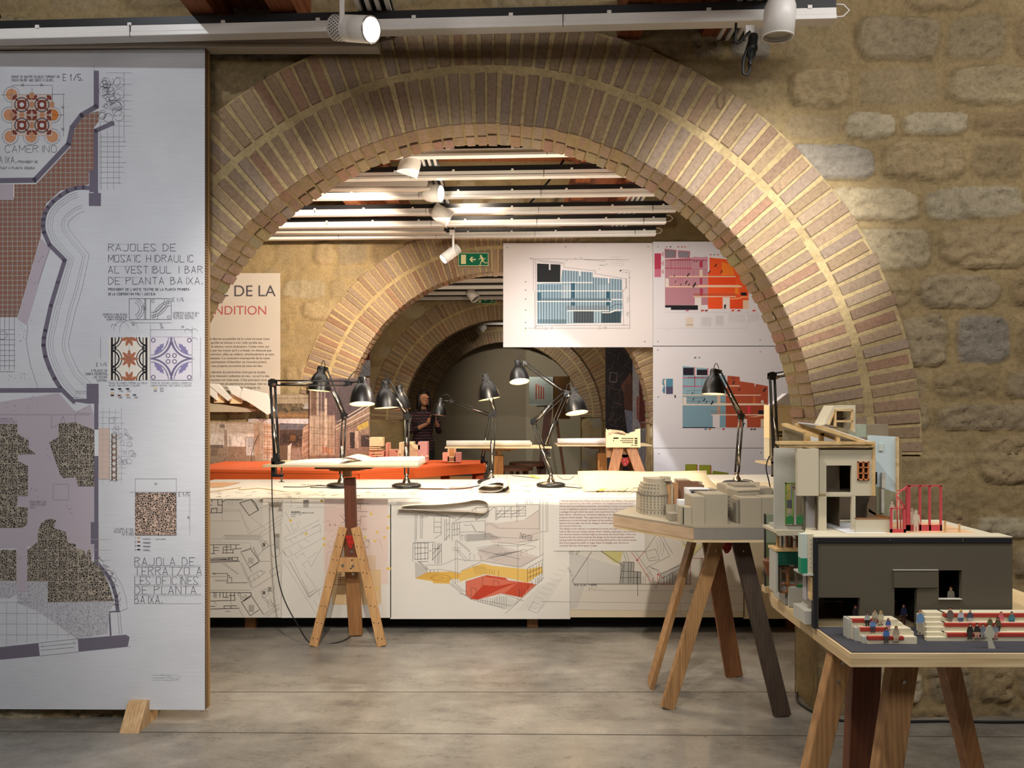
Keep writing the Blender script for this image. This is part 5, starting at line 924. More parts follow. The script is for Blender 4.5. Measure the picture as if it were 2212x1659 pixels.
def trestle(label, legs, z, bracket=None, beam=None):
    x = sum(P(*l[0], l[2]).x for l in legs)/len(legs); y = sum(l[2] for l in legs)/len(legs); rt = root('trestle', label, 'trestle', (x, y, 0))
    for a, f_, ya, yf, wd, th, m in legs:
        A_, B_ = P(*a, ya), P(*f_, yf); k = (A_.z-z)/(A_.z-B_.z); A_ = A_.lerp(B_, k); B_ = A_+(B_-A_)*((A_.z-.002)/(A_.z-B_.z)); MB().bar(A_, B_, wd, th).build('leg', m, rt, bevel=.003)
        d_ = (B_-A_).normalized()
        for s_ in (.03, .075): holes(rt, [A_+d_*s_+Vector((0, -th/2-.001, 0))], .0045, steel, 'screw')
    if bracket:
        (bx, by, bY) = bracket; MB().pext([(bx-12, by-14), (bx+12, by-14), (bx+10, by+2), (bx+3, by+11), (bx-3, by+11), (bx-9, by)], bY, .006).build('red_bracket', red, rt)
        holes(rt, [P(bx+u, by+v, bY-.0005) for u, v in ((-6, -8), (6, -8), (-1, -2), (6, 0), (0, 6))], .0045, steel, 'screw')
    if beam: MB().box(*beam).build('beam', fir2, rt)
    return rt
grey1 = wood('weathered', '#7b5a38', '#a98255', (5, 5, .4), 9); oak = wood('dark_oak', '#2b211a', '#4a3a2d', (5, 5, .4), 8); brown = wood('brown_board', '#6d4427', '#8f5e38', (5, 5, .4), 7)
# grey city model's trestle
trestle('trestle with four unequal legs under the grey city model, in the arch', [((1494, 1172), (1405, 1482), 3.62, 3.72, .024, .09, grey1), ((1547, 1176), (1441, 1530), 3.48, 3.446, .062, .04, grey1), ((1537, 1176), (1586, 1462), 3.66, 3.85, .09, .028, brown), ((1600, 1176), (1690, 1547), 3.48, 3.358, .078, .035, oak)], .825, (1570, 1184, 3.55))
trestle('trestle with reddish flared legs and a red plate, carrying the cream model', [((1336, 967), (1322, 1030), 6.3, 6.25, .088, .03, wood('reddish', '#8a5a35', '#b98258', (5, 5, .4), 8)), ((1363, 967), (1386, 1030), 6.3, 6.25, .088, .03, MATS['reddish']), ((1342, 967), (1332, 1040), 6.5, 6.6, .08, .03, brown), ((1358, 967), (1372, 1040), 6.5, 6.6, .08, .03, brown)], 1.093, (1350, 996, 6.36), (.86, 1.14, 6.36, 6.42, 1.0, 1.092))
trestle('trestle with four timber legs under the theatre model, front right', [((1812, 1425), (1758, 1659), 1.72, 1.74, .05, .035, wood('light_old', '#8a633d', '#b98f5f', (5, 5, .5), 9)), ((1866, 1437), (1857, 1659), 1.82, 1.84, .072, .04, redwood), ((1948, 1437), (1915, 1659), 1.72, 1.70, .062, .036, wood('old_board', '#7d5a3a', '#ad8558', (5, 5, .5), 9)), ((2048, 1437), (2101, 1659), 1.84, 1.9, .038, .05, fir2)], .868, None)
# ---------------------------------------------------------------- red table and the models on it
orange = mat('orange_paint', '#ee6a34', .45, var=.03); rt = root('red_table', 'orange-red angular table by the second arch, behind the long table', 'table', (-1.3, 6.6, 0))
PL = [(-2.85, 6.27), (-1.283, 6.08), (-.25, 6.93), (-.27, 7.36), (-1.5, 7.36), (-1.66, 7.2), (-2.85, 7.2)]
MB().ext([(x, y, .88) for x, y in PL], (0, 0, .024)).build('tabletop', orange, rt)
b = MB()
for (xa, ya), (xb, yb) in zip(PL[:3], PL[1:4]): b.bar((xa, ya+.025, .845), (xb, yb+.025, .845), .07, .04, up=(0, 0, 1)) if 0 else b.bar((xa, ya+.022, .845), (xb, yb+.022, .845), .035, .068, up=(0, 0, 1), flat=True)
b.build('apron', orange, rt)
for x, y in ((-.30, 7.0), (-.62, 6.78), (-1.3, 6.2), (-2.7, 6.4), (-.35, 7.3), (-2.7, 7.1)): MB().box(x-.03, x+.05, y-.03, y+.05, 0, .879).build('leg', orange, rt, bevel=.003)
peach = mat('peach_card', '#e3b795', .8, var=.03); pink = mat('pink_card', '#e0a08c', .8, var=.03); cream2 = mat('cream_card', '#e6d3a8', .8, var=.03)
def model(name, label, cat, loc, group=None): return root(name, label, cat, loc, group)
Z9 = .905
r = model('house_model', 'cream and pink card model with stacked floors on the red table, beside the photo mural', 'model', P(812, 992, 6.85)); Y = 6.85
for q, m, nm in (((797, 974, 830, 994), pink, 'base_block'), ((800, 945, 826, 964), cream2, 'upper_block'), ((798, 965, 815, 975), peach, 'middle_floor')): MB().pbox(*q, Y, .12).build(nm, m, r)
MB().pext([(798, 945), (819, 945), (828, 954), (828, 964), (798, 964)], Y-.02, .02).build('gable', cream2, r)
for q in ((798, 966, 822, 968), (798, 970, 825, 972), (800, 978, 824, 980), (806, 983, 828, 985)): MB().pbox(*q, Y-.02, .1).build('slab', cream2, r)
for q in ((804, 977, 809, 982), (812, 985, 817, 992), (805, 988, 808, 993)): MB().pbox(*q, Y-.003, .01).build('opening', mat('card_shadow', '#7c4a33', .9), r)
r = model('theatre_section_model', 'wide pink card model with cut-open rooms on the red table, in front of the person', 'model', P(880, 993, 6.8)); Y = 6.8
for q, m, nm in (((833, 957, 839, 994), pink, 'tower'), ((840, 972, 862, 994), peach, 'low_block'), ((862, 956, 868, 994), cream2, 'wall'), ((868, 955, 893, 972), cream2, 'stage_block'), ((868, 972, 905, 994), peach, 'hall'), ((903, 955, 923, 997), mat('mauve_card', '#d09a96', .8, var=.03), 'side_wall')): MB().pbox(*q, Y+(.02 if nm in ('hall', 'stage_block') else 0), .14).build(nm, m, r)
MB().pext([(885, 958), (907, 962), (907, 972), (893, 968)], Y, .02).build('sloped_roof', cream2, r); MB().pext([(840, 975), (846, 971), (858, 971), (858, 994), (840, 994)], Y-.02, .02).build('gable', pink, r); MB().pext([(859, 993), (861, 988), (866, 985), (868, 986), (868, 993)], Y-.015, .014).build('arched_wall', pink, r)
for q in ((855, 973, 858, 977), (891, 987, 907, 991), (844, 990, 847, 993), (863, 980, 865, 984)): MB().pbox(*q, Y-.024, .004).build('opening', MATS['card_shadow'], r)
for q in ((868, 982, 871, 988), (899, 978, 901, 988), (911, 981, 913, 987), (920, 984, 925, 987)): MB().pbox(*q, Y-.03, .02).build('pillar', cream2, r)
r = model('box_model', 'small pink open-front box model alone on the red table', 'model', P(976, 999, 6.95)); Y = 6.95
for q, m, nm in (((956, 978, 967, 996), pink, 'left_block'), ((983, 978, 996, 998), MATS['mauve_card'], 'right_block'), ((967, 970, 970, 997), peach, 'tower_side'), ((981, 970, 984, 997), peach, 'tower_side'), ((967, 986, 984, 998), cream2, 'step_block')): MB().pbox(*q, Y, .1).build(nm, m, r)
MB().pbox(968, 970, 983, 986, Y+.05, .05).build('tower_back', mat('tan_card', '#c08a58', .8, var=.03), r)
for y in (989, 993): MB().pbox(969, y, 982, y+1.4, Y-.004, .006).build('slot', MATS['card_shadow'], r)
# ---------------------------------------------------------------- boards, posters and signs on the middle wall
WP = Pl(7.245, .015); lilac = mat('print_white', '#d6d0d2', .65, var=.015, scale=3); lilac2 = mat('print_lilac', '#d2d0d8', .65, var=.015, scale=3)
def board(label, x0, y0, x1, y1, pl=WP, m=lilac, th=.018, name='drawing_board', cat='board', group=None, off=0):
    q = [pl.P(x, y, off) for x, y in ((x0, y1), (x1, y1), (x1, y0), (x0, y0))]; b = MB(); b.add(q+[v+Vector((0, th, 0)) for v in q], [(0, 1, 2, 3), (7, 6, 5, 4), (0, 4, 5, 1), (1, 5, 6, 2), (2, 6, 7, 3), (3, 7, 4, 0)], 0)
    o = b.build(name, m, label=label, cat=cat, group=group)
    return o
def pins(o, pts, pl=WP):
    for x, y in pts: q = pl.P(x, y, .001); MB().cyl(q+Vector((0, -.002, 0)), q, .005, 8).build('pin', plast, o)
GB = 'drawing boards on the middle wall'
o = board('white board with the blue and black section drawing, hanging across the second arch', 1087, 525, 1410, 750, group=GB); pins(o, ((1096, 535), (1222, 533), (1400, 533), (1393, 738)))
d = Draw(WP); K = .3496; q5 = lambda q: [(1050+x*K, 480+y*K) for x, y in q]
def L5(s_, h, w): d.lines([(1050+a*K, 480+b*K, 1050+c*K, 480+e*K) for a, b, c, e in s_], h, w)
d.poly(q5([(315, 380), (460, 372), (470, 295), (660, 310), (660, 340), (840, 352), (843, 545), (830, 622), (317, 628)]), '#8fa6b6')
for x0, x1, c in ((315, 460, '#86a0b2'), (470, 560, '#a9bac6'), (690, 760, '#9fb4c2')): d.poly(q5([(x0, 385), (x1, 385), (x1, 485), (x0, 485)]), c)
d.poly(q5([(315, 255), (460, 262), (458, 370), (315, 372)]), '#26282a'); d.poly(q5([(388, 258), (398, 258), (398, 295), (388, 295)]), '#d0ccd0')
for q, c in (((525, 375, 550, 545), '#3c6377'), ((742, 420, 766, 545), '#2f5a6e'), ((317, 435, 340, 488), '#47687a'), ((540, 548, 665, 622), '#4c5459'), ((712, 552, 830, 622), '#3d4f59'), ((317, 600, 495, 628), '#6f8694'), ((495, 515, 760, 545), '#8795a0'), ((340, 470, 770, 488), '#6e8290'), ((500, 550, 535, 622), '#a3b6c4'), ((668, 550, 710, 622), '#9ab0be')): d.poly(q5([(q[0], q[1]), (q[2], q[1]), (q[2], q[3]), (q[0], q[3])]), c)
d.up()
for i in range(31):
    x = 322+i*17; top = 385 if x < 465 else (298+(x-470)*.07 if x < 660 else 342+(x-660)*.07); L = [(1050+x*K, 480+top*K), (1050+x*K, 480+622*K)]; d.line(L, '#26353f', 1.5, up=False)
for q in ((315, 370, 660, 376), (315, 422, 840, 427), (315, 486, 775, 492), (775, 474, 843, 480), (500, 544, 760, 550), (715, 556, 760, 562)): d.poly(q5([(q[0], q[1]), (q[2], q[1]), (q[2], q[3]), (q[0], q[3])]), '#dedada')
d.poly(q5([(760, 556), (800, 540), (845, 540), (845, 546), (805, 547), (765, 562)]), '#dedada'); d.line(q5([(765, 530), (800, 508), (840, 508)]), '#35454f', 1.2); d.line(q5([(580, 300), (580, 330)]), '#dedada', 3); d.line(q5([(757, 345), (757, 375)]), '#dedada', 3)
L5([(292, 228, 292, 425), (308, 240, 308, 655), (300, 232, 480, 250), (480, 250, 482, 275), (480, 278, 670, 300), (672, 290, 674, 320), (676, 318, 865, 350), (866, 346, 868, 410), (865, 350, 865, 410), (320, 242, 470, 256), (300, 425, 300, 655), (262, 655, 885, 655), (308, 640, 885, 636), (845, 415, 850, 640), (270, 226, 880, 232), (580, 228, 730, 240), (700, 266, 735, 268), (885, 300, 888, 660), (845, 430, 865, 400)], '#55565c', .8)
for y in (236, 250, 265, 280, 295, 310, 325, 340): L5([(294, y, 306, y)], '#6a6a70', .6)
d.scrawl(*q5([(770, 220)])[0], 28, 3, 5, '#b4b0b8', .5); d.poly(q5([(824, 300), (832, 293), (838, 296), (830, 306)]), '#222222'); d.scrawl(*q5([(838, 300)])[0], 12, 3, 2, '#66666c', .5)
for y in (368, 420, 475, 543, 620, 655): d.disc(1135.5, 480+y*K, 1.2, '#333338')
for x, y in ((867, 470), (867, 490), (867, 560), (867, 575), (360, 655), (395, 653), (690, 652), (725, 652)): d.scrawl(1050+x*K, 480+y*K, 6, 2.4, 2, '#55565c', .6)
for x, y in ((270, 226), (375, 230), (490, 238), (545, 228), (580, 222), (730, 240), (735, 262), (705, 268), (695, 292), (865, 315), (880, 345)): d.scrawl(1050+x*K, 480+y*K, 4, 2, 1, '#55565c', .6)
d.frame(1157, 705, 1172, 711, '#66666c', .6); d.line([(1136, 711), (1135, 719)], '#cdbf58', 1); d.build('section_drawing', o)
K6 = .33764; q6 = lambda q: [(1380+x*K6, 500+y*K6) for x, y in q]
def B6(q, c): d.poly(q6([(q[0], q[1]), (q[2], q[1]), (q[2], q[3]), (q[0], q[3])]), c)
def L6(s_, h, w): d.lines([(1380+a*K6, 500+b*K6, 1380+c*K6, 500+e*K6) for a, b, c, e in s_], h, w)
def people(pts, c='#28242a'):
    for x, y, k in pts: d.poly(q6([(x-5*k, y+8*k), (x+6*k, y-9*k), (x+10*k, y-5*k), (x+1*k, y+10*k)]), c)
o = board('board with the pink and orange section drawing, top of the right column', 1410.6, 522, 1900, 747, m=lilac2, group=GB); pins(o, ((1421, 533), (1421, 738), (1642, 735)))
d = Draw(WP)
B6((100, 140, 142, 240), '#b03c56'); B6((100, 240, 142, 292), '#bd6b84')
for y in (145, 203, 257): d.poly(q6([(155, y-15), (160, y-17), (160, y+17), (150, y+12), (143, y)]), '#c79aa5')
d.poly(q6([(167, 180), (440, 162), (442, 470), (168, 472)]), '#b3828f'); d.poly(q6([(164, 110), (242, 118), (240, 170), (166, 172)]), '#c06a80'); d.poly(q6([(168, 115), (236, 122), (234, 166), (170, 168)]), '#7d7880'); d.poly(q6([(250, 120), (328, 126), (327, 170), (250, 170)]), '#c06a80'); d.poly(q6([(254, 125), (322, 131), (321, 165), (254, 166)]), '#85808a')
B6((168, 360, 440, 470), '#ad7c8a'); B6((340, 165, 440, 235), '#b88a97'); d.poly(q6([(350, 160), (440, 170), (440, 185), (350, 175)]), '#c490a2')
d.poly(q6([(452, 167), (700, 190), (760, 300), (702, 300), (702, 495), (442, 495), (442, 260), (452, 260)]), '#e2562a'); d.poly(q6([(530, 195), (600, 215), (612, 280), (530, 280)]), '#e67a2c'); B6((615, 355, 638, 400), '#e8822e'); B6((442, 295, 620, 340), '#dd4a22'); B6((442, 430, 535, 495), '#e2532a'); B6((585, 435, 665, 495), '#dc4a24')
L6([(168, 182, 440, 184), (168, 235, 338, 237)], '#ad2f4e', 1.8); L6([(203, 180, 203, 235), (210, 176, 210, 300), (232, 176, 232, 300), (250, 176, 250, 320), (265, 176, 265, 330), (280, 176, 280, 320), (296, 176, 296, 300), (312, 176, 312, 280), (326, 176, 326, 300), (350, 250, 350, 330)], '#a8405c', .7)
for x in range(205, 330, 12): L6([(x, 176, x, 186)], '#4a2530', 1.2)
for q in ((388, 188, 408, 230), (390, 298, 406, 340), (390, 365, 410, 412)): B6(q, '#aa3a55')
B6((388, 245, 408, 288), '#d9bfb4'); 
for q in ((196, 285, 620, 292), (170, 350, 660, 357), (350, 414, 620, 420)): B6(q, '#e0bfa6')
d.poly(q6([(370, 352), (385, 343), (640, 343), (660, 352), (660, 357), (370, 357)]), '#e3c0a4'); d.poly(q6([(585, 430), (640, 424), (660, 416), (705, 416), (705, 422), (665, 422), (640, 432), (585, 436)]), '#e6a36e'); d.line(q6([(350, 400), (430, 402), (500, 398), (560, 402), (625, 400)]), '#9a5540', 1.6); d.hatch(*q6([(352, 398)])[0], *q6([(625, 412)])[0], 4, '#a85a3c', .6)
B6((358, 422, 400, 495), '#d6cfd0'); B6((536, 422, 582, 497), '#d9d0cd'); B6((666, 440, 702, 495), '#d9b9a2'); B6((170, 300, 192, 356), '#d8cdca'); d.poly(q6([(168, 472), (378, 472), (378, 502), (205, 502), (205, 487), (168, 487)]), '#201d24'); d.poly(q6([(545, 468), (560, 468), (556, 480), (555, 497), (545, 492)]), '#201d24'); B6((652, 390, 690, 410), '#201d24')
people(((225, 283, .8), (312, 276, 1.3), (232, 320, .8), (267, 338, .8), (300, 324, 1.3), (318, 338, .9), (350, 340, 1.8), (448, 257, 1.1), (488, 216, 1.2), (526, 256, 1.1), (352, 190, .7), (368, 190, .7), (407, 186, .6)))
for x, c in ((170, '#b86a80'), (195, '#3a3438'), (245, '#b0405a'), (268, '#a8384a'), (288, '#d4623a'), (308, '#d9b0b0'), (452, '#c8444a'), (475, '#4c7a4a'), (498, '#c8444a')): y = 98 if x < 400 else 148; d.poly(q6([(x, y+4), (x+8, y-4), (x+16, y-3), (x+8, y+5)]), c)
for x, c in ((298, '#b06a90'), (395, '#b8403a'), (420, '#7c2a2e'), (590, '#d65030'), (628, '#b23a3a'), (725, '#c8444a')): d.poly(q6([(x, 511), (x+5, 501), (x+24, 501), (x+18, 511)]), c)
L6([(162, 517, 760, 517), (110, 620, 690, 620), (696, 520, 696, 620), (168, 632, 200, 632)], '#b5b0b8', .7); B6((300, 550, 348, 612), '#cfc3b8'); L6([(303, 597, 345, 597)], '#3a3438', 1); d.vhatch(*q6([(400, 548)])[0], *q6([(464, 606)])[0], 16, '#c2bec8', .9); d.vhatch(*q6([(490, 538)])[0], *q6([(542, 602)])[0], 14, '#c2bec8', .9); d.poly(q6([(573, 528), (590, 525), (680, 530), (682, 580), (640, 582), (600, 570), (573, 588)]), '#cbc8d0'); d.poly(q6([(700, 530), (770, 525), (770, 570), (700, 585)]), '#cbc8d0')
d.build('section_drawing', o)
o = board('board with the blue and brick-red section drawing, middle of the right column', 1411, 748.6, 1900, 967.5, m=lilac2, group=GB); pins(o, ((1421, 756), (1422, 857), (1642, 760)))
d = Draw(WP)
d.poly(q6([(280, 860), (358, 868), (358, 925), (555, 918), (556, 1254), (280, 1254)]), '#87a6b6'); B6((284, 872, 352, 920), '#241f2c'); d.poly(q6([(368, 870), (440, 875), (440, 920), (368, 920)]), '#87a6b6'); B6((371, 884, 438, 920), '#241f2c'); B6((280, 1115, 555, 1252), '#7799ab'); B6((280, 1040, 555, 1100), '#809dab')
d.poly(q6([(566, 922), (645, 930), (646, 958), (740, 972), (742, 998), (750, 975), (826, 990), (826, 1254), (556, 1254), (556, 1000), (566, 1000)]), '#a94f36'); B6((556, 1115, 826, 1170), '#9c4630'); B6((558, 1175, 660, 1252), '#a24b33')
L6([(358, 868, 358, 990), (442, 875, 442, 920), (280, 936, 440, 936), (280, 990, 400, 992)], '#c23a58', 2); 
for x in range(318, 440, 12): L6([(x, 928, x, 942)], '#3a2530', 1)
L6([(313, 1018, 420, 1018), (420, 1018, 420, 1060), (313, 1018, 313, 1065), (313, 1065, 420, 1065), (356, 936, 356, 1075), (404, 936, 404, 1080), (290, 1085, 560, 1086), (345, 1065, 345, 1080)], '#4b5560', .8)
for q in ((280, 1044, 780, 1050), (280, 1104, 820, 1112), (462, 1170, 826, 1176), (556, 985, 645, 991)): B6(q, '#ddc7b4')
d.poly(q6([(470, 1108), (490, 1100), (760, 1100), (820, 1104), (820, 1112), (470, 1112)]), '#e0cbb6'); d.poly(q6([(695, 1188), (740, 1182), (780, 1174), (826, 1170), (826, 1176), (780, 1182), (745, 1188)]), '#d9a884')
for q, c in (((501, 1050, 522, 1100), '#c9b3a4'), ((283, 1060, 304, 1104), '#d5cdc8'), ((473, 1176, 518, 1254), '#d2ccd2'), ((500, 1118, 522, 1170), '#b09080'), ((658, 1200, 692, 1254), '#d3cdd2'), ((780, 1200, 814, 1252), '#d6c0ae'), ((694, 1116, 714, 1166), '#cf3a4e'), ((764, 1145, 806, 1170), '#221f28'), ((730, 1054, 748, 1100), '#c4653e'), ((782, 1080, 798, 1100), '#d6c6bc'), ((280, 1252, 488, 1258), '#1c1a20')): B6(q, c)
d.poly(q6([(660, 1225), (680, 1225), (674, 1235), (670, 1252), (660, 1250)]), '#201d24'); d.hatch(*q6([(458, 1145)])[0], *q6([(555, 1166)])[0], 4, '#7d7068', .7)
people(((340, 1034, .9), (347, 1074, .8), (382, 1090, .8), (415, 1076, 1.2), (430, 1090, .9), (465, 1094, 1.5), (640, 1010, 1), (800, 1012, 1.6), (604, 966, 1.2))); L6([(604, 936, 604, 975), (590, 936, 620, 940)], '#2a2226', 1)
d.poly(q6([(152, 945), (168, 942), (168, 985), (158, 988), (150, 975)]), '#4f7f9c'); d.poly(q6([(158, 990), (168, 992), (168, 1035), (158, 1036), (150, 1020)]), '#4f7f9c'); d.poly(q6([(160, 950), (170, 950), (170, 980), (162, 980)]), '#d4c4b6'); B6((174, 942, 218, 992), '#53839e'); B6((174, 992, 218, 1040), '#4f4c68'); d.poly(q6([(226, 1048), (236, 1045), (238, 1068), (228, 1062)]), '#4a4858')
for x, c in ((352, '#3a3438'), (378, '#4f7f9c')): d.poly(q6([(x, 812), (x+8, 803), (x+18, 803), (x+10, 812)]), c)
for x, c in ((418, '#4f7f9c'), (444, '#c46a48'), (532, '#b03a48'), (712, '#3a2a2a'), (732, '#5a2a2a'), (798, '#a83a38')): d.poly(q6([(x, 1270), (x+5, 1260), (x+20, 1260), (x+14, 1270)]), c)
L6([(260, 1258, 826, 1260)], '#b5b0b8', .7); d.build('section_drawing', o)
o = board('board with the olive green section drawing, bottom of the right column', 1412, 968.6, 1900, 1190, m=lilac2, group=GB); pins(o, ((1423, 980), (1644, 978)))
d = Draw(WP); B6((298, 1490, 370, 1548), '#8d9230'); B6((387, 1495, 460, 1548), '#8d9230'); d.poly(q6([(298, 1548), (470, 1548), (475, 1530), (575, 1545), (575, 1640), (298, 1640)]), '#7e842c'); L6([(373, 1494, 373, 1548), (462, 1500, 462, 1550), (298, 1557, 580, 1557)], '#c23a48', 2); B6((588, 1553, 668, 1575), '#c4686a'); B6((522, 1565, 545, 1640), '#cfd0b8'); L6([(588, 1556, 668, 1556), (610, 1545, 610, 1580), (640, 1545, 640, 1580)], '#b23a40', 1.2); d.frame(*q6([(298, 1490)])[0], *q6([(370, 1548)])[0], '#5e641c', .8); d.frame(*q6([(387, 1495)])[0], *q6([(460, 1548)])[0], '#5e641c', .8)
d.build('section_drawing', o)
# French text poster
FP = Pl(7.262, .0)
o = board('tall pale poster of French text beside the near arch', 280, 590, 605, 858, FP, mat('poster_grey', '#bfb7ac', .75, var=.06, scale=2), .01, 'text_poster', 'poster')
words('lettering', 'E DE LA', 477, 640, 116, FP, '#4a4650', o); words('lettering', 'NDITION', 462, 679.5, 111, FP, '#a8565a', o)
words('lettering', "re discret et paisible de la ruine lorsque nous\nt qu'elle se donne à voir telle qu'elle est,\ns le silence, notre évaluation. Cette ruine qui\nos par les traces qu'il y a laissé, ne dissocie pas\ncontraire, elles se mêlent, simultanément et sans\nmpseste. Ce caractère intemporel de la ruine\ns permettant d'identifier ce moment précis\ne nos propres souvenirs et ceux du lieu.", 451, 734, 141, FP, '#3a3638', o, 8.35)
words('lettering', "n élément du patrimoine n'est pas sa simple\nais la mémoire collective du lieu : ce qu'il a été,\nersonnes ont tissé avec. C'est pourquoi nous\nn seulement du patrimoine physique, mais au\n   rtant de conserver cette ambiguïte du\n             l'ignorance ou recule\n                                        isse ce", 451, 806, 131, FP, '#3a3638', o, 8.35)
# photograph mural: three printed boards
def photo(label, x0, y0, x1, y1, base, pl, m=None): 
    o = board(label, x0, y0, x1, y1, pl, ink('%'+base), .012, 'photo_print', 'photograph', 'photographs of the empty theatre'); d = Draw(pl); d.pre = '%'; return o, d
M1, M2, M3 = Pl(7.25), Pl(7.235), Pl(7.22); K7 = .28339; q7 = lambda q: [(440+x*K7, 560+y*K7) for x, y in q]
def b7(q, c): d.poly(q7([(q[0], q[1]), (q[2], q[1]), (q[2], q[3]), (q[0], q[3])]), c)
def l7(s_, h, w): d.lines([(440+a*K7, 560+b*K7, 440+c*K7, 560+e*K7) for a, b, c, e in s_], h, w)
o, d = photo('faded stone facade print above the theatre corridor photograph', 590, 852, 672, 906, '#93836f', M1)
b7((540, 1035, 800, 1100), '#a39680'); b7((540, 1100, 800, 1160), '#5d5243'); b7((540, 1160, 800, 1215), '#7d684e'); b7((560, 1180, 800, 1200), '#96744e'); b7((755, 1100, 800, 1140), '#a7a8a8'); l7([(720, 1035, 722, 1100), (560, 1062, 800, 1058), (560, 1100, 650, 1210)], '#4e463b', 1)
for i in range(24): x = R.uniform(600, 780); d.disc(440+x*K7, 560+R.uniform(1110, 1160)*K7, R.uniform(2, 4), R.choice(('#3f3a2c', '#75684f', '#4d4636')))
d.build('print', o)
o, d = photo('photograph of a dusty hall with columns, lowest left', 300, 912, 568, 1014, '#b7a796', M2)
d.poly(q7([(-400, 1255), (430, 1255), (395, 1330), (-400, 1330)]), '#c8bdb1'); d.poly(q7([(-400, 1330), (400, 1330), (360, 1430), (-400, 1420)]), '#dfd9d2'); d.poly(q7([(-400, 1420), (360, 1430), (430, 1600), (-400, 1600)]), '#a08a77'); d.poly(q7([(380, 1255), (430, 1255), (425, 1600), (395, 1560)]), '#b49c86'); d.poly(q7([(-100, 1415), (150, 1415), (150, 1440), (-100, 1442)]), '#7d7068')
for q, c in (((155, 1300, 180, 1465), '#a39386'), ((20, 1320, 40, 1440), '#a89a8e'), ((318, 1355, 384, 1500), '#8f8b88'), ((323, 1360, 379, 1495), '#d7d6d4'), ((340, 1365, 376, 1430), '#b9bdc0'), ((190, 1345, 208, 1425), '#c9c3bc'), ((215, 1350, 310, 1420), '#ece9e4'), ((120, 1258, 160, 1285), '#8a7d74'), ((60, 1450, 102, 1500), '#8d7b6c')): b7(q, c)
l7([(425, 1330, 390, 1400), (390, 1400, 365, 1480), (365, 1480, 360, 1600)], '#4a4138', 1.6); l7([(65, 1445, 65, 1500), (100, 1445, 100, 1495), (65, 1460, 100, 1460)], '#5d5348', 1); l7([(-100, 1290, 400, 1300), (-100, 1310, 380, 1318)], '#aca095', .8)
for i in range(40): d.disc(440+R.uniform(30, 400)*K7, 560+R.uniform(1480, 1590)*K7, R.uniform(.6, 1.8), R.choice(('#8b7462', '#b8a48f', '#77624f')), 1)
d.build('print', o)
o, d = photo('photograph of a ruined theatre corridor with grids of shelves, behind the clamped lamp', 537, 905, 670, 1014.5, '#7d6450', M1)
b7((340, 1216, 812, 1255), '#d5d1d6'); d.poly(q7([(345, 1216), (540, 1260), (545, 1600), (425, 1600), (425, 1250)]), '#c9a991'); d.poly(q7([(580, 1250), (770, 1255), (760, 1430), (580, 1420)]), '#4d3e38'); b7((580, 1255, 770, 1300), '#6c6a72'); b7((600, 1330, 760, 1400), '#3c2f28'); b7((660, 1340, 700, 1385), '#74502f'); d.poly(q7([(640, 1440), (730, 1440), (765, 1600), (640, 1600)]), '#9b8376'); d.poly(q7([(540, 1430), (670, 1410), (640, 1600), (540, 1600)]), '#6b5848'); d.poly(q7([(640, 1425), (672, 1400), (665, 1440), (655, 1600), (637, 1600)]), '#d8cdc2'); d.poly(q7([(755, 1290), (812, 1240), (812, 1600), (770, 1600), (745, 1480)]), '#b0907a')
d.up()
for i in range(14): y = 1235+i*26; d.line(q7([(350, y), (540, 1262+i*24)]), R.choice(('#ece4dc', '#8f6a52')), 1.5, up=False)
for i in range(8): x = 365+i*24; d.line(q7([(x, 1225+i*5), (x, 1598)]), R.choice(('#e8dfd6', '#9a735a')), 1.1, up=False)
for i in range(12): y = 1290+i*25; d.line(q7([(760, y), (810, y-26)]), R.choice(('#e2d6cc', '#6e4f3c')), 1.2, up=False)
for i in range(40): x, y = R.uniform(580, 770), R.uniform(1255, 1420); d.line(q7([(x, y), (x+R.uniform(-25, 25), y+R.uniform(-14, 14))]), R.choice(('#2a2220', '#8a6a4a', '#5e6a7c', '#9a8a7a')), .8, up=False)
d.build('print', o)
o, d = photo('photograph of a tall gutted theatre stage with lattice girders, right part of the mural', 668.5, 817, 798, 1013.5, '#74605a', M3)
d.poly(q7([(805, 910), (1040, 910), (1040, 1200), (1000, 1240), (900, 1240), (805, 1200)]), '#5b4a4d'); b7((805, 1190, 1000, 1500), '#a58f7c'); d.poly(q7([(808, 910), (860, 910), (862, 1490), (808, 1490)]), '#6d5648'); b7((808, 1190, 860, 1490), '#ad9a86'); b7((862, 1000, 876, 1490), '#c2b3a3'); b7((925, 1060, 940, 1500), '#bfae9c'); b7((880, 1160, 922, 1330), '#93806f'); d.poly(q7([(1000, 1230), (1265, 1080), (1265, 1600), (1000, 1600)]), '#8a7466'); d.poly(q7([(1030, 910), (1265, 910), (1265, 1130), (1010, 1260)]), '#4c4247'); d.poly(q7([(805, 1500), (1265, 1480), (1265, 1605), (805, 1605)]), '#85705f'); b7((1115, 1320, 1150, 1440), '#2f2826'); b7((1155, 1310, 1180, 1440), '#bba796'); b7((1200, 1340, 1262, 1430), '#3a302e'); d.poly(q7([(1170, 1270), (1250, 1230), (1260, 1275), (1180, 1310)]), '#b7a04e'); d.poly(q7([(850, 1520), (1000, 1505), (1090, 1560), (1000, 1600), (830, 1600)]), '#54403a'); b7((905, 1430, 940, 1475), '#a3735a'); b7((940, 1440, 980, 1490), '#b58a68')
l7([(1000, 1280, 1265, 1120), (1005, 1300, 1265, 1170), (1020, 1240, 1265, 1095)], '#cbbba9', 2.2); l7([(1050, 1310, 1265, 1190), (1040, 1330, 1265, 1220)], '#2b2523', 1.2)
d.up()
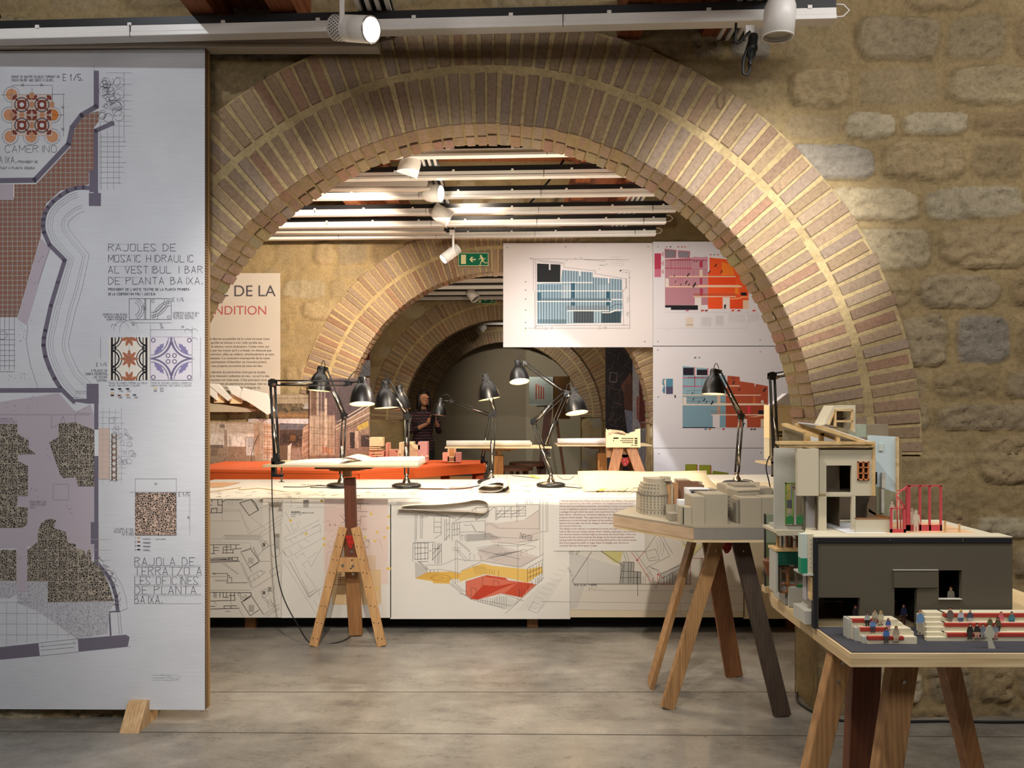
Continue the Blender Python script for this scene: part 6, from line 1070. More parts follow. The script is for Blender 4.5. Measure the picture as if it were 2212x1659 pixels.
for i in range(11): d.line(q7([(1040+i*22, 912), (1150+i*18, 1110-i*5)]), '#2e2528', .7, up=False); d.line(q7([(1060+i*20, 1110-i*8), (1130+i*18, 912)]), '#2e2528', .7, up=False)
for i in range(9): x = 815+i*27; d.line(q7([(x, 920+i*6), (x, 1480)]), R.choice(('#4a3a35', '#3e322f', '#d5c8b8')), .9, up=False)
for i in range(13): y = 930+i*44; d.line(q7([(808, y), (1000, y+R.uniform(-18, 18))]), R.choice(('#4a3a35', '#bba795')), .8, up=False)
for i in range(60): x, y = R.uniform(1000, 1262), R.uniform(1280, 1590); d.line(q7([(x, y), (x+R.uniform(-22, 22), y+R.uniform(-10, 10))]), R.choice(('#d8c9ba', '#4a3c35', '#7a4a38', '#a8968a')), .8, up=False)
d.line(q7([(910, 1590), (915, 1530), (960, 1510), (1020, 1530)]), '#8a3f30', 1.2); d.build('print', o)
# white saw-tooth relief in front of the poster
Y = 7.16; o = root('sawtooth_model', 'white saw-tooth roof model mounted over the French poster and the hall photograph', 'model', P(520, 880, Y))
wm = mat('model_white', '#e2e4e0', .7, var=.02)
for i_, q in enumerate(([(380, 850), (448, 828), (470, 829), (468, 865), (448, 848)], [(448, 829), (470, 829), (500, 860), (492, 866)], [(490, 833), (512, 834), (540, 864), (528, 866), (500, 850)], [(525, 838), (540, 842), (575, 850), (592, 888), (578, 896), (545, 874), (518, 858)])): MB().pext(q, Y-i_*.006, .05-i_*.003).build('roof_panel', wm, o)
for q in ((462, 847, 484, 870), (497, 850, 522, 872), (540, 862, 556, 878)): MB().pbox(*q, Y+.03, .03).build('gable_wall', cream2, o)
MB().pext([(380, 868), (470, 872), (560, 886), (540, 890), (380, 890)], Y+.05, .02).build('base_strip', mat('relief_base', '#b7ad98', .9), o)
for i in range(5): MB().pbox(486+i*3, 858, 487+i*3, 868, Y+.025, .004).build('fin', mat('fin_wood', '#8a6d45', .8), o)
# emergency exit signs
def exit_sign(label, x0, y0, x1, y1, Y):
    o = board(label, x0, y0, x1, y1, Pl(Y), mat('sign_edge', '#d9d6a8', .5), .012, 'exit_sign', 'sign', 'emergency exit signs'); d = Draw(Pl(Y)); w_, h_ = x1-x0, y1-y0; C = '#ded8a4'
    X = lambda u: x0+u*w_; V = lambda v: y0+v*h_; S_ = lambda q: [(X(a), V(b)) for a, b in q]
    d.rect(X(.017), V(.04), X(.983), V(.96), '#0f6a4c'); d.rect(X(.09), V(.15), X(.255), V(.85), C)
    d.poly(S_([(.37, .5), (.44, .3), (.5, .3), (.45, .46), (.58, .46), (.58, .56), (.45, .56), (.5, .7), (.44, .7)]), C); d.disc(X(.75), V(.25), h_*.085, C)
    d.line(S_([(.78, .36), (.81, .62)]), C, h_*.15); d.line(S_([(.77, .38), (.70, .44), (.69, .52)]), C, h_*.075); d.line(S_([(.80, .38), (.86, .48), (.90, .44)]), C, h_*.075); d.line(S_([(.80, .62), (.74, .72), (.74, .88), (.71, .90)]), C, h_*.09); d.line(S_([(.82, .60), (.87, .74), (.93, .78), (.95, .74)]), C, h_*.09); d.build('pictogram', o)
exit_sign('green exit sign on the bricks at the top of the second arch', 990, 546, 1055, 574.5, 7.28)
exit_sign('smaller green exit sign on the bricks at the top of the third arch', 1029, 640, 1071.5, 655.5, 11.07)
# prints on the far wall, seen through the second arch
D1 = Pl(11.03)
o, d = photo('dark photograph of roof trusses and machinery on the far wall, right of the third arch', 1308, 700, 1366, 1200, '#2c2a33', D1); K8 = .21704; q8 = lambda q: [(1080+x*K8, 700+y*K8) for x, y in q]
d.up()
for i in range(120):
    x, y = R.uniform(1312, 1362), R.uniform(745, 960); a = R.uniform(-1.2, 1.2); L = R.uniform(4, 22); x2 = min(1364, max(1310, x+L*math.sin(a))); d.line([(x, y), (x2, y+L*math.cos(a))], R.choice(('#6f6a78', '#4a4450', '#8a6a5a', '#17151c', '#15141a')), .9, up=False)
d.poly(q8([(1200, 620), (1300, 480), (1322, 600), (1322, 900), (1240, 900), (1235, 700)]), '#7c5348'); d.vhatch(*q8([(1240, 600)])[0], *q8([(1320, 900)])[0], 9, '#44302f', 1); d.poly(q8([(1240, 850), (1322, 870), (1322, 1100), (1270, 1100)]), '#8f96b4'); d.line(q8([(1050, 610), (1130, 650), (1250, 660), (1320, 560)]), '#5d5560', 2); d.line(q8([(1090, 480), (1170, 490), (1160, 580), (1090, 570), (1100, 480)]), '#b2aab6', 1.2); d.line(q8([(1140, 780), (1210, 800)]), '#a87468', 1.6); d.rect(1318, 1100, 1366, 1198, '#3b3a44'); d.build('print', o)
o, d = photo('white and brick-red print beside the dark truss photograph on the far wall', 1366.5, 700, 1400, 1200, '#c4c6d6', Pl(11.0))
d.poly(q8([(1385, 560), (1420, 620), (1455, 760), (1450, 970), (1380, 980), (1385, 760)]), '#8c4a46'); d.poly(q8([(1362, 720), (1378, 720), (1378, 960), (1362, 940)]), '#b5504a'); d.vhatch(*q8([(1390, 600)])[0], *q8([(1448, 970)])[0], 6, '#5f3236', 1.2); d.poly(q8([(1390, 980), (1455, 985), (1440, 1040), (1400, 1030)]), '#a3685e'); d.vhatch(*q8([(1385, 1060)])[0], *q8([(1460, 1480)])[0], 5, '#7a7a94', 1); d.build('print', o)
o, d = photo('strip of a red and white print just inside the second arch, on the left', 740, 740, 799.5, 812, '#c9c8d2', Pl(11.08)); d.rect(741, 741, 799, 778, '#6d2a22'); d.poly([(784, 795), (799, 790), (799, 811), (784, 811)], '#b8bccb'); d.line([(784, 790), (799, 800)], '#5f6070', 1); d.build('print', o)
# ---------------------------------------------------------------- grey city model in the arch
card = mat('grey_card', '#a39a86', .85, var=.05, scale=14); card2 = mat('grey_card_dark', '#8d8677', .85, var=.05, scale=14); beech = wood('beech', '#b59a7c', '#c9b093', (1.2, 1.2, 14), 5); concr = mat('grey_board', '#878178', .8, var=.1, scale=10); slit = mat('slit', '#15130f', .9)
ck = mat('window_tint', '#6e6a63', .6); tan = mat('tan_brick', '#a87f58', .9, var=.1, scale=40); brick = mat('dark_brick', '#7c5a45', .9, var=.14, scale=50); wcard = mat('white_card', '#d6d8dc', .8, var=.02)
ZB = .9
rt = root('city_model', 'grey card city model with a curved apartment house, on the trestle in the arch', 'model', (.95, 3.5, .826))
PB = [(.844, 3.287), (1.40, 3.287), (1.40, 3.93), (.66, 3.93), (.533, 3.69)]
MB().ext([(x, y, .826) for x, y in PB], (0, 0, .012)).build('plywood_base', ply, rt)
MB().ext([(x, y, .839) for x, y in PB], (0, 0, .052)).build('base_block', concr, rt)
q = [(.844, 3.286), (.533, 3.689)]; MB().add([(q[0][0]-.001, q[0][1]-.001, .839), (q[1][0]-.001, q[1][1]-.001, .839), (q[1][0]-.001, q[1][1]-.001, .891), (q[0][0]-.001, q[0][1]-.001, .891)], [(0, 1, 2, 3)]).build('beech_facing', beech, rt)
MB().ext([(x, y, .892) for x, y in PB], (0, 0, .008)).build('ground_plate', card, rt)
def blk(x0, x1, yt, Y, d, m=card, nm='building', zb=ZB, par=None):
    a = P(x0, yt, Y); b = P(x1, yt, Y); return MB().box(a.x, b.x, Y, Y+d, zb, a.z).build(nm, m, par or rt)
blk(1446, 1467, 1110, 3.43, .08, card2); blk(1478, 1495, 1096, 3.33, .07); blk(1469.5, 1476, 1094, 3.345, .06); MB().pbox(1476, 1097, 1478, 1134, 3.338, .05).build('gap', slit, rt)
blk(1495.4, 1522.6, 1073, 3.325, .13); blk(1523, 1572, 1068, 3.33, .14); blk(1490, 1496, 1072, 3.37, .1); blk(1512, 1528, 1066, 3.4, .1, card2)
blk(1467, 1489, 1081, 3.52, .06, wcard); o = blk(1490, 1531, 1058, 3.53, .12, wcard, 'glass_roof_building')
MB().ext([P(1488, 1058, 3.52), P(1532, 1058, 3.52), P(1528, 1054.5, 3.66), P(1491, 1054.5, 3.66)], (0, 0, .004)).build('roof', wcard, o)
for i in range(6):
    for j in (0, 1):
        if i < 5 or j == 0: MB().pbox(1493.5+i*5.2, 1061.5+j*4.6, 1497.8+i*5.2, 1065+j*4.6, 3.528, .004).build('window', slit, o)
blk(1531, 1548, 1057, 3.62, .08, card); blk(1536, 1547, 1057, 3.6, .02, card2)
# curved apartment house
o = None; cy_ = 3.72
def curve_block(xc, r, y0, y1, Yc, flat=.0):
    A_ = P(xc, y1, Yc-.10); zt_ = A_.z; zb_ = max(ZB, P(xc, y0, Yc-.10).z); cx_ = P(xc, y0, Yc).x; R_ = r*Yc/F; pts = []
    for i in range(17): a = math.radians(200+i*(150/16)); pts.append((cx_+R_*math.cos(a)*1.0, Yc+.115*math.sin(a)*R_/.078, zb_))
    pts += [(cx_+R_*.98, Yc+.05, zb_), (cx_-R_*.94, Yc+.05, zb_)]; return pts, zt_-zb_
pts, h = curve_block(1409, 33, 1120, 1069, cy_); o = MB().ext(pts, (0, 0, h)).build('apartment_house', card, rt)
for r, y0, y1 in ((31.5, 1069, 1059), (29.5, 1059, 1052), (27, 1052, 1046), (22, 1046, 1036)): pts, h = curve_block(1410+(33-r)*.35, r, y0, y1, cy_); MB().ext(pts, (0, 0, h)).build('setback_floor', card, o)
MB().pbox(1430, 1030.5, 1449, 1040, 3.68, .06).build('roof_house', card, o); blk(1435, 1451, 1038, 3.7, .06, card2)
pts, h = curve_block(1409, 34.2, 1070.5, 1069, cy_); MB().ext(pts, (0, 0, h)).build('cornice', card2, o); pts, h = curve_block(1409, 33.6, 1101.5, 1100.6, cy_); MB().ext(pts, (0, 0, h)).build('cornice', card2, o)
cx_ = P(1409, 0, cy_).x
for k, (y, r) in enumerate(((1107, 33), (1096, 33), (1090, 33), (1084, 33), (1078, 33), (1073, 33), (1064, 31.5), (1055.5, 29.5), (1049, 27))):
    R_ = r*cy_/F; z = P(0, y, cy_-.1).z; cc = P(1409+(33-r)*.35+(.0 if r == 33 else .35*0), 0, cy_).x
    for i in range(11):
        a = math.radians(210+i*13); p_ = Vector((cc+R_*math.cos(a)*1.004, cy_+.115*math.sin(a)*R_/.078*1.004, z)); t_ = Vector((-math.sin(a)*R_, .115*math.cos(a)*R_/.078, 0)).normalized()*.0032; hh = .0042 if k else .007
        MB().add([p_-t_+Vector((0, 0, -hh)), p_+t_+Vector((0, 0, -hh)), p_+t_+Vector((0, 0, hh)), p_-t_+Vector((0, 0, hh))], [(0, 1, 2, 3)]).build('window', ck, o)
blk(1441, 1453, 1048, 3.66, .06, tan, 'party_wall'); blk(1453.5, 1465, 1044, 3.68, .06, tan, 'party_wall'); blk(1450, 1453.5, 1046, 3.655, .03, card, 'chimney'); blk(1465, 1494, 1039, 3.74, .05, brick, 'brick_wall'); blk(1494, 1510, 1041, 3.745, .05, brick, 'brick_wall'); blk(1510, 1521, 1048, 3.75, .05, brick, 'brick_wall'); blk(1511, 1517, 1041, 3.8, .05, card)
blk(1439, 1466, 1092, 3.6, .05); MB().pbox(1439, 1105, 1466, 1106, 3.598, .004).build('seam', slit, rt); blk(1464, 1490, 1036.5, 3.8, .08, card)
# long corner building on the right
o = blk(1589, 1640, 1061, 3.62, .25, card, 'corner_building')
A_ = P(1571, 1070, 3.55); B_ = P(1589, 1062, 3.62); 
q = [P(1548, 1050, 3.80), P(1566, 1052, 3.68), P(1571, 1060, 3.55), P(1592, 1062, 3.46), P(1640, 1061, 3.5), P(1640, 1048, 3.85), P(1560, 1043, 3.85)]
zt_ = q[3].z; base = [(v.x, v.y, ZB) for v in q]; MB().ext(base, (0, 0, zt_-ZB)).build('wing', card, o); MB().ext([(v.x*1.002, v.y-.004, zt_) for v in q], (0, 0, .006)).build('roof', card, o)
def wall_windows(p0, p1, zs, n, hw, hh, par, m=ck):
    d_ = (p1-p0); t_ = d_.normalized()*hw; nn = Vector((d_.y, -d_.x, 0)).normalized()*.0012
    for z in zs:
        for i in range(n): c = p0+d_*(i+.5)/n+nn; c = Vector((c.x, c.y, z)); MB().add([c-t_+Vector((0, 0, -hh)), c+t_+Vector((0, 0, -hh)), c+t_+Vector((0, 0, hh)), c-t_+Vector((0, 0, hh))], [(0, 1, 2, 3)]).build('window', m, par)
wall_windows(q[2], q[3], [.915, .932, .949, .966, .983, 1.003], 4, .011, .006, o); wall_windows(q[1], q[2], [.96, 1.0], 3, .01, .012, o, mat('ochre', '#b59a62', .8))
MB().pbox(1605, 1072, 1636, 1073, 3.455, .004).build('seam', slit, rt)
for q_ in ((1600, 1054, 1625, 1057), (1580, 1050, 1600, 1052)): a = P(q_[0], q_[3], 3.65); b = P(q_[2], q_[1], 3.65); MB().box(a.x, b.x, 3.6, 3.72, zt_+.006, zt_+.016).build('roof_lantern', card2, o)
blk(1599, 1645, 1076, 3.36, .12); blk(1590, 1599, 1079, 3.375, .1, card2); blk(1645.5, 1690, 1075, 3.365, .12); blk(1642, 1668, 1054, 3.56, .1); blk(1668, 1690, 1060, 3.6, .1, card2); blk(1640, 1650, 1056, 3.53, .05, card2)
# ---------------------------------------------------------------- theatre model, front right
rt = root('theatre_model', 'large cut-open theatre model with a black stage box and paper people, front right', 'model', (1.05, 1.9, .868))
TM = rt; mint = mat('mint_card', '#b9c6bd', .8, var=.03); olive = mat('stage_black', '#565042', .85, var=.06, scale=8); night = mat('night', '#15161a', .7); floorm = mat('stage_floor', '#3d3d44', .85, var=.12, scale=16); gc = mat('light_grey_card', '#b4b3aa', .8, var=.03); cc_ = mat('cream_board', '#c8c0a8', .8, var=.03); lil = mat('lilac_card', '#a9a6a8', .8, var=.03); inn = mat('inner_brown', '#6e6250', .85, var=.04); bsw = wood('balsa', '#c3a06a', '#dcc08c', (3, 3, 10), 6); teal = mat('dark_green', '#0d4a3a', .6, var=0); green = mat('green', '#2f7a45', .6, var=0); brownw = wood('thin_brown', '#6a3f20', '#93602f', (4, 4, 6), 8); pinkred = mat('pink_red', '#c04a50', .6, var=.03); blk_ = mat('edge_black', '#1b1c20', .6, var=.02)
PBd = [(.757, 1.594), (1.52, 1.594), (1.52, 2.3), (.92, 2.3), (.84, 2.25), (.785, 2.17), (.760, 2.08), (.757, 1.98)]
MB().ext([(x, y, .868) for x, y in PBd], (0, 0, .017)).build('plywood_base', ply, rt); MB().ext([(x, y, .8855) for x, y in PBd], (0, 0, .0125)).build('upper_board', wood('plywood_fine', '#bda173', '#e0cca2', (.6, .6, 60), 3), rt)
MB().box(.762, 1.52, 1.599, 1.78, .898, .9005).build('stage_floor', floorm, rt)
def pb(x0, y0, x1, y1, Y, d, m, nm, par=None): return MB().pbox(x0, y0, x1, y1, Y, d).build(nm, m, par or rt)
def pe(q, Y, d, m, nm, par=None): return MB().pext(q, Y, d).build(nm, m, par or rt)
SY = 1.767
xs = [1767, 1768, 1858, 1932, 1981, 2028, 2078, 2187]; ys = [1173, 1232, 1270, 1291, 1294, 1357]; op = [(1768, 1291, 1858, 1357), (1932, 1270, 1981, 1357), (2028, 1232, 2078, 1294)]; b = MB()
for i in range(len(xs)-1):
    for j in range(len(ys)-1):
        cx, cy = (xs[i]+xs[i+1])/2, (ys[j]+ys[j+1])/2
        if not any(a < cx < c and e < cy < f for a, e, c, f in op): b.pbox(xs[i], ys[j], xs[i+1], ys[j+1], SY, .012)
sb = b.build('stage_wall', olive, rt)
pb(1931, 1232.5, 2027, 1269.5, SY-.003, .0028, olive, 'raised_panel', sb)
pb(1929.5, 1231.2, 2027, 1232.3, SY-.004, .004, gc, 'panel_edge', sb); pb(2028, 1294, 2079, 1295.6, SY-.004, .012, gc, 'sill', sb)
pb(1758, 1161.5, 2187, 1173, SY-.002, .014, blk_, 'top_band', sb); pb(1758, 1173, 1766.8, 1358, SY-.002, .014, blk_, 'side_band', sb); pb(1758, 1159, 2187, 1161.4, SY-.002, .05, cc_, 'top_edge', sb)
a = P(1760, 1357, SY); c = P(2187, 1173, SY); zt_ = 1.112
b = MB(); xl = P(1762, 0, 2.02).x; b.ext([(a.x, SY+.012, ZB), (a.x+.006, SY+.012, ZB), (xl+.006, 2.02, ZB), (xl, 2.02, ZB)], (0, 0, zt_-ZB)); b.box(c.x-.006, c.x, SY+.012, 2.02, ZB, zt_); b.box(xl, c.x, 2.02, 2.03, ZB, zt_); b.ext([(a.x, SY+.012, zt_-.004), (c.x, SY+.012, zt_-.004), (c.x, 2.02, zt_-.004), (xl, 2.02, zt_-.004)], (0, 0, .004)); b.build('stage_box', olive, rt)
for x in (1863, 1928, 1984, 2024, 2081): pb(x, 1235, x+3, 1340, SY+.013, .1, night, 'reveal', sb)
MB().box(.757, .7615, 1.79, 1.862, .9, .941).build('side_wall', gc, rt); MB().box(.735, .757, 1.785, 1.86, .905, .938).build('side_block', gc, rt)
for x, y in ((1764, 1168), (1922, 1167), (2080, 1166), (2080, 1169.5)): MB().cyl(P(x, y, SY-.0035), P(x, y, SY), .0016, 8).build('pin', steel, sb)
# bleachers
redc = mat('red_cushion', '#a3382c', .8, var=.04); crm = mat('bleacher_cream', '#cfc7ac', .8, var=.03)
bl = root('x', 'x', 'x', (0, 0, 0)); bpy.data.objects.remove(bl)
def tier(x0, x1, Y0, Y1_, z, par, nm='tier', m=crm): a = P(x0, 0, Y0).x; b_ = P(x1, 0, Y0).x; return MB().box(a, b_, Y0, Y1_, ZB+.0006, z).build(nm, m, par)
L0 = tier(1840, 1940, 1.685, 1.715, .9465, rt, 'left_bleacher'); tier(1857, 1968, 1.668, 1.6848, .931, L0); tier(1874, 1981, 1.652, 1.6678, .916, L0); tier(1832, 1840, 1.69, 1.715, .9465, L0, 'side_panel', gc); tier(1848, 1857, 1.672, 1.6848, .931, L0, 'side_panel', gc); tier(1864, 1874, 1.655, 1.6678, .916, L0, 'side_panel', gc)
tier(1940, 1950, 1.685, 1.715, .9385, L0, 'step'); tier(1968, 1974, 1.668, 1.6848, .9235, L0, 'step'); tier(1950, 1958, 1.685, 1.715, .931, L0, 'step')
for x0, x1, Y0, z in ((1841, 1905, 1.685, .9465), (1858, 1917, 1.668, .931), (1874, 1952, 1.652, .916)): a = P(x0, 0, Y0).x; b_ = P(x1, 0, Y0).x; MB().box(a, b_, Y0-.0015, Y0+.008, z-.0062, z+.0012).build('cushion', redc, L0)
R0 = None
for k in range(3):
    Y0 = 1.672+k*.022; z = .917+k*.0165; o = tier(2044, 2420, Y0, Y0+.0218 if k < 2 else 1.755, z, R0 or rt, 'right_bleacher' if k == 0 else 'tier'); R0 = R0 or o
    for h_ in (0, 1): tier(2001+(1-k)*1.5, 2043.5, Y0+.011*h_, Y0+.011*h_+.0108 if k < 2 else 1.755, z-.008+.008*h_, R0, 'step')
    a = P(2040+4*k*0, 0, Y0).x; MB().box(P(2046-k*3, 0, Y0).x, P(2420, 0, Y0).x, Y0-.0015, Y0+.008, z-.0062, z+.0012).build('cushion', redc, R0)
# flat printed paper people
SK = '#c99a7e'
def fig(x, y0, y1, Y, shirt, pants, hair=None, seated=False, white=False, blank=None):
    s = (y1-y0)/100; k = s*(1.35 if seated else 1); q = lambda pts: [(x+a*k, y0+b*k) for a, b in pts]; mats = [ink(c) for c in (shirt, pants, hair or '#3a2a20', SK, '#2b2523')]
    if blank: mats = [blank]*5
    b = MB(); d = .0008
    def sh(pts, mi, off=0): b.ext([P(*p_, Y-off) for p_ in q(pts)], (0, d, 0), mi)
    if seated:
        sh([(-9, 14), (-13, 20), (-14, 44), (13, 44), (13, 20), (8, 14), (3, 11), (-4, 11)], 0); sh([(-13, 20), (-18, 40), (-8, 52), (-5, 48), (-12, 38)], 0, .0003); sh([(13, 20), (17, 38), (6, 50), (3, 47), (11, 37)], 0, .0003)
        sh([(-13, 42), (12, 42), (15, 54), (9, 56), (10, 72), (3, 73), (1, 56), (-2, 56), (-3, 73), (-10, 73), (-11, 55), (-15, 52)], 1, .0005); sh([(-11, 71), (-3, 71), (-2, 75), (-13, 75)], 4, .0006); sh([(3, 71), (10, 70), (13, 75), (3, 75)], 4, .0006)
    else:
        sh([(-8, 15), (-12, 19), (-14, 42), (-17, 50), (-12, 52), (-9, 34), (-9, 52), (9, 52), (9, 34), (13, 50), (17, 48), (13, 19), (8, 15), (3, 12), (-3, 12)], 0); sh([(-9, 50), (9, 50), (9, 74), (8, 97), (2, 97), (1, 60), (-2, 60), (-4, 97), (-10, 97), (-9, 74)], 1, .0004); sh([(-11, 96), (-3, 96), (-3, 100), (-13, 100)], 4, .0005); sh([(2, 96), (8, 96), (12, 100), (2, 100)], 4, .0005); sh([(-17, 50), (-12, 51), (-13, 55), (-16, 54)], 3, .0005); sh([(13, 49), (17, 48), (17, 53), (13, 54)], 3, .0005)
    hd = [(6*math.cos(a*.524), 6+7.5*math.sin(a*.524)) for a in range(12)]; sh(hd, 3, .0004); sh([(-6.5, 7), (-6, 0), (0, -3), (6, 0), (6.5, 7), (4, 3), (0, 2), (-4, 3)] if not white else [(-7, 16), (-7, 2), (0, -3), (7, 2), (7.5, 16), (4, 14), (4, 4), (-3, 3), (-4, 15)], 2, .0007)
    b.build('paper_person', mats, rt)
fig(1848, 1308, 1356, 1.79, '#3a3638', '#5c6a80', '#6a3a2a', white=True); fig(1952, 1306, 1352, 1.80, '#2c3350', '#4a2a26', '#4a2a20', white=True); fig(1988, 1318, 1374, 1.69, '#6d93b8', '#9a8f7c', '#8a6a4a'); fig(2054, 1268, 1322, 1.784, '#8a8472', '#5a5448', '#4a3226', white=True)
for a in ((1874, 1323, 1352, 1.681, '#a8b0a8', '#2e2c2c', '#3a2a24', 1), (1890, 1317, 1347, 1.681, '#b0a890', '#8c8470', '#5a4630', 0), (1903, 1320, 1350, 1.681, '#c8c0a0', '#b4ac90', '#c8b070', 1), (1886, 1337, 1366, 1.664, '#6f8fc4', '#4a4a50', '#8a5a3a', 1), (1919, 1336, 1362, 1.664, '#4a6aa8', '#c08a8a', '#8a3a2a', 1), (1915, 1356, 1388, 1.648, '#4f74b4', '#4a4848', '#4a2c22', 1), (1936, 1353, 1387, 1.646, '#a89a84', '#b4a88c', '#6a4a34', 1),
          (2053, 1313, 1346, 1.7115, '#6a645e', '#6a6660', '#2c2420', 0), (2076, 1317, 1348, 1.7115, '#b8bcc4', '#4a5a78', '#d8c070', 1), (2096, 1318, 1348, 1.7115, '#4a5468', '#a8a8a4', '#c8c0b0', 0), (2139, 1333, 1360, 1.6895, '#6a6648', '#5a5440', '#8a6a4a', 0), (2156, 1334, 1366, 1.6895, '#5e5a44', '#3c3a36', '#3a2c22', 1), (2163, 1322, 1352, 1.7115, '#d0707a', '#c88a80', '#a83a2a', 0), (2186, 1322, 1353, 1.7115, '#4c8088', '#465a74', '#2c2622', 0),
          (2096, 1348, 1380, 1.668, '#34322f', '#3c3a38', '#2a2220', 0), (2111, 1347, 1380, 1.668, '#3a3430', '#c09a80', '#2c2220', 0), (2124, 1348, 1380, 1.668, '#7a8088', '#8a8a88', '#3a2c26', 0), (2150, 1347, 1381, 1.668, '#8a9098', '#b88478', '#6a3024', 1)): fig(a[0], a[1], a[2], a[3], a[4], a[5], a[6], True, bool(a[7]))
pe([(2133, 1355), (2136, 1351), (2141, 1351), (2143, 1355), (2146, 1362), (2149, 1368), (2147, 1376), (2142, 1378), (2151, 1402), (2136, 1405), (2134, 1378), (2129, 1375), (2127, 1367), (2131, 1361)], 1.62, .0015, mat('blank_figure', '#b5b5a2', .8, var=0), 'blank_cutout')
# terrace on top of the stage box
zt_ = 1.1225; a = P(1735, 0, SY).x
MB().ext([(P(1737, 0, SY+.05).x, SY+.05, 1.114), (1.236, SY+.05, 1.114), (1.236, 2.06, 1.114), (P(1745, 0, 2.06).x, 2.06, 1.114)], (0, 0, zt_-1.114)).build('terrace_slab', cc_, rt); MB().box(.965, 1.19, SY+.052, 2.0, zt_+.0003, zt_+.002).build('terrace_floor', mat('peach_floor', '#d9ae86', .8, var=.03), rt); MB().box(.86, .964, SY+.052, 2.0, zt_+.0003, zt_+.002).build('terrace_floor', wcard, rt)
pb(1731, 1154, 1744, 1206, SY+.004, .02, mint, 'corner_pier'); pb(1731, 1206, 1744, 1239, SY+.003, .02, mat('emerald', '#14805e', .6, var=0), 'green_pier'); pb(1744.3, 1154, 1757.6, 1242, SY+.004, .03, cc_, 'white_pier'); pb(1735, 1240, 1757, 1244, SY, .06, gc, 'ledge'); pb(1752, 1247, 1757, 1297, SY+.005, .02, bsw, 'post'); pb(1741, 1244, 1750, 1297, SY+.03, .02, lil, 'inner_wall')
for i in range(7): MB().cyl(P(1751+(i % 2)*1.4, 1165+i*10, SY+.0025), P(1751+(i % 2)*1.4, 1165+i*10, SY+.005), .0009, 6).build('pin', steel, rt)
# facade
b = MB(); FY = 1.875
def cells(xs, ys, op, Y, d):
    b = MB()
    for i in range(len(xs)-1):
        for j in range(len(ys)-1):
            cx, cy = (xs[i]+xs[i+1])/2, (ys[j]+ys[j+1])/2
            if not any(a < cx < c and e < cy < f for a, e, c, f in op): b.pbox(xs[i], ys[j], xs[i+1], ys[j+1], Y, d)
    return b
fa = cells([1769, 1785, 1840, 1853, 1878, 1885], [969, 997, 1005.5, 1037.5, 1064, 1071], [(1785, 1005.5, 1840, 1064), (1853, 997, 1878, 1037.5)], FY, .008).build('facade', cc_, rt)
cells([1769, 1785.5, 1840, 1848], [1071.5, 1073, 1147, 1151], [(1785.5, 1073, 1840, 1147)], FY, .008).build('lower_facade', cc_, rt)
pb(1723, 969.5, 1768.6, 1071, 1.858, .014, cc_, 'projecting_panel'); pb(1768.4, 969, 1769.6, 1071, FY-.001, .003, slit, 'seam', fa); pb(1769, 1066, 1784, 1070, FY-.001, .003, mat('card_brown', '#b09a74', .8), 'seam', fa)
b = MB(); b.pbox(1769, 970, 1885, 1150, 2.07, .008); b.pbox(1772, 970, 1776, 1150, FY+.01, .19); b.pbox(1878, 970, 1884, 1071, FY+.01, .19); b.build('rear_wall', inn, rt); pb(1812, 975, 1814, 1150, 1.93, .14, inn, 'partition'); pb(1770, 1064, 1884, 1068, FY+.01, .19, inn, 'floor_plate'); pb(1770, 968, 1886, 971, FY, .2, cc_, 'top_plate'); pb(1818, 1008, 1842, 1026, 2.064, .004, gc, 'light_panel'); pb(1822, 1026, 1840, 1034, 2.064, .004, gc, 'light_panel')
ow = mat('orange_frame', '#c07a4a', .6, var=.03); b = MB()
for q in ((1853, 997, 1855.6, 1037.5), (1875.4, 997, 1878, 1037.5), (1853, 997, 1878, 999.6), (1853, 1034.6, 1878, 1037.5), (1864, 997, 1867, 1037.5), (1855, 1009, 1876, 1011), (1855, 1021.5, 1876, 1023.5)): b.pbox(*q, FY-.003, .006)
b.build('orange_window', ow, rt); pb(1855, 999, 1876, 1035, FY+.004, .002, mat('pane_dark', '#2a2018', .3, var=0), 'window_pane')
pb(1885.5, 954, 1891, 1071, FY-.004, .02, bsw, 'corner_post')
# grey left wing with the window
cells([1673, 1697, 1723, 1734], [968, 1043, 1134, 1147], [(1697, 1043, 1734, 1134)], 1.94, .008).build('left_wing', gc, rt)
pb(1697, 1043, 1740, 1100, 2.1, .004, mat('collage_yellow', '#c4b86a', .8, var=.12, scale=60), 'collage'); pb(1709, 1046, 1716, 1098, 2.09, .004, mat('collage_blue', '#8f9ab8', .8, var=.05), 'collage'); pb(1716, 1048, 1734, 1094, 2.088, .004, mat('collage_stone', '#6b5a40', .9, var=.3, scale=120), 'collage'); pb(1700, 1080, 1712, 1098, 2.085, .004, mat('collage_grey', '#6a6c74', .8), 'collage'); pb(1697, 1100, 1740, 1134, 2.08, .004, cc_, 'collage')
og = mat('olive_green', '#6f8a3a', .6, var=0); b = MB()
for q in ((1697, 1043, 1699, 1134), (1713, 1062, 1715.5, 1134), (1697, 1043, 1723, 1046)): b.pbox(*q, 1.936, .006)
b.build('green_frame', og, rt); b = MB().tube([P(1698+30*t_, 1066-8*math.sin(t_*3.14), 1.937) for t_ in (0, .2, .4, .6, .8, 1)], .0012, 6).build('arched_frame', og, rt)
for x0, x1 in ((1699, 1713), (1721, 1735)): pe([(x0, 1117), ((x0+x1)/2, 1113), (x1, 1116), (x1, 1132), (x0, 1132)], 1.932, .003, green, 'balustrade'); pb(x0, 1110, x1, 1111, 1.932, .002, green, 'rail')
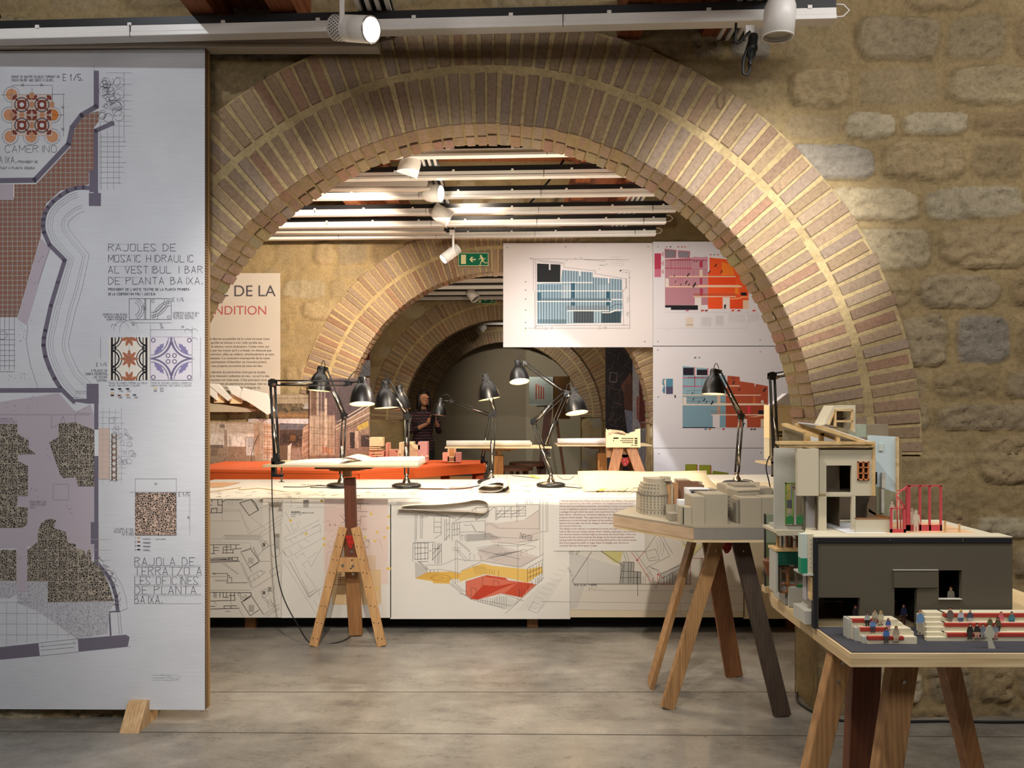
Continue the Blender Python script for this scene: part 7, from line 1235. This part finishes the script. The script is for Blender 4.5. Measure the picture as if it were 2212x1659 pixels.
pb(1715.5, 1060, 1720, 1134, 1.934, .006, lil, 'mullion'); pb(1736, 1071, 1743, 1147, 1.93, .02, mat('shade_olive', '#6b6654', .8), 'jamb'); pb(1744, 1071, 1768.5, 1153, 1.92, .012, lil, 'grey_bay')
# undercroft, parapet and blue back wall
pb(1848, 1071, 1890, 1122, 1.99, .006, mat('dark_inner', '#3c352b', .9), 'dark_recess'); pe([(1873, 1120), (1873, 1092), (1878, 1078), (1886, 1071), (1892, 1071), (1892, 1120)], 1.95, .01, inn, 'arch_wall'); pb(1848.4, 1121, 1924, 1150, 1.842, .006, cc_, 'parapet'); pb(1848.4, 1119.6, 1924, 1121, 1.841, .01, brownw, 'handrail'); pe([(1877, 1098), (1884, 1104), (1898, 1112), (1925, 1117), (1925, 1121), (1898, 1117), (1877, 1106)], 1.95, .01, brownw, 'curved_rail'); pe([(1877, 1102), (1898, 1114), (1925, 1120), (1925, 1126), (1877, 1124)], 1.96, .006, cc_, 'curved_wall')
pale = mat('pale_blue', '#b9cbd0', .8, var=.06, scale=10); pe([(1877, 940), (1938, 943.5), (1936, 1064), (1900, 1052), (1877, 1048)], 2.10, .01, pale, 'blue_wall'); pe([(1877, 1048), (1900, 1052), (1936, 1064), (1935, 1138), (1877, 1120)], 2.10, .01, mat('sage', '#8b8c74', .8, var=.08, scale=14), 'sage_wall'); pb(1899, 958, 1908.5, 974, 2.097, .003, mint, 'small_panel'); pb(1905, 1021, 1913, 1054, 2.09, .008, gc, 'column'); pb(1904, 1054, 1910, 1108, 2.092, .008, gc, 'column'); pb(1892, 1020, 1895, 1046, 2.096, .004, slit, 'opening'); pb(1884, 1072, 1893, 1108, 2.0, .01, mat('dark_umber', '#33281d', .8), 'opening')
pb(1938.4, 944, 1942, 1140, 2.09, .03, ply, 'ply_edge'); pb(1942.3, 950, 1948, 1140, 2.105, .03, mat('ply_shadow', '#8a7a58', .8), 'ply_edge')
pb(1850, 917, 1871, 944, 2.22, .05, mat('sage_light', '#9ba591', .8), 'rear_block'); pb(1871.2, 917, 1919, 944, 2.22, .05, mat('umber_card', '#857a66', .8), 'rear_block')
# roof
for q, Y in (((1684, 954, 1886, 960), 1.862), ((1692, 962, 1890, 966.5), 1.866)): pb(*q, Y, .03, bsw, 'wall_plate')
pb(1692, 962, 1886, 968, 2.05, .03, bsw, 'wall_plate'); pe([(1692, 919), (1738, 934), (1738, 954), (1692, 954)], 2.04, .006, mat('attic_wall', '#8a8168', .8, var=.04), 'attic_wall'); pb(1750, 940, 1772, 955, 2.05, .006, wcard, 'attic_panel'); pb(1780, 938, 1806, 956, 2.04, .006, lil, 'attic_panel'); pb(1815, 944, 1852, 957, 2.02, .006, mat('attic_dark', '#5d4f3d', .9), 'attic_panel'); pb(1852, 950, 1872, 957, 2.02, .006, wcard, 'attic_panel')
for q, Y in ((((1691, 915), (1771, 941)), 2.02), (((1720, 915), (1812, 947)), 1.95), (((1765, 920), (1885, 958)), 1.866)): (a0, a1), Yr = q, Y; pe([a0, (a0[0]+10, a0[1]-1), a1, (a1[0]-4, a1[1]+5), (a0[0]+1, a0[1]+6)], Yr, .012, bsw, 'rafter')
for q, Y in (((1740, 932, 1751, 956), 2.0), ((1772, 936, 1780, 956), 1.95), ((1808, 935, 1815, 957), 1.868)): pb(*q, Y, .012, bsw, 'post')
A_, B_, C_, D_ = P(1724, 914, 1.95), P(1769, 919, 1.87), P(1884, 957, 1.87), P(1812, 946, 1.95)
b = MB().add([A_, B_, C_, D_, *[v+Vector((0, 0, .003)) for v in (A_, B_, C_, D_)]], [(0, 1, 2, 3), (4, 5, 6, 7), (0, 1, 5, 4), (1, 2, 6, 5), (2, 3, 7, 6), (3, 0, 4, 7)]); b.build('roof_plane', wcard, rt)
dm = pe([(1779, 918), (1801, 876), (1848, 875), (1848, 934), (1842, 932), (1842, 883), (1805, 884), (1789, 915)], 1.90, .06, cc_, 'dormer'); b = MB()
for q in ((1803, 884, 1807, 921), (1840, 886, 1843.5, 930), (1807, 884, 1843, 888), (1807, 908, 1842, 912)): b.pbox(*q, 1.896, .008)
b.pext([(1789, 918), (1804, 885), (1804, 890), (1793, 917)], 1.896, .008); b.build('dormer_frame', bsw, rt); pe([(1790, 917), (1804, 886), (1842, 886), (1842, 932), (1810, 921)], 1.955, .002, mat('dormer_back', '#6f6250', .8), 'dormer_back'); MB().tube(spline([P(x, y, 1.94).to_tuple() for x, y in ((1808, 903), (1820, 905), (1832, 898), (1838, 889))], 5), .0012, 6).build('wire', slit, rt)
# stacked balconies at the left corner
BY = 1.985
pe([(1676, 1146), (1738, 1146), (1738, 1150), (1731, 1156), (1682, 1157.5), (1676, 1152)], BY-.06, .1, cc_, 'balcony_slab'); pe([(1675, 1134), (1700, 1134), (1708, 1146), (1675, 1146)], BY-.03, .05, gc, 'balcony_upstand'); pb(1713, 1134, 1718, 1146, BY-.04, .03, wcard, 'pier')
for q, m_ in (((1679, 1158, 1684, 1185), bsw), ((1690, 1158, 1692, 1184), mat('blue_grey', '#4e5d62', .7)), ((1699, 1158, 1702, 1184), brownw), ((1721, 1158, 1725.5, 1184), brownw), ((1711, 1160, 1713, 1184), brownw)): pb(*q, BY-.01, .01, m_, 'post')
pb(1700, 1158, 1711, 1183, BY, .008, wcard, 'column'); pb(1712, 1166, 1731, 1167.6, BY-.008, .006, brownw, 'rail'); pb(1686, 1160, 1731, 1184, BY+.09, .005, mat('back_pale', '#b9b4a8', .8, var=.05), 'back_wall')
pb(1676, 1186, 1731, 1191.5, BY-.03, .06, bsw, 'shelf'); pb(1681, 1192, 1731, 1221, BY-.028, .05, teal, 'green_band'); pb(1676, 1192, 1680.8, 1281, BY-.026, .05, gc, 'corner_post')
for q, m_ in (((1684, 1221, 1688, 1280), inn), ((1701, 1221, 1705, 1280), brownw), ((1720, 1221, 1724, 1280), inn), ((1689, 1221, 1703, 1224), brownw), ((1688, 1234, 1700, 1236), brownw), ((1686, 1278, 1739, 1281), brownw)): pb(*q, BY-.02, .012, m_, 'post' if q[3]-q[1] > 20 else 'rail')
pb(1688, 1222, 1738, 1278, BY+.07, .005, mat('back_cream', '#c5bca6', .8, var=.05), 'back_wall'); pb(1723.5, 1263, 1739, 1280, BY-.024, .004, green, 'green_panel'); pb(1724, 1254, 1739, 1255.4, BY-.023, .003, inn, 'rail'); pe([(1687, 1264), (1695, 1258), (1705, 1262), (1722, 1263), (1722, 1266), (1705, 1265), (1695, 1262), (1687, 1267)], BY-.018, .004, brownw, 'curved_rail')
pe([(1687, 1268), (1695, 1262), (1704, 1266), (1704, 1279), (1687, 1279)], BY-.012, .003, lil, 'infill'); pe([(1705, 1266), (1722, 1266), (1722, 1279), (1705, 1279)], BY-.012, .003, mat('tan_infill', '#a08a68', .8), 'infill')
b = MB()
pts = [(.762, 1.985), (.765, 2.08), (.79, 2.165), (.845, 2.245), (.92, 2.29), (.93, 2.28), (.855, 2.235), (.80, 2.16), (.776, 2.078), (.773, 1.985)]
b.ext([(x, y, .9) for x, y in pts], (0, 0, .052)); b.build('curved_podium', gc, rt); MB().ext([(x, y, .952) for x, y in [(.765, 1.965), (.765, 2.08), (.79, 2.165), (.845, 2.245), (.92, 2.29), (1.0, 2.2), (1.0, 1.965)]], (0, 0, .003)).build('podium_top', gc, rt); MB().box(.7625, .86, 1.96, 1.966, .9, .952).build('podium_front', gc, rt)
a = P(1674, 1240, 2.07); MB().lathe([(.017, 0), (.024, .02), (.029, .046), (.03, .05), (.026, .051), (1e-4, .047)], (.757, 2.06, .957), n=24).build('wooden_bowl', wood('mahogany', '#5c2f18', '#84502e', (2, 2, 8), 6), rt)
pb(1653.5, 1111, 1676, 1172, 2.14, .006, mat('celadon', '#8f9d88', .7, var=.08, scale=12), 'side_screen'); pb(1653.5, 1172, 1676, 1268, 2.14, .006, mat('mottled_green', '#6b7350', .8, var=.25, scale=60), 'side_screen'); pb(1652, 1110, 1654, 1268, 2.138, .008, blk_, 'screen_edge'); pb(1653, 1268, 1668, 1281, 2.13, .03, ply, 'ply_foot')
# pink-red stair frame on the terrace
b = MB()
for q in ((1958, 1048.5, 1967, 1147), (1986, 1049, 1990, 1147), (2007, 1049, 2011, 1147), (2031, 1049, 2035, 1147), (1958, 1048, 2035, 1051), (1958, 1134, 2035, 1147.5)): b.pbox(*q, 1.862, .004)
b.build('screen_frame', pinkred, rt); b = MB()
for q in ((1924, 1098, 1928, 1155), (1952, 1098, 1957, 1155), (1925, 1097, 1957, 1099.5), (1924, 1143, 1957, 1155.5)): b.pbox(*q, 1.835, .004)
b.build('gate', pinkred, rt); MB().tube([P(1960, 1050, 1.862), P(1936, 1069, 1.85), P(1957, 1098, 1.836)], .002, 6).tube([P(1937, 1069, 1.85), P(1939, 1147, 1.85)], .0016, 6).tube([P(1944, 1080, 1.845), P(1946, 1147, 1.845)], .0014, 6).tube([P(1950, 1090, 1.84), P(1951, 1147, 1.84)], .0014, 6).tube([P(1937, 1060, 1.852), P(1960, 1058, 1.86)], .0014, 6).build('stair_rail', pinkred, rt)
bf = mat('blank_figure'); 
fig(1979, 1103, 1157, 1.845, '#ffffff', '#ffffff', blank=mat('blank_person', '#c4b8a4', .8, var=0)); fig(1971, 1099, 1140, 1.875, '#ffffff', '#ffffff', blank=MATS['blank_person']); fig(1927, 1084, 1122, 1.96, '#ffffff', '#ffffff', blank=MATS['blank_person'])
for q in ((2041, 1125, 2044, 1156), (2072, 1132, 2075, 1159)): pb(*q, 1.84, .004, bsw, 'post')
# ---------------------------------------------------------------- smaller models further back
rt = root('facade_model', 'cream card building model with rows of windows, on the red-plated trestle', 'model', P(1347, 966, 6.25)); Y = 6.22; rt.location.z = 1.094; ORG[rt.name].z = 1.094
b = MB(); b.pext([(1309.5, 966.5), (1309.5, 926), (1315, 931), (1320, 930), (1321, 936), (1335, 938), (1352, 941), (1352, 938), (1358, 938), (1362, 934), (1372, 932), (1373, 928), (1383, 926), (1383.5, 966.5)], Y, .02); b.build('front_wall', cream2, rt)
MB().pext([(1312, 934), (1320, 928), (1345, 931), (1356, 938), (1356, 966), (1312, 966)], Y+.06, .12).build('rear_block', peach, rt); MB().pbox(1360, 938, 1383, 966, Y+.02, .2).build('side_block', cream2, rt)
for i in range(8): MB().pbox(1343+i*3.3, 946, 1345.2+i*3.3, 948.5, Y-.003, .006).build('window', slit, rt); MB().pbox(1340+i*3.6, 951, 1342.2+i*3.6, 953, Y-.003, .006).build('window', slit, rt)
for i in range(7): MB().pbox(1345+i*3.3, 955, 1347.2+i*3.3, 957, Y-.003, .006).build('window', slit, rt)
for q in ((1325, 945, 1336, 948), (1324.5, 950, 1326, 953), (1371, 946, 1377, 949), (1371, 951, 1377, 954), (1371, 955.5, 1377, 958.5), (1363.5, 961, 1368, 962.5), (1370, 961, 1377, 962.5), (1314, 934, 1321, 940)): MB().pbox(*q, Y-.003, .006).build('window', slit if q[0] > 1320 else pink, rt)
for i in range(5): MB().tube([P(1318+i*4, 937+i*.6, Y+.03), P(1338+i*4, 934+i, Y+.05)], .002, 5).build('roof_wire', inn, rt)
rt = root('white_house_model', 'cream model building with lettering and a row of small windows, behind the right clamp lamp', 'model', P(1690, 995, 4.6)); Y = 4.6; rt.location.z = 1.106; ORG[rt.name].z = 1.106
MB().pbox(1662, 875, 1740, 947, Y, .1).build('upper_wall', cream2, rt); MB().pbox(1662, 947, 1740, 993.5, Y+.01, .1).build('lower_wall', cc_, rt); MB().pext([(1668, 875), (1700, 850), (1740, 850), (1740, 875)], Y+.02, .08).build('roof', lilac2, rt)
for i in range(7): MB().pbox(1670+i*3.4, 931+0, 1672.6+i*3.4, 937, Y-.002, .004).build('window', slit, rt); MB().pbox(1670+i*3.4, 939, 1672.6+i*3.4, 944, Y-.002, .004).build('window', slit, rt)
d = Draw(Pl(Y)); d.text('VARIETES', 1666, 880, 8, '#b7a070', .9, 30); d.build('lettering', rt)
# ---------------------------------------------------------------- far bay
beige = mat('partition_beige', '#8f8570', .85, var=.05, scale=2)
MB().box(-1.9, 1.9, 15.5, 15.54, 0, 3.2).build('partition_panel', beige, label='large beige partition filling the last arch', cat='partition'); MB().box(.35, 1.9, 15.44, 15.47, 0, 3.0).build('partition_panel', mat('partition_light', '#a39a83', .85, var=.05), label='lighter partition board on the right behind the last arch', cat='partition')
o = board('pale blue sheet with red bars pinned up in the last bay', 1143, 814, 1194.5, 876, Pl(13.0), mat('pale_sheet', '#b9c9c6', .7, var=.03), .012, 'drawing_board'); d = Draw(Pl(13.0))
for x, y0, y1, c in ((1157, 830, 862, '#b8452f'), (1160, 828, 840, '#c9a08c'), (1163, 832, 862, '#c2563a'), (1168, 834, 862, '#b8452f'), (1173, 836, 862, '#b8452f')): d.rect(x, y0, x+2.4, y1, c)
d.lines([(1178+i*3, 828, 1178+i*3, 856) for i in range(4)]+[(1166, 832+i*7, 1190, 832+i*7) for i in range(4)], '#8fa09c', .5); d.build('printed_drawing', o)
board('plain brown board beside the pale blue sheet in the last bay', 1195, 813, 1231, 905, Pl(13.02), mat('brown_panel', '#6b4c2a', .8), .012, 'brown_board')
rt = root('easel', 'dark wooden easel stand carrying the pale blue sheet', 'easel', P(1178, 1060, 13.05)); rt.location.z = 0; ORG[rt.name].z = 0
MB().bar(P(1185, 878, 13.06), Vector((P(1168, 0, 13.06).x, 13.06, .0)), .14, .04).build('leg', redwood, rt); MB().bar(P(1198, 878, 13.3), Vector((P(1222, 0, 13.5).x, 13.5, 0)), .05, .05).build('leg', brown, rt); MB().pbox(1160, 874.5, 1202, 879, 13.02, .12).build('top_bar', oak, rt)
for x, Y, r, l in ((P(1108, 0, 11.8).x, 11.8, .33, 'round brown low table in the dim far bay, nearer one'), (P(1140, 0, 12.7).x, 12.7, .33, 'round brown low table in the dim far bay, further one')):
    rt = root('round_table', l, 'table', (x, Y, 0)); MB().cyl((x, Y, .42), (x, Y, .47), r, 32).build('tabletop', mat('brown_top', '#7a4e36', .5, var=.06), rt, bevel=.006)
    for a in range(3): MB().bar((x+.2*math.cos(a*2.1+.4), Y+.2*math.sin(a*2.1+.4), .42), (x+.26*math.cos(a*2.1+.4), Y+.26*math.sin(a*2.1+.4), 0), .05, .05, up=(0.3, 1, .2)).build('leg', MATS['brown_top'], rt)
rt = root('bench', 'long wooden bench behind the red table', 'bench', (-.9, 8.2, 0)); MB().box(-1.6, -.35, 8.05, 8.4, .60, .64).build('seat', fir2, rt)
for x in (-1.45, -.6): MB().box(x-.05, x+.05, 8.1, 8.35, 0, .599).build('leg', fir, rt)
# ---------------------------------------------------------------- floor cable along the pier
MB().tube(spline([(1.44, 3.60, .006), (1.425, 3.56, .03), (1.41, 3.5, .008), (1.44, 3.38, .006), (1.52, 3.30, .006), (1.62, 3.295, .006), (1.8, 3.285, .006), (2.0, 3.29, .006), (2.25, 3.28, .006), (2.6, 3.29, .006)], 6), .006, 8).build('floor_cable', plast, label='black cable lying along the foot of the stone pier', cat='cable')
# ---------------------------------------------------------------- person
PX, PY = (913-CX)*10.6/F, 10.6
rt = root('person', 'person with dark shoulder-length hair in a dark striped blouse, looking down at a phone', 'person', (PX, PY, 0))
ROT = Matrix.Rotation(math.radians(28), 4, 'Z'); T_ = Matrix.Translation((PX, PY, 0)) @ ROT
def W(p): return T_ @ Vector(p)
def ell(cx, cy, z, rx, ry, n=18): return [W((cx+rx*math.cos(i*6.2832/n), cy+ry*math.sin(i*6.2832/n), z)) for i in range(n)]
def remesh(o, v, sm=True):
    m = o.modifiers.new('skin', 'REMESH'); m.mode = 'VOXEL'; m.voxel_size = v; m.use_smooth_shade = True; s = o.modifiers.new('soft', 'SMOOTH'); s.iterations = 4; s.factor = .5; return o
TOR = [(0, 0, .80, .15, .105), (0, 0, .90, .168, .115), (0, 0, 1.03, .132, .098), (0, -.012, 1.2, .148, .115), (0, 0, 1.32, .158, .10), (0, .005, 1.385, .13, .075), (0, .008, 1.42, .075, .055), (0, .006, 1.46, .05, .05), (0, -.01, 1.53, .05, .055)]
ARM = {-1: [(-.16, 0, 1.355), (-.225, -.02, 1.22), (-.235, -.05, 1.09), (-.13, -.19, 1.15), (-.035, -.275, 1.21)], 1: [(.16, 0, 1.355), (.23, -.015, 1.22), (.245, -.04, 1.09), (.16, -.18, 1.18), (.075, -.275, 1.265)]}
skin = mat('skin', '#b98468', .55, var=.03, scale=20); b = MB(); b.loft([ell(*q) for q in TOR])
hc = Vector((.0, -.045, 1.575))
b.ball(W(hc), .1, 20, 0, (.74, .92, 1.12)); b.ball(W(hc+Vector((0, -.045, -.065))), .052, 14, 0, (.95, .9, .8)); b.ball(W(hc+Vector((0, -.096, -.022))), .016, 10, 0, (.8, 1.1, 1.4)); b.ball(W(hc+Vector((0, -.083, -.06))), .018, 10, 0, (1.3, .6, .5)); b.ball(W(hc+Vector((0, -.07, .02))), .05, 12, 0, (1.15, .6, .45))
for s_ in (-1, 1):
    b.tube([W(p_) for p_ in ARM[s_]], [.05, .043, .037, .032, .025], 12); b.tube([W((s_*.085, 0, .86)), W((s_*.088, -.008, .5)), W((s_*.09, .02, .09))], [.088, .058, .038], 14); b.tube([W((s_*.09, .03, .045)), W((s_*.1, -.08, .035)), W((s_*.105, -.16, .025))], [.042, .038, .022], 10); b.ball(W(hc+Vector((s_*.074, .01, -.02))), .02, 8, 0, (.5, .8, 1.4))
    w_ = Vector(ARM[s_][-1]); up_ = Vector((-s_*.02, -.035, .05)); b.tube([W(w_), W(w_+up_*.55), W(w_+up_*1.2)], [.024, .034, .03], 10)
    for i in range(4): f0 = w_+up_*1.15+Vector((-s_*(.024-.016*i)*.6, .012-.012*i*.3, .012*i-.018)); f1 = f0+Vector((-s_*.028, -.022, .012)); f2 = f1+Vector((-s_*.02, .004, .012)); b.tube([W(f0), W(f1), W(f2)], [.0092, .0088, .0075], 8)
    b.tube([W(w_+up_*.5), W(w_+up_*.9+Vector((s_*.012, .03, .012))), W(w_+up_*1.3+Vector((s_*.0, .034, .026)))], [.011, .0098, .008], 8)
body = remesh(b.build('body', skin, rt), .0058)
m, t = newmat('striped_blouse'); v = t.coord(); n = t.noise(v, 14, 3); sp = t.new('ShaderNodeSeparateXYZ'); t.link(v, sp.inputs[0]); f = t.math('FRACT', t.math('ADD', t.math('MULTIPLY', sp.outputs[2], 24), t.math('MULTIPLY', n, .5)))
t.color(t.mix(t.math('MULTIPLY', t.math('LESS_THAN', f, .16), t.math('GREATER_THAN', t.noise(v, 40, 2), .45)), lin('#1d151b'), lin('#8c4a58'))); t.b.inputs['Roughness'].default_value = .85
b = MB(); b.loft([ell(x, y, z, rx+.014, ry+.014) for x, y, z, rx, ry in [(0, 0, .815, .165, .118)]+TOR[1:7]]); 
for s_ in (-1, 1): b.tube([W(p_) for p_ in ARM[s_][:4]], [.06, .054, .048, .042], 12)
remesh(b.build('blouse', MATS['striped_blouse'], rt), .009); b = MB()
for s_ in (-1, 1): b.tube([W((s_*.08, 0, .93)), W((s_*.088, 0, .80)), W((s_*.088, -.006, .5)), W((s_*.09, .02, .08))], [.10, .098, .068, .052], 14)
b.loft([ell(0, 0, .80, .165, .112), ell(0, 0, .95, .155, .108)]); remesh(b.build('trousers', mat('dark_trousers', '#17161a', .85, var=.03), rt), .01)
b = MB(); b.ball(W(hc+Vector((0, .024, .022))), .104, 20, 0, (.86, .88, 1.1))
for s_ in (-1, 1): b.tube([W(hc+Vector((s_*.058, .0, .07))), W(hc+Vector((s_*.079, -.01, -.02))), W(hc+Vector((s_*.074, -.012, -.11))), W(hc+Vector((s_*.068, -.008, -.19)))], [.03, .034, .034, .022], 10)
b.loft([ell(0, .035, 1.63, .085, .062), ell(0, .03, 1.52, .088, .05), ell(0, .025, 1.42, .095, .045), ell(0, .02, 1.37, .085, .035)]); b.tube([W(hc+Vector((-.06, -.05, .075))), W(hc+Vector((0, -.07, .095))), W(hc+Vector((.06, -.05, .075)))], [.016, .02, .016], 8)
remesh(b.build('hair', mat('dark_hair', '#120d0b', .5, var=.05, st=(6, 6, 1)), rt), .009)
for s_ in (-1, 1):
    MB().ball(W(hc+Vector((s_*.03, -.083, .006))), .0095, 10, 0, (1.2, .6, .7)).build('eye', mat('eye_dark', '#2a211d', .3, var=0), rt)
    MB().tube([W(hc+Vector((s_*.03+.021*math.cos(a*.524), -.098+.012*abs(math.cos(a*.524)), .004+.017*math.sin(a*.524)))) for a in range(13)], .0013, 5).build('glasses_rim', mat('thin_frame', '#6a4a3c', .4, var=0), rt)
MB().ball(W(hc+Vector((0, -.096, -.058))), .012, 10, 0, (1.5, .5, .45)).build('lips', mat('lips', '#8d4a42', .5, var=0), rt)
b = MB(); pc = Vector((.02, -.335, 1.275)); q = [Vector((x, y, z)) for x, y, z in ((-.034, .0, -.06), (.034, .0, -.06), (.034, -.05, .07), (-.034, -.05, .07))]; b.ext([W(pc+v) for v in q], (ROT.to_3x3() @ Vector((0, .006, .003)))); b.build('phone', mat('phone_dark', '#1b1b1f', .25, var=0), label='dark phone held in both hands by the person', cat='phone')
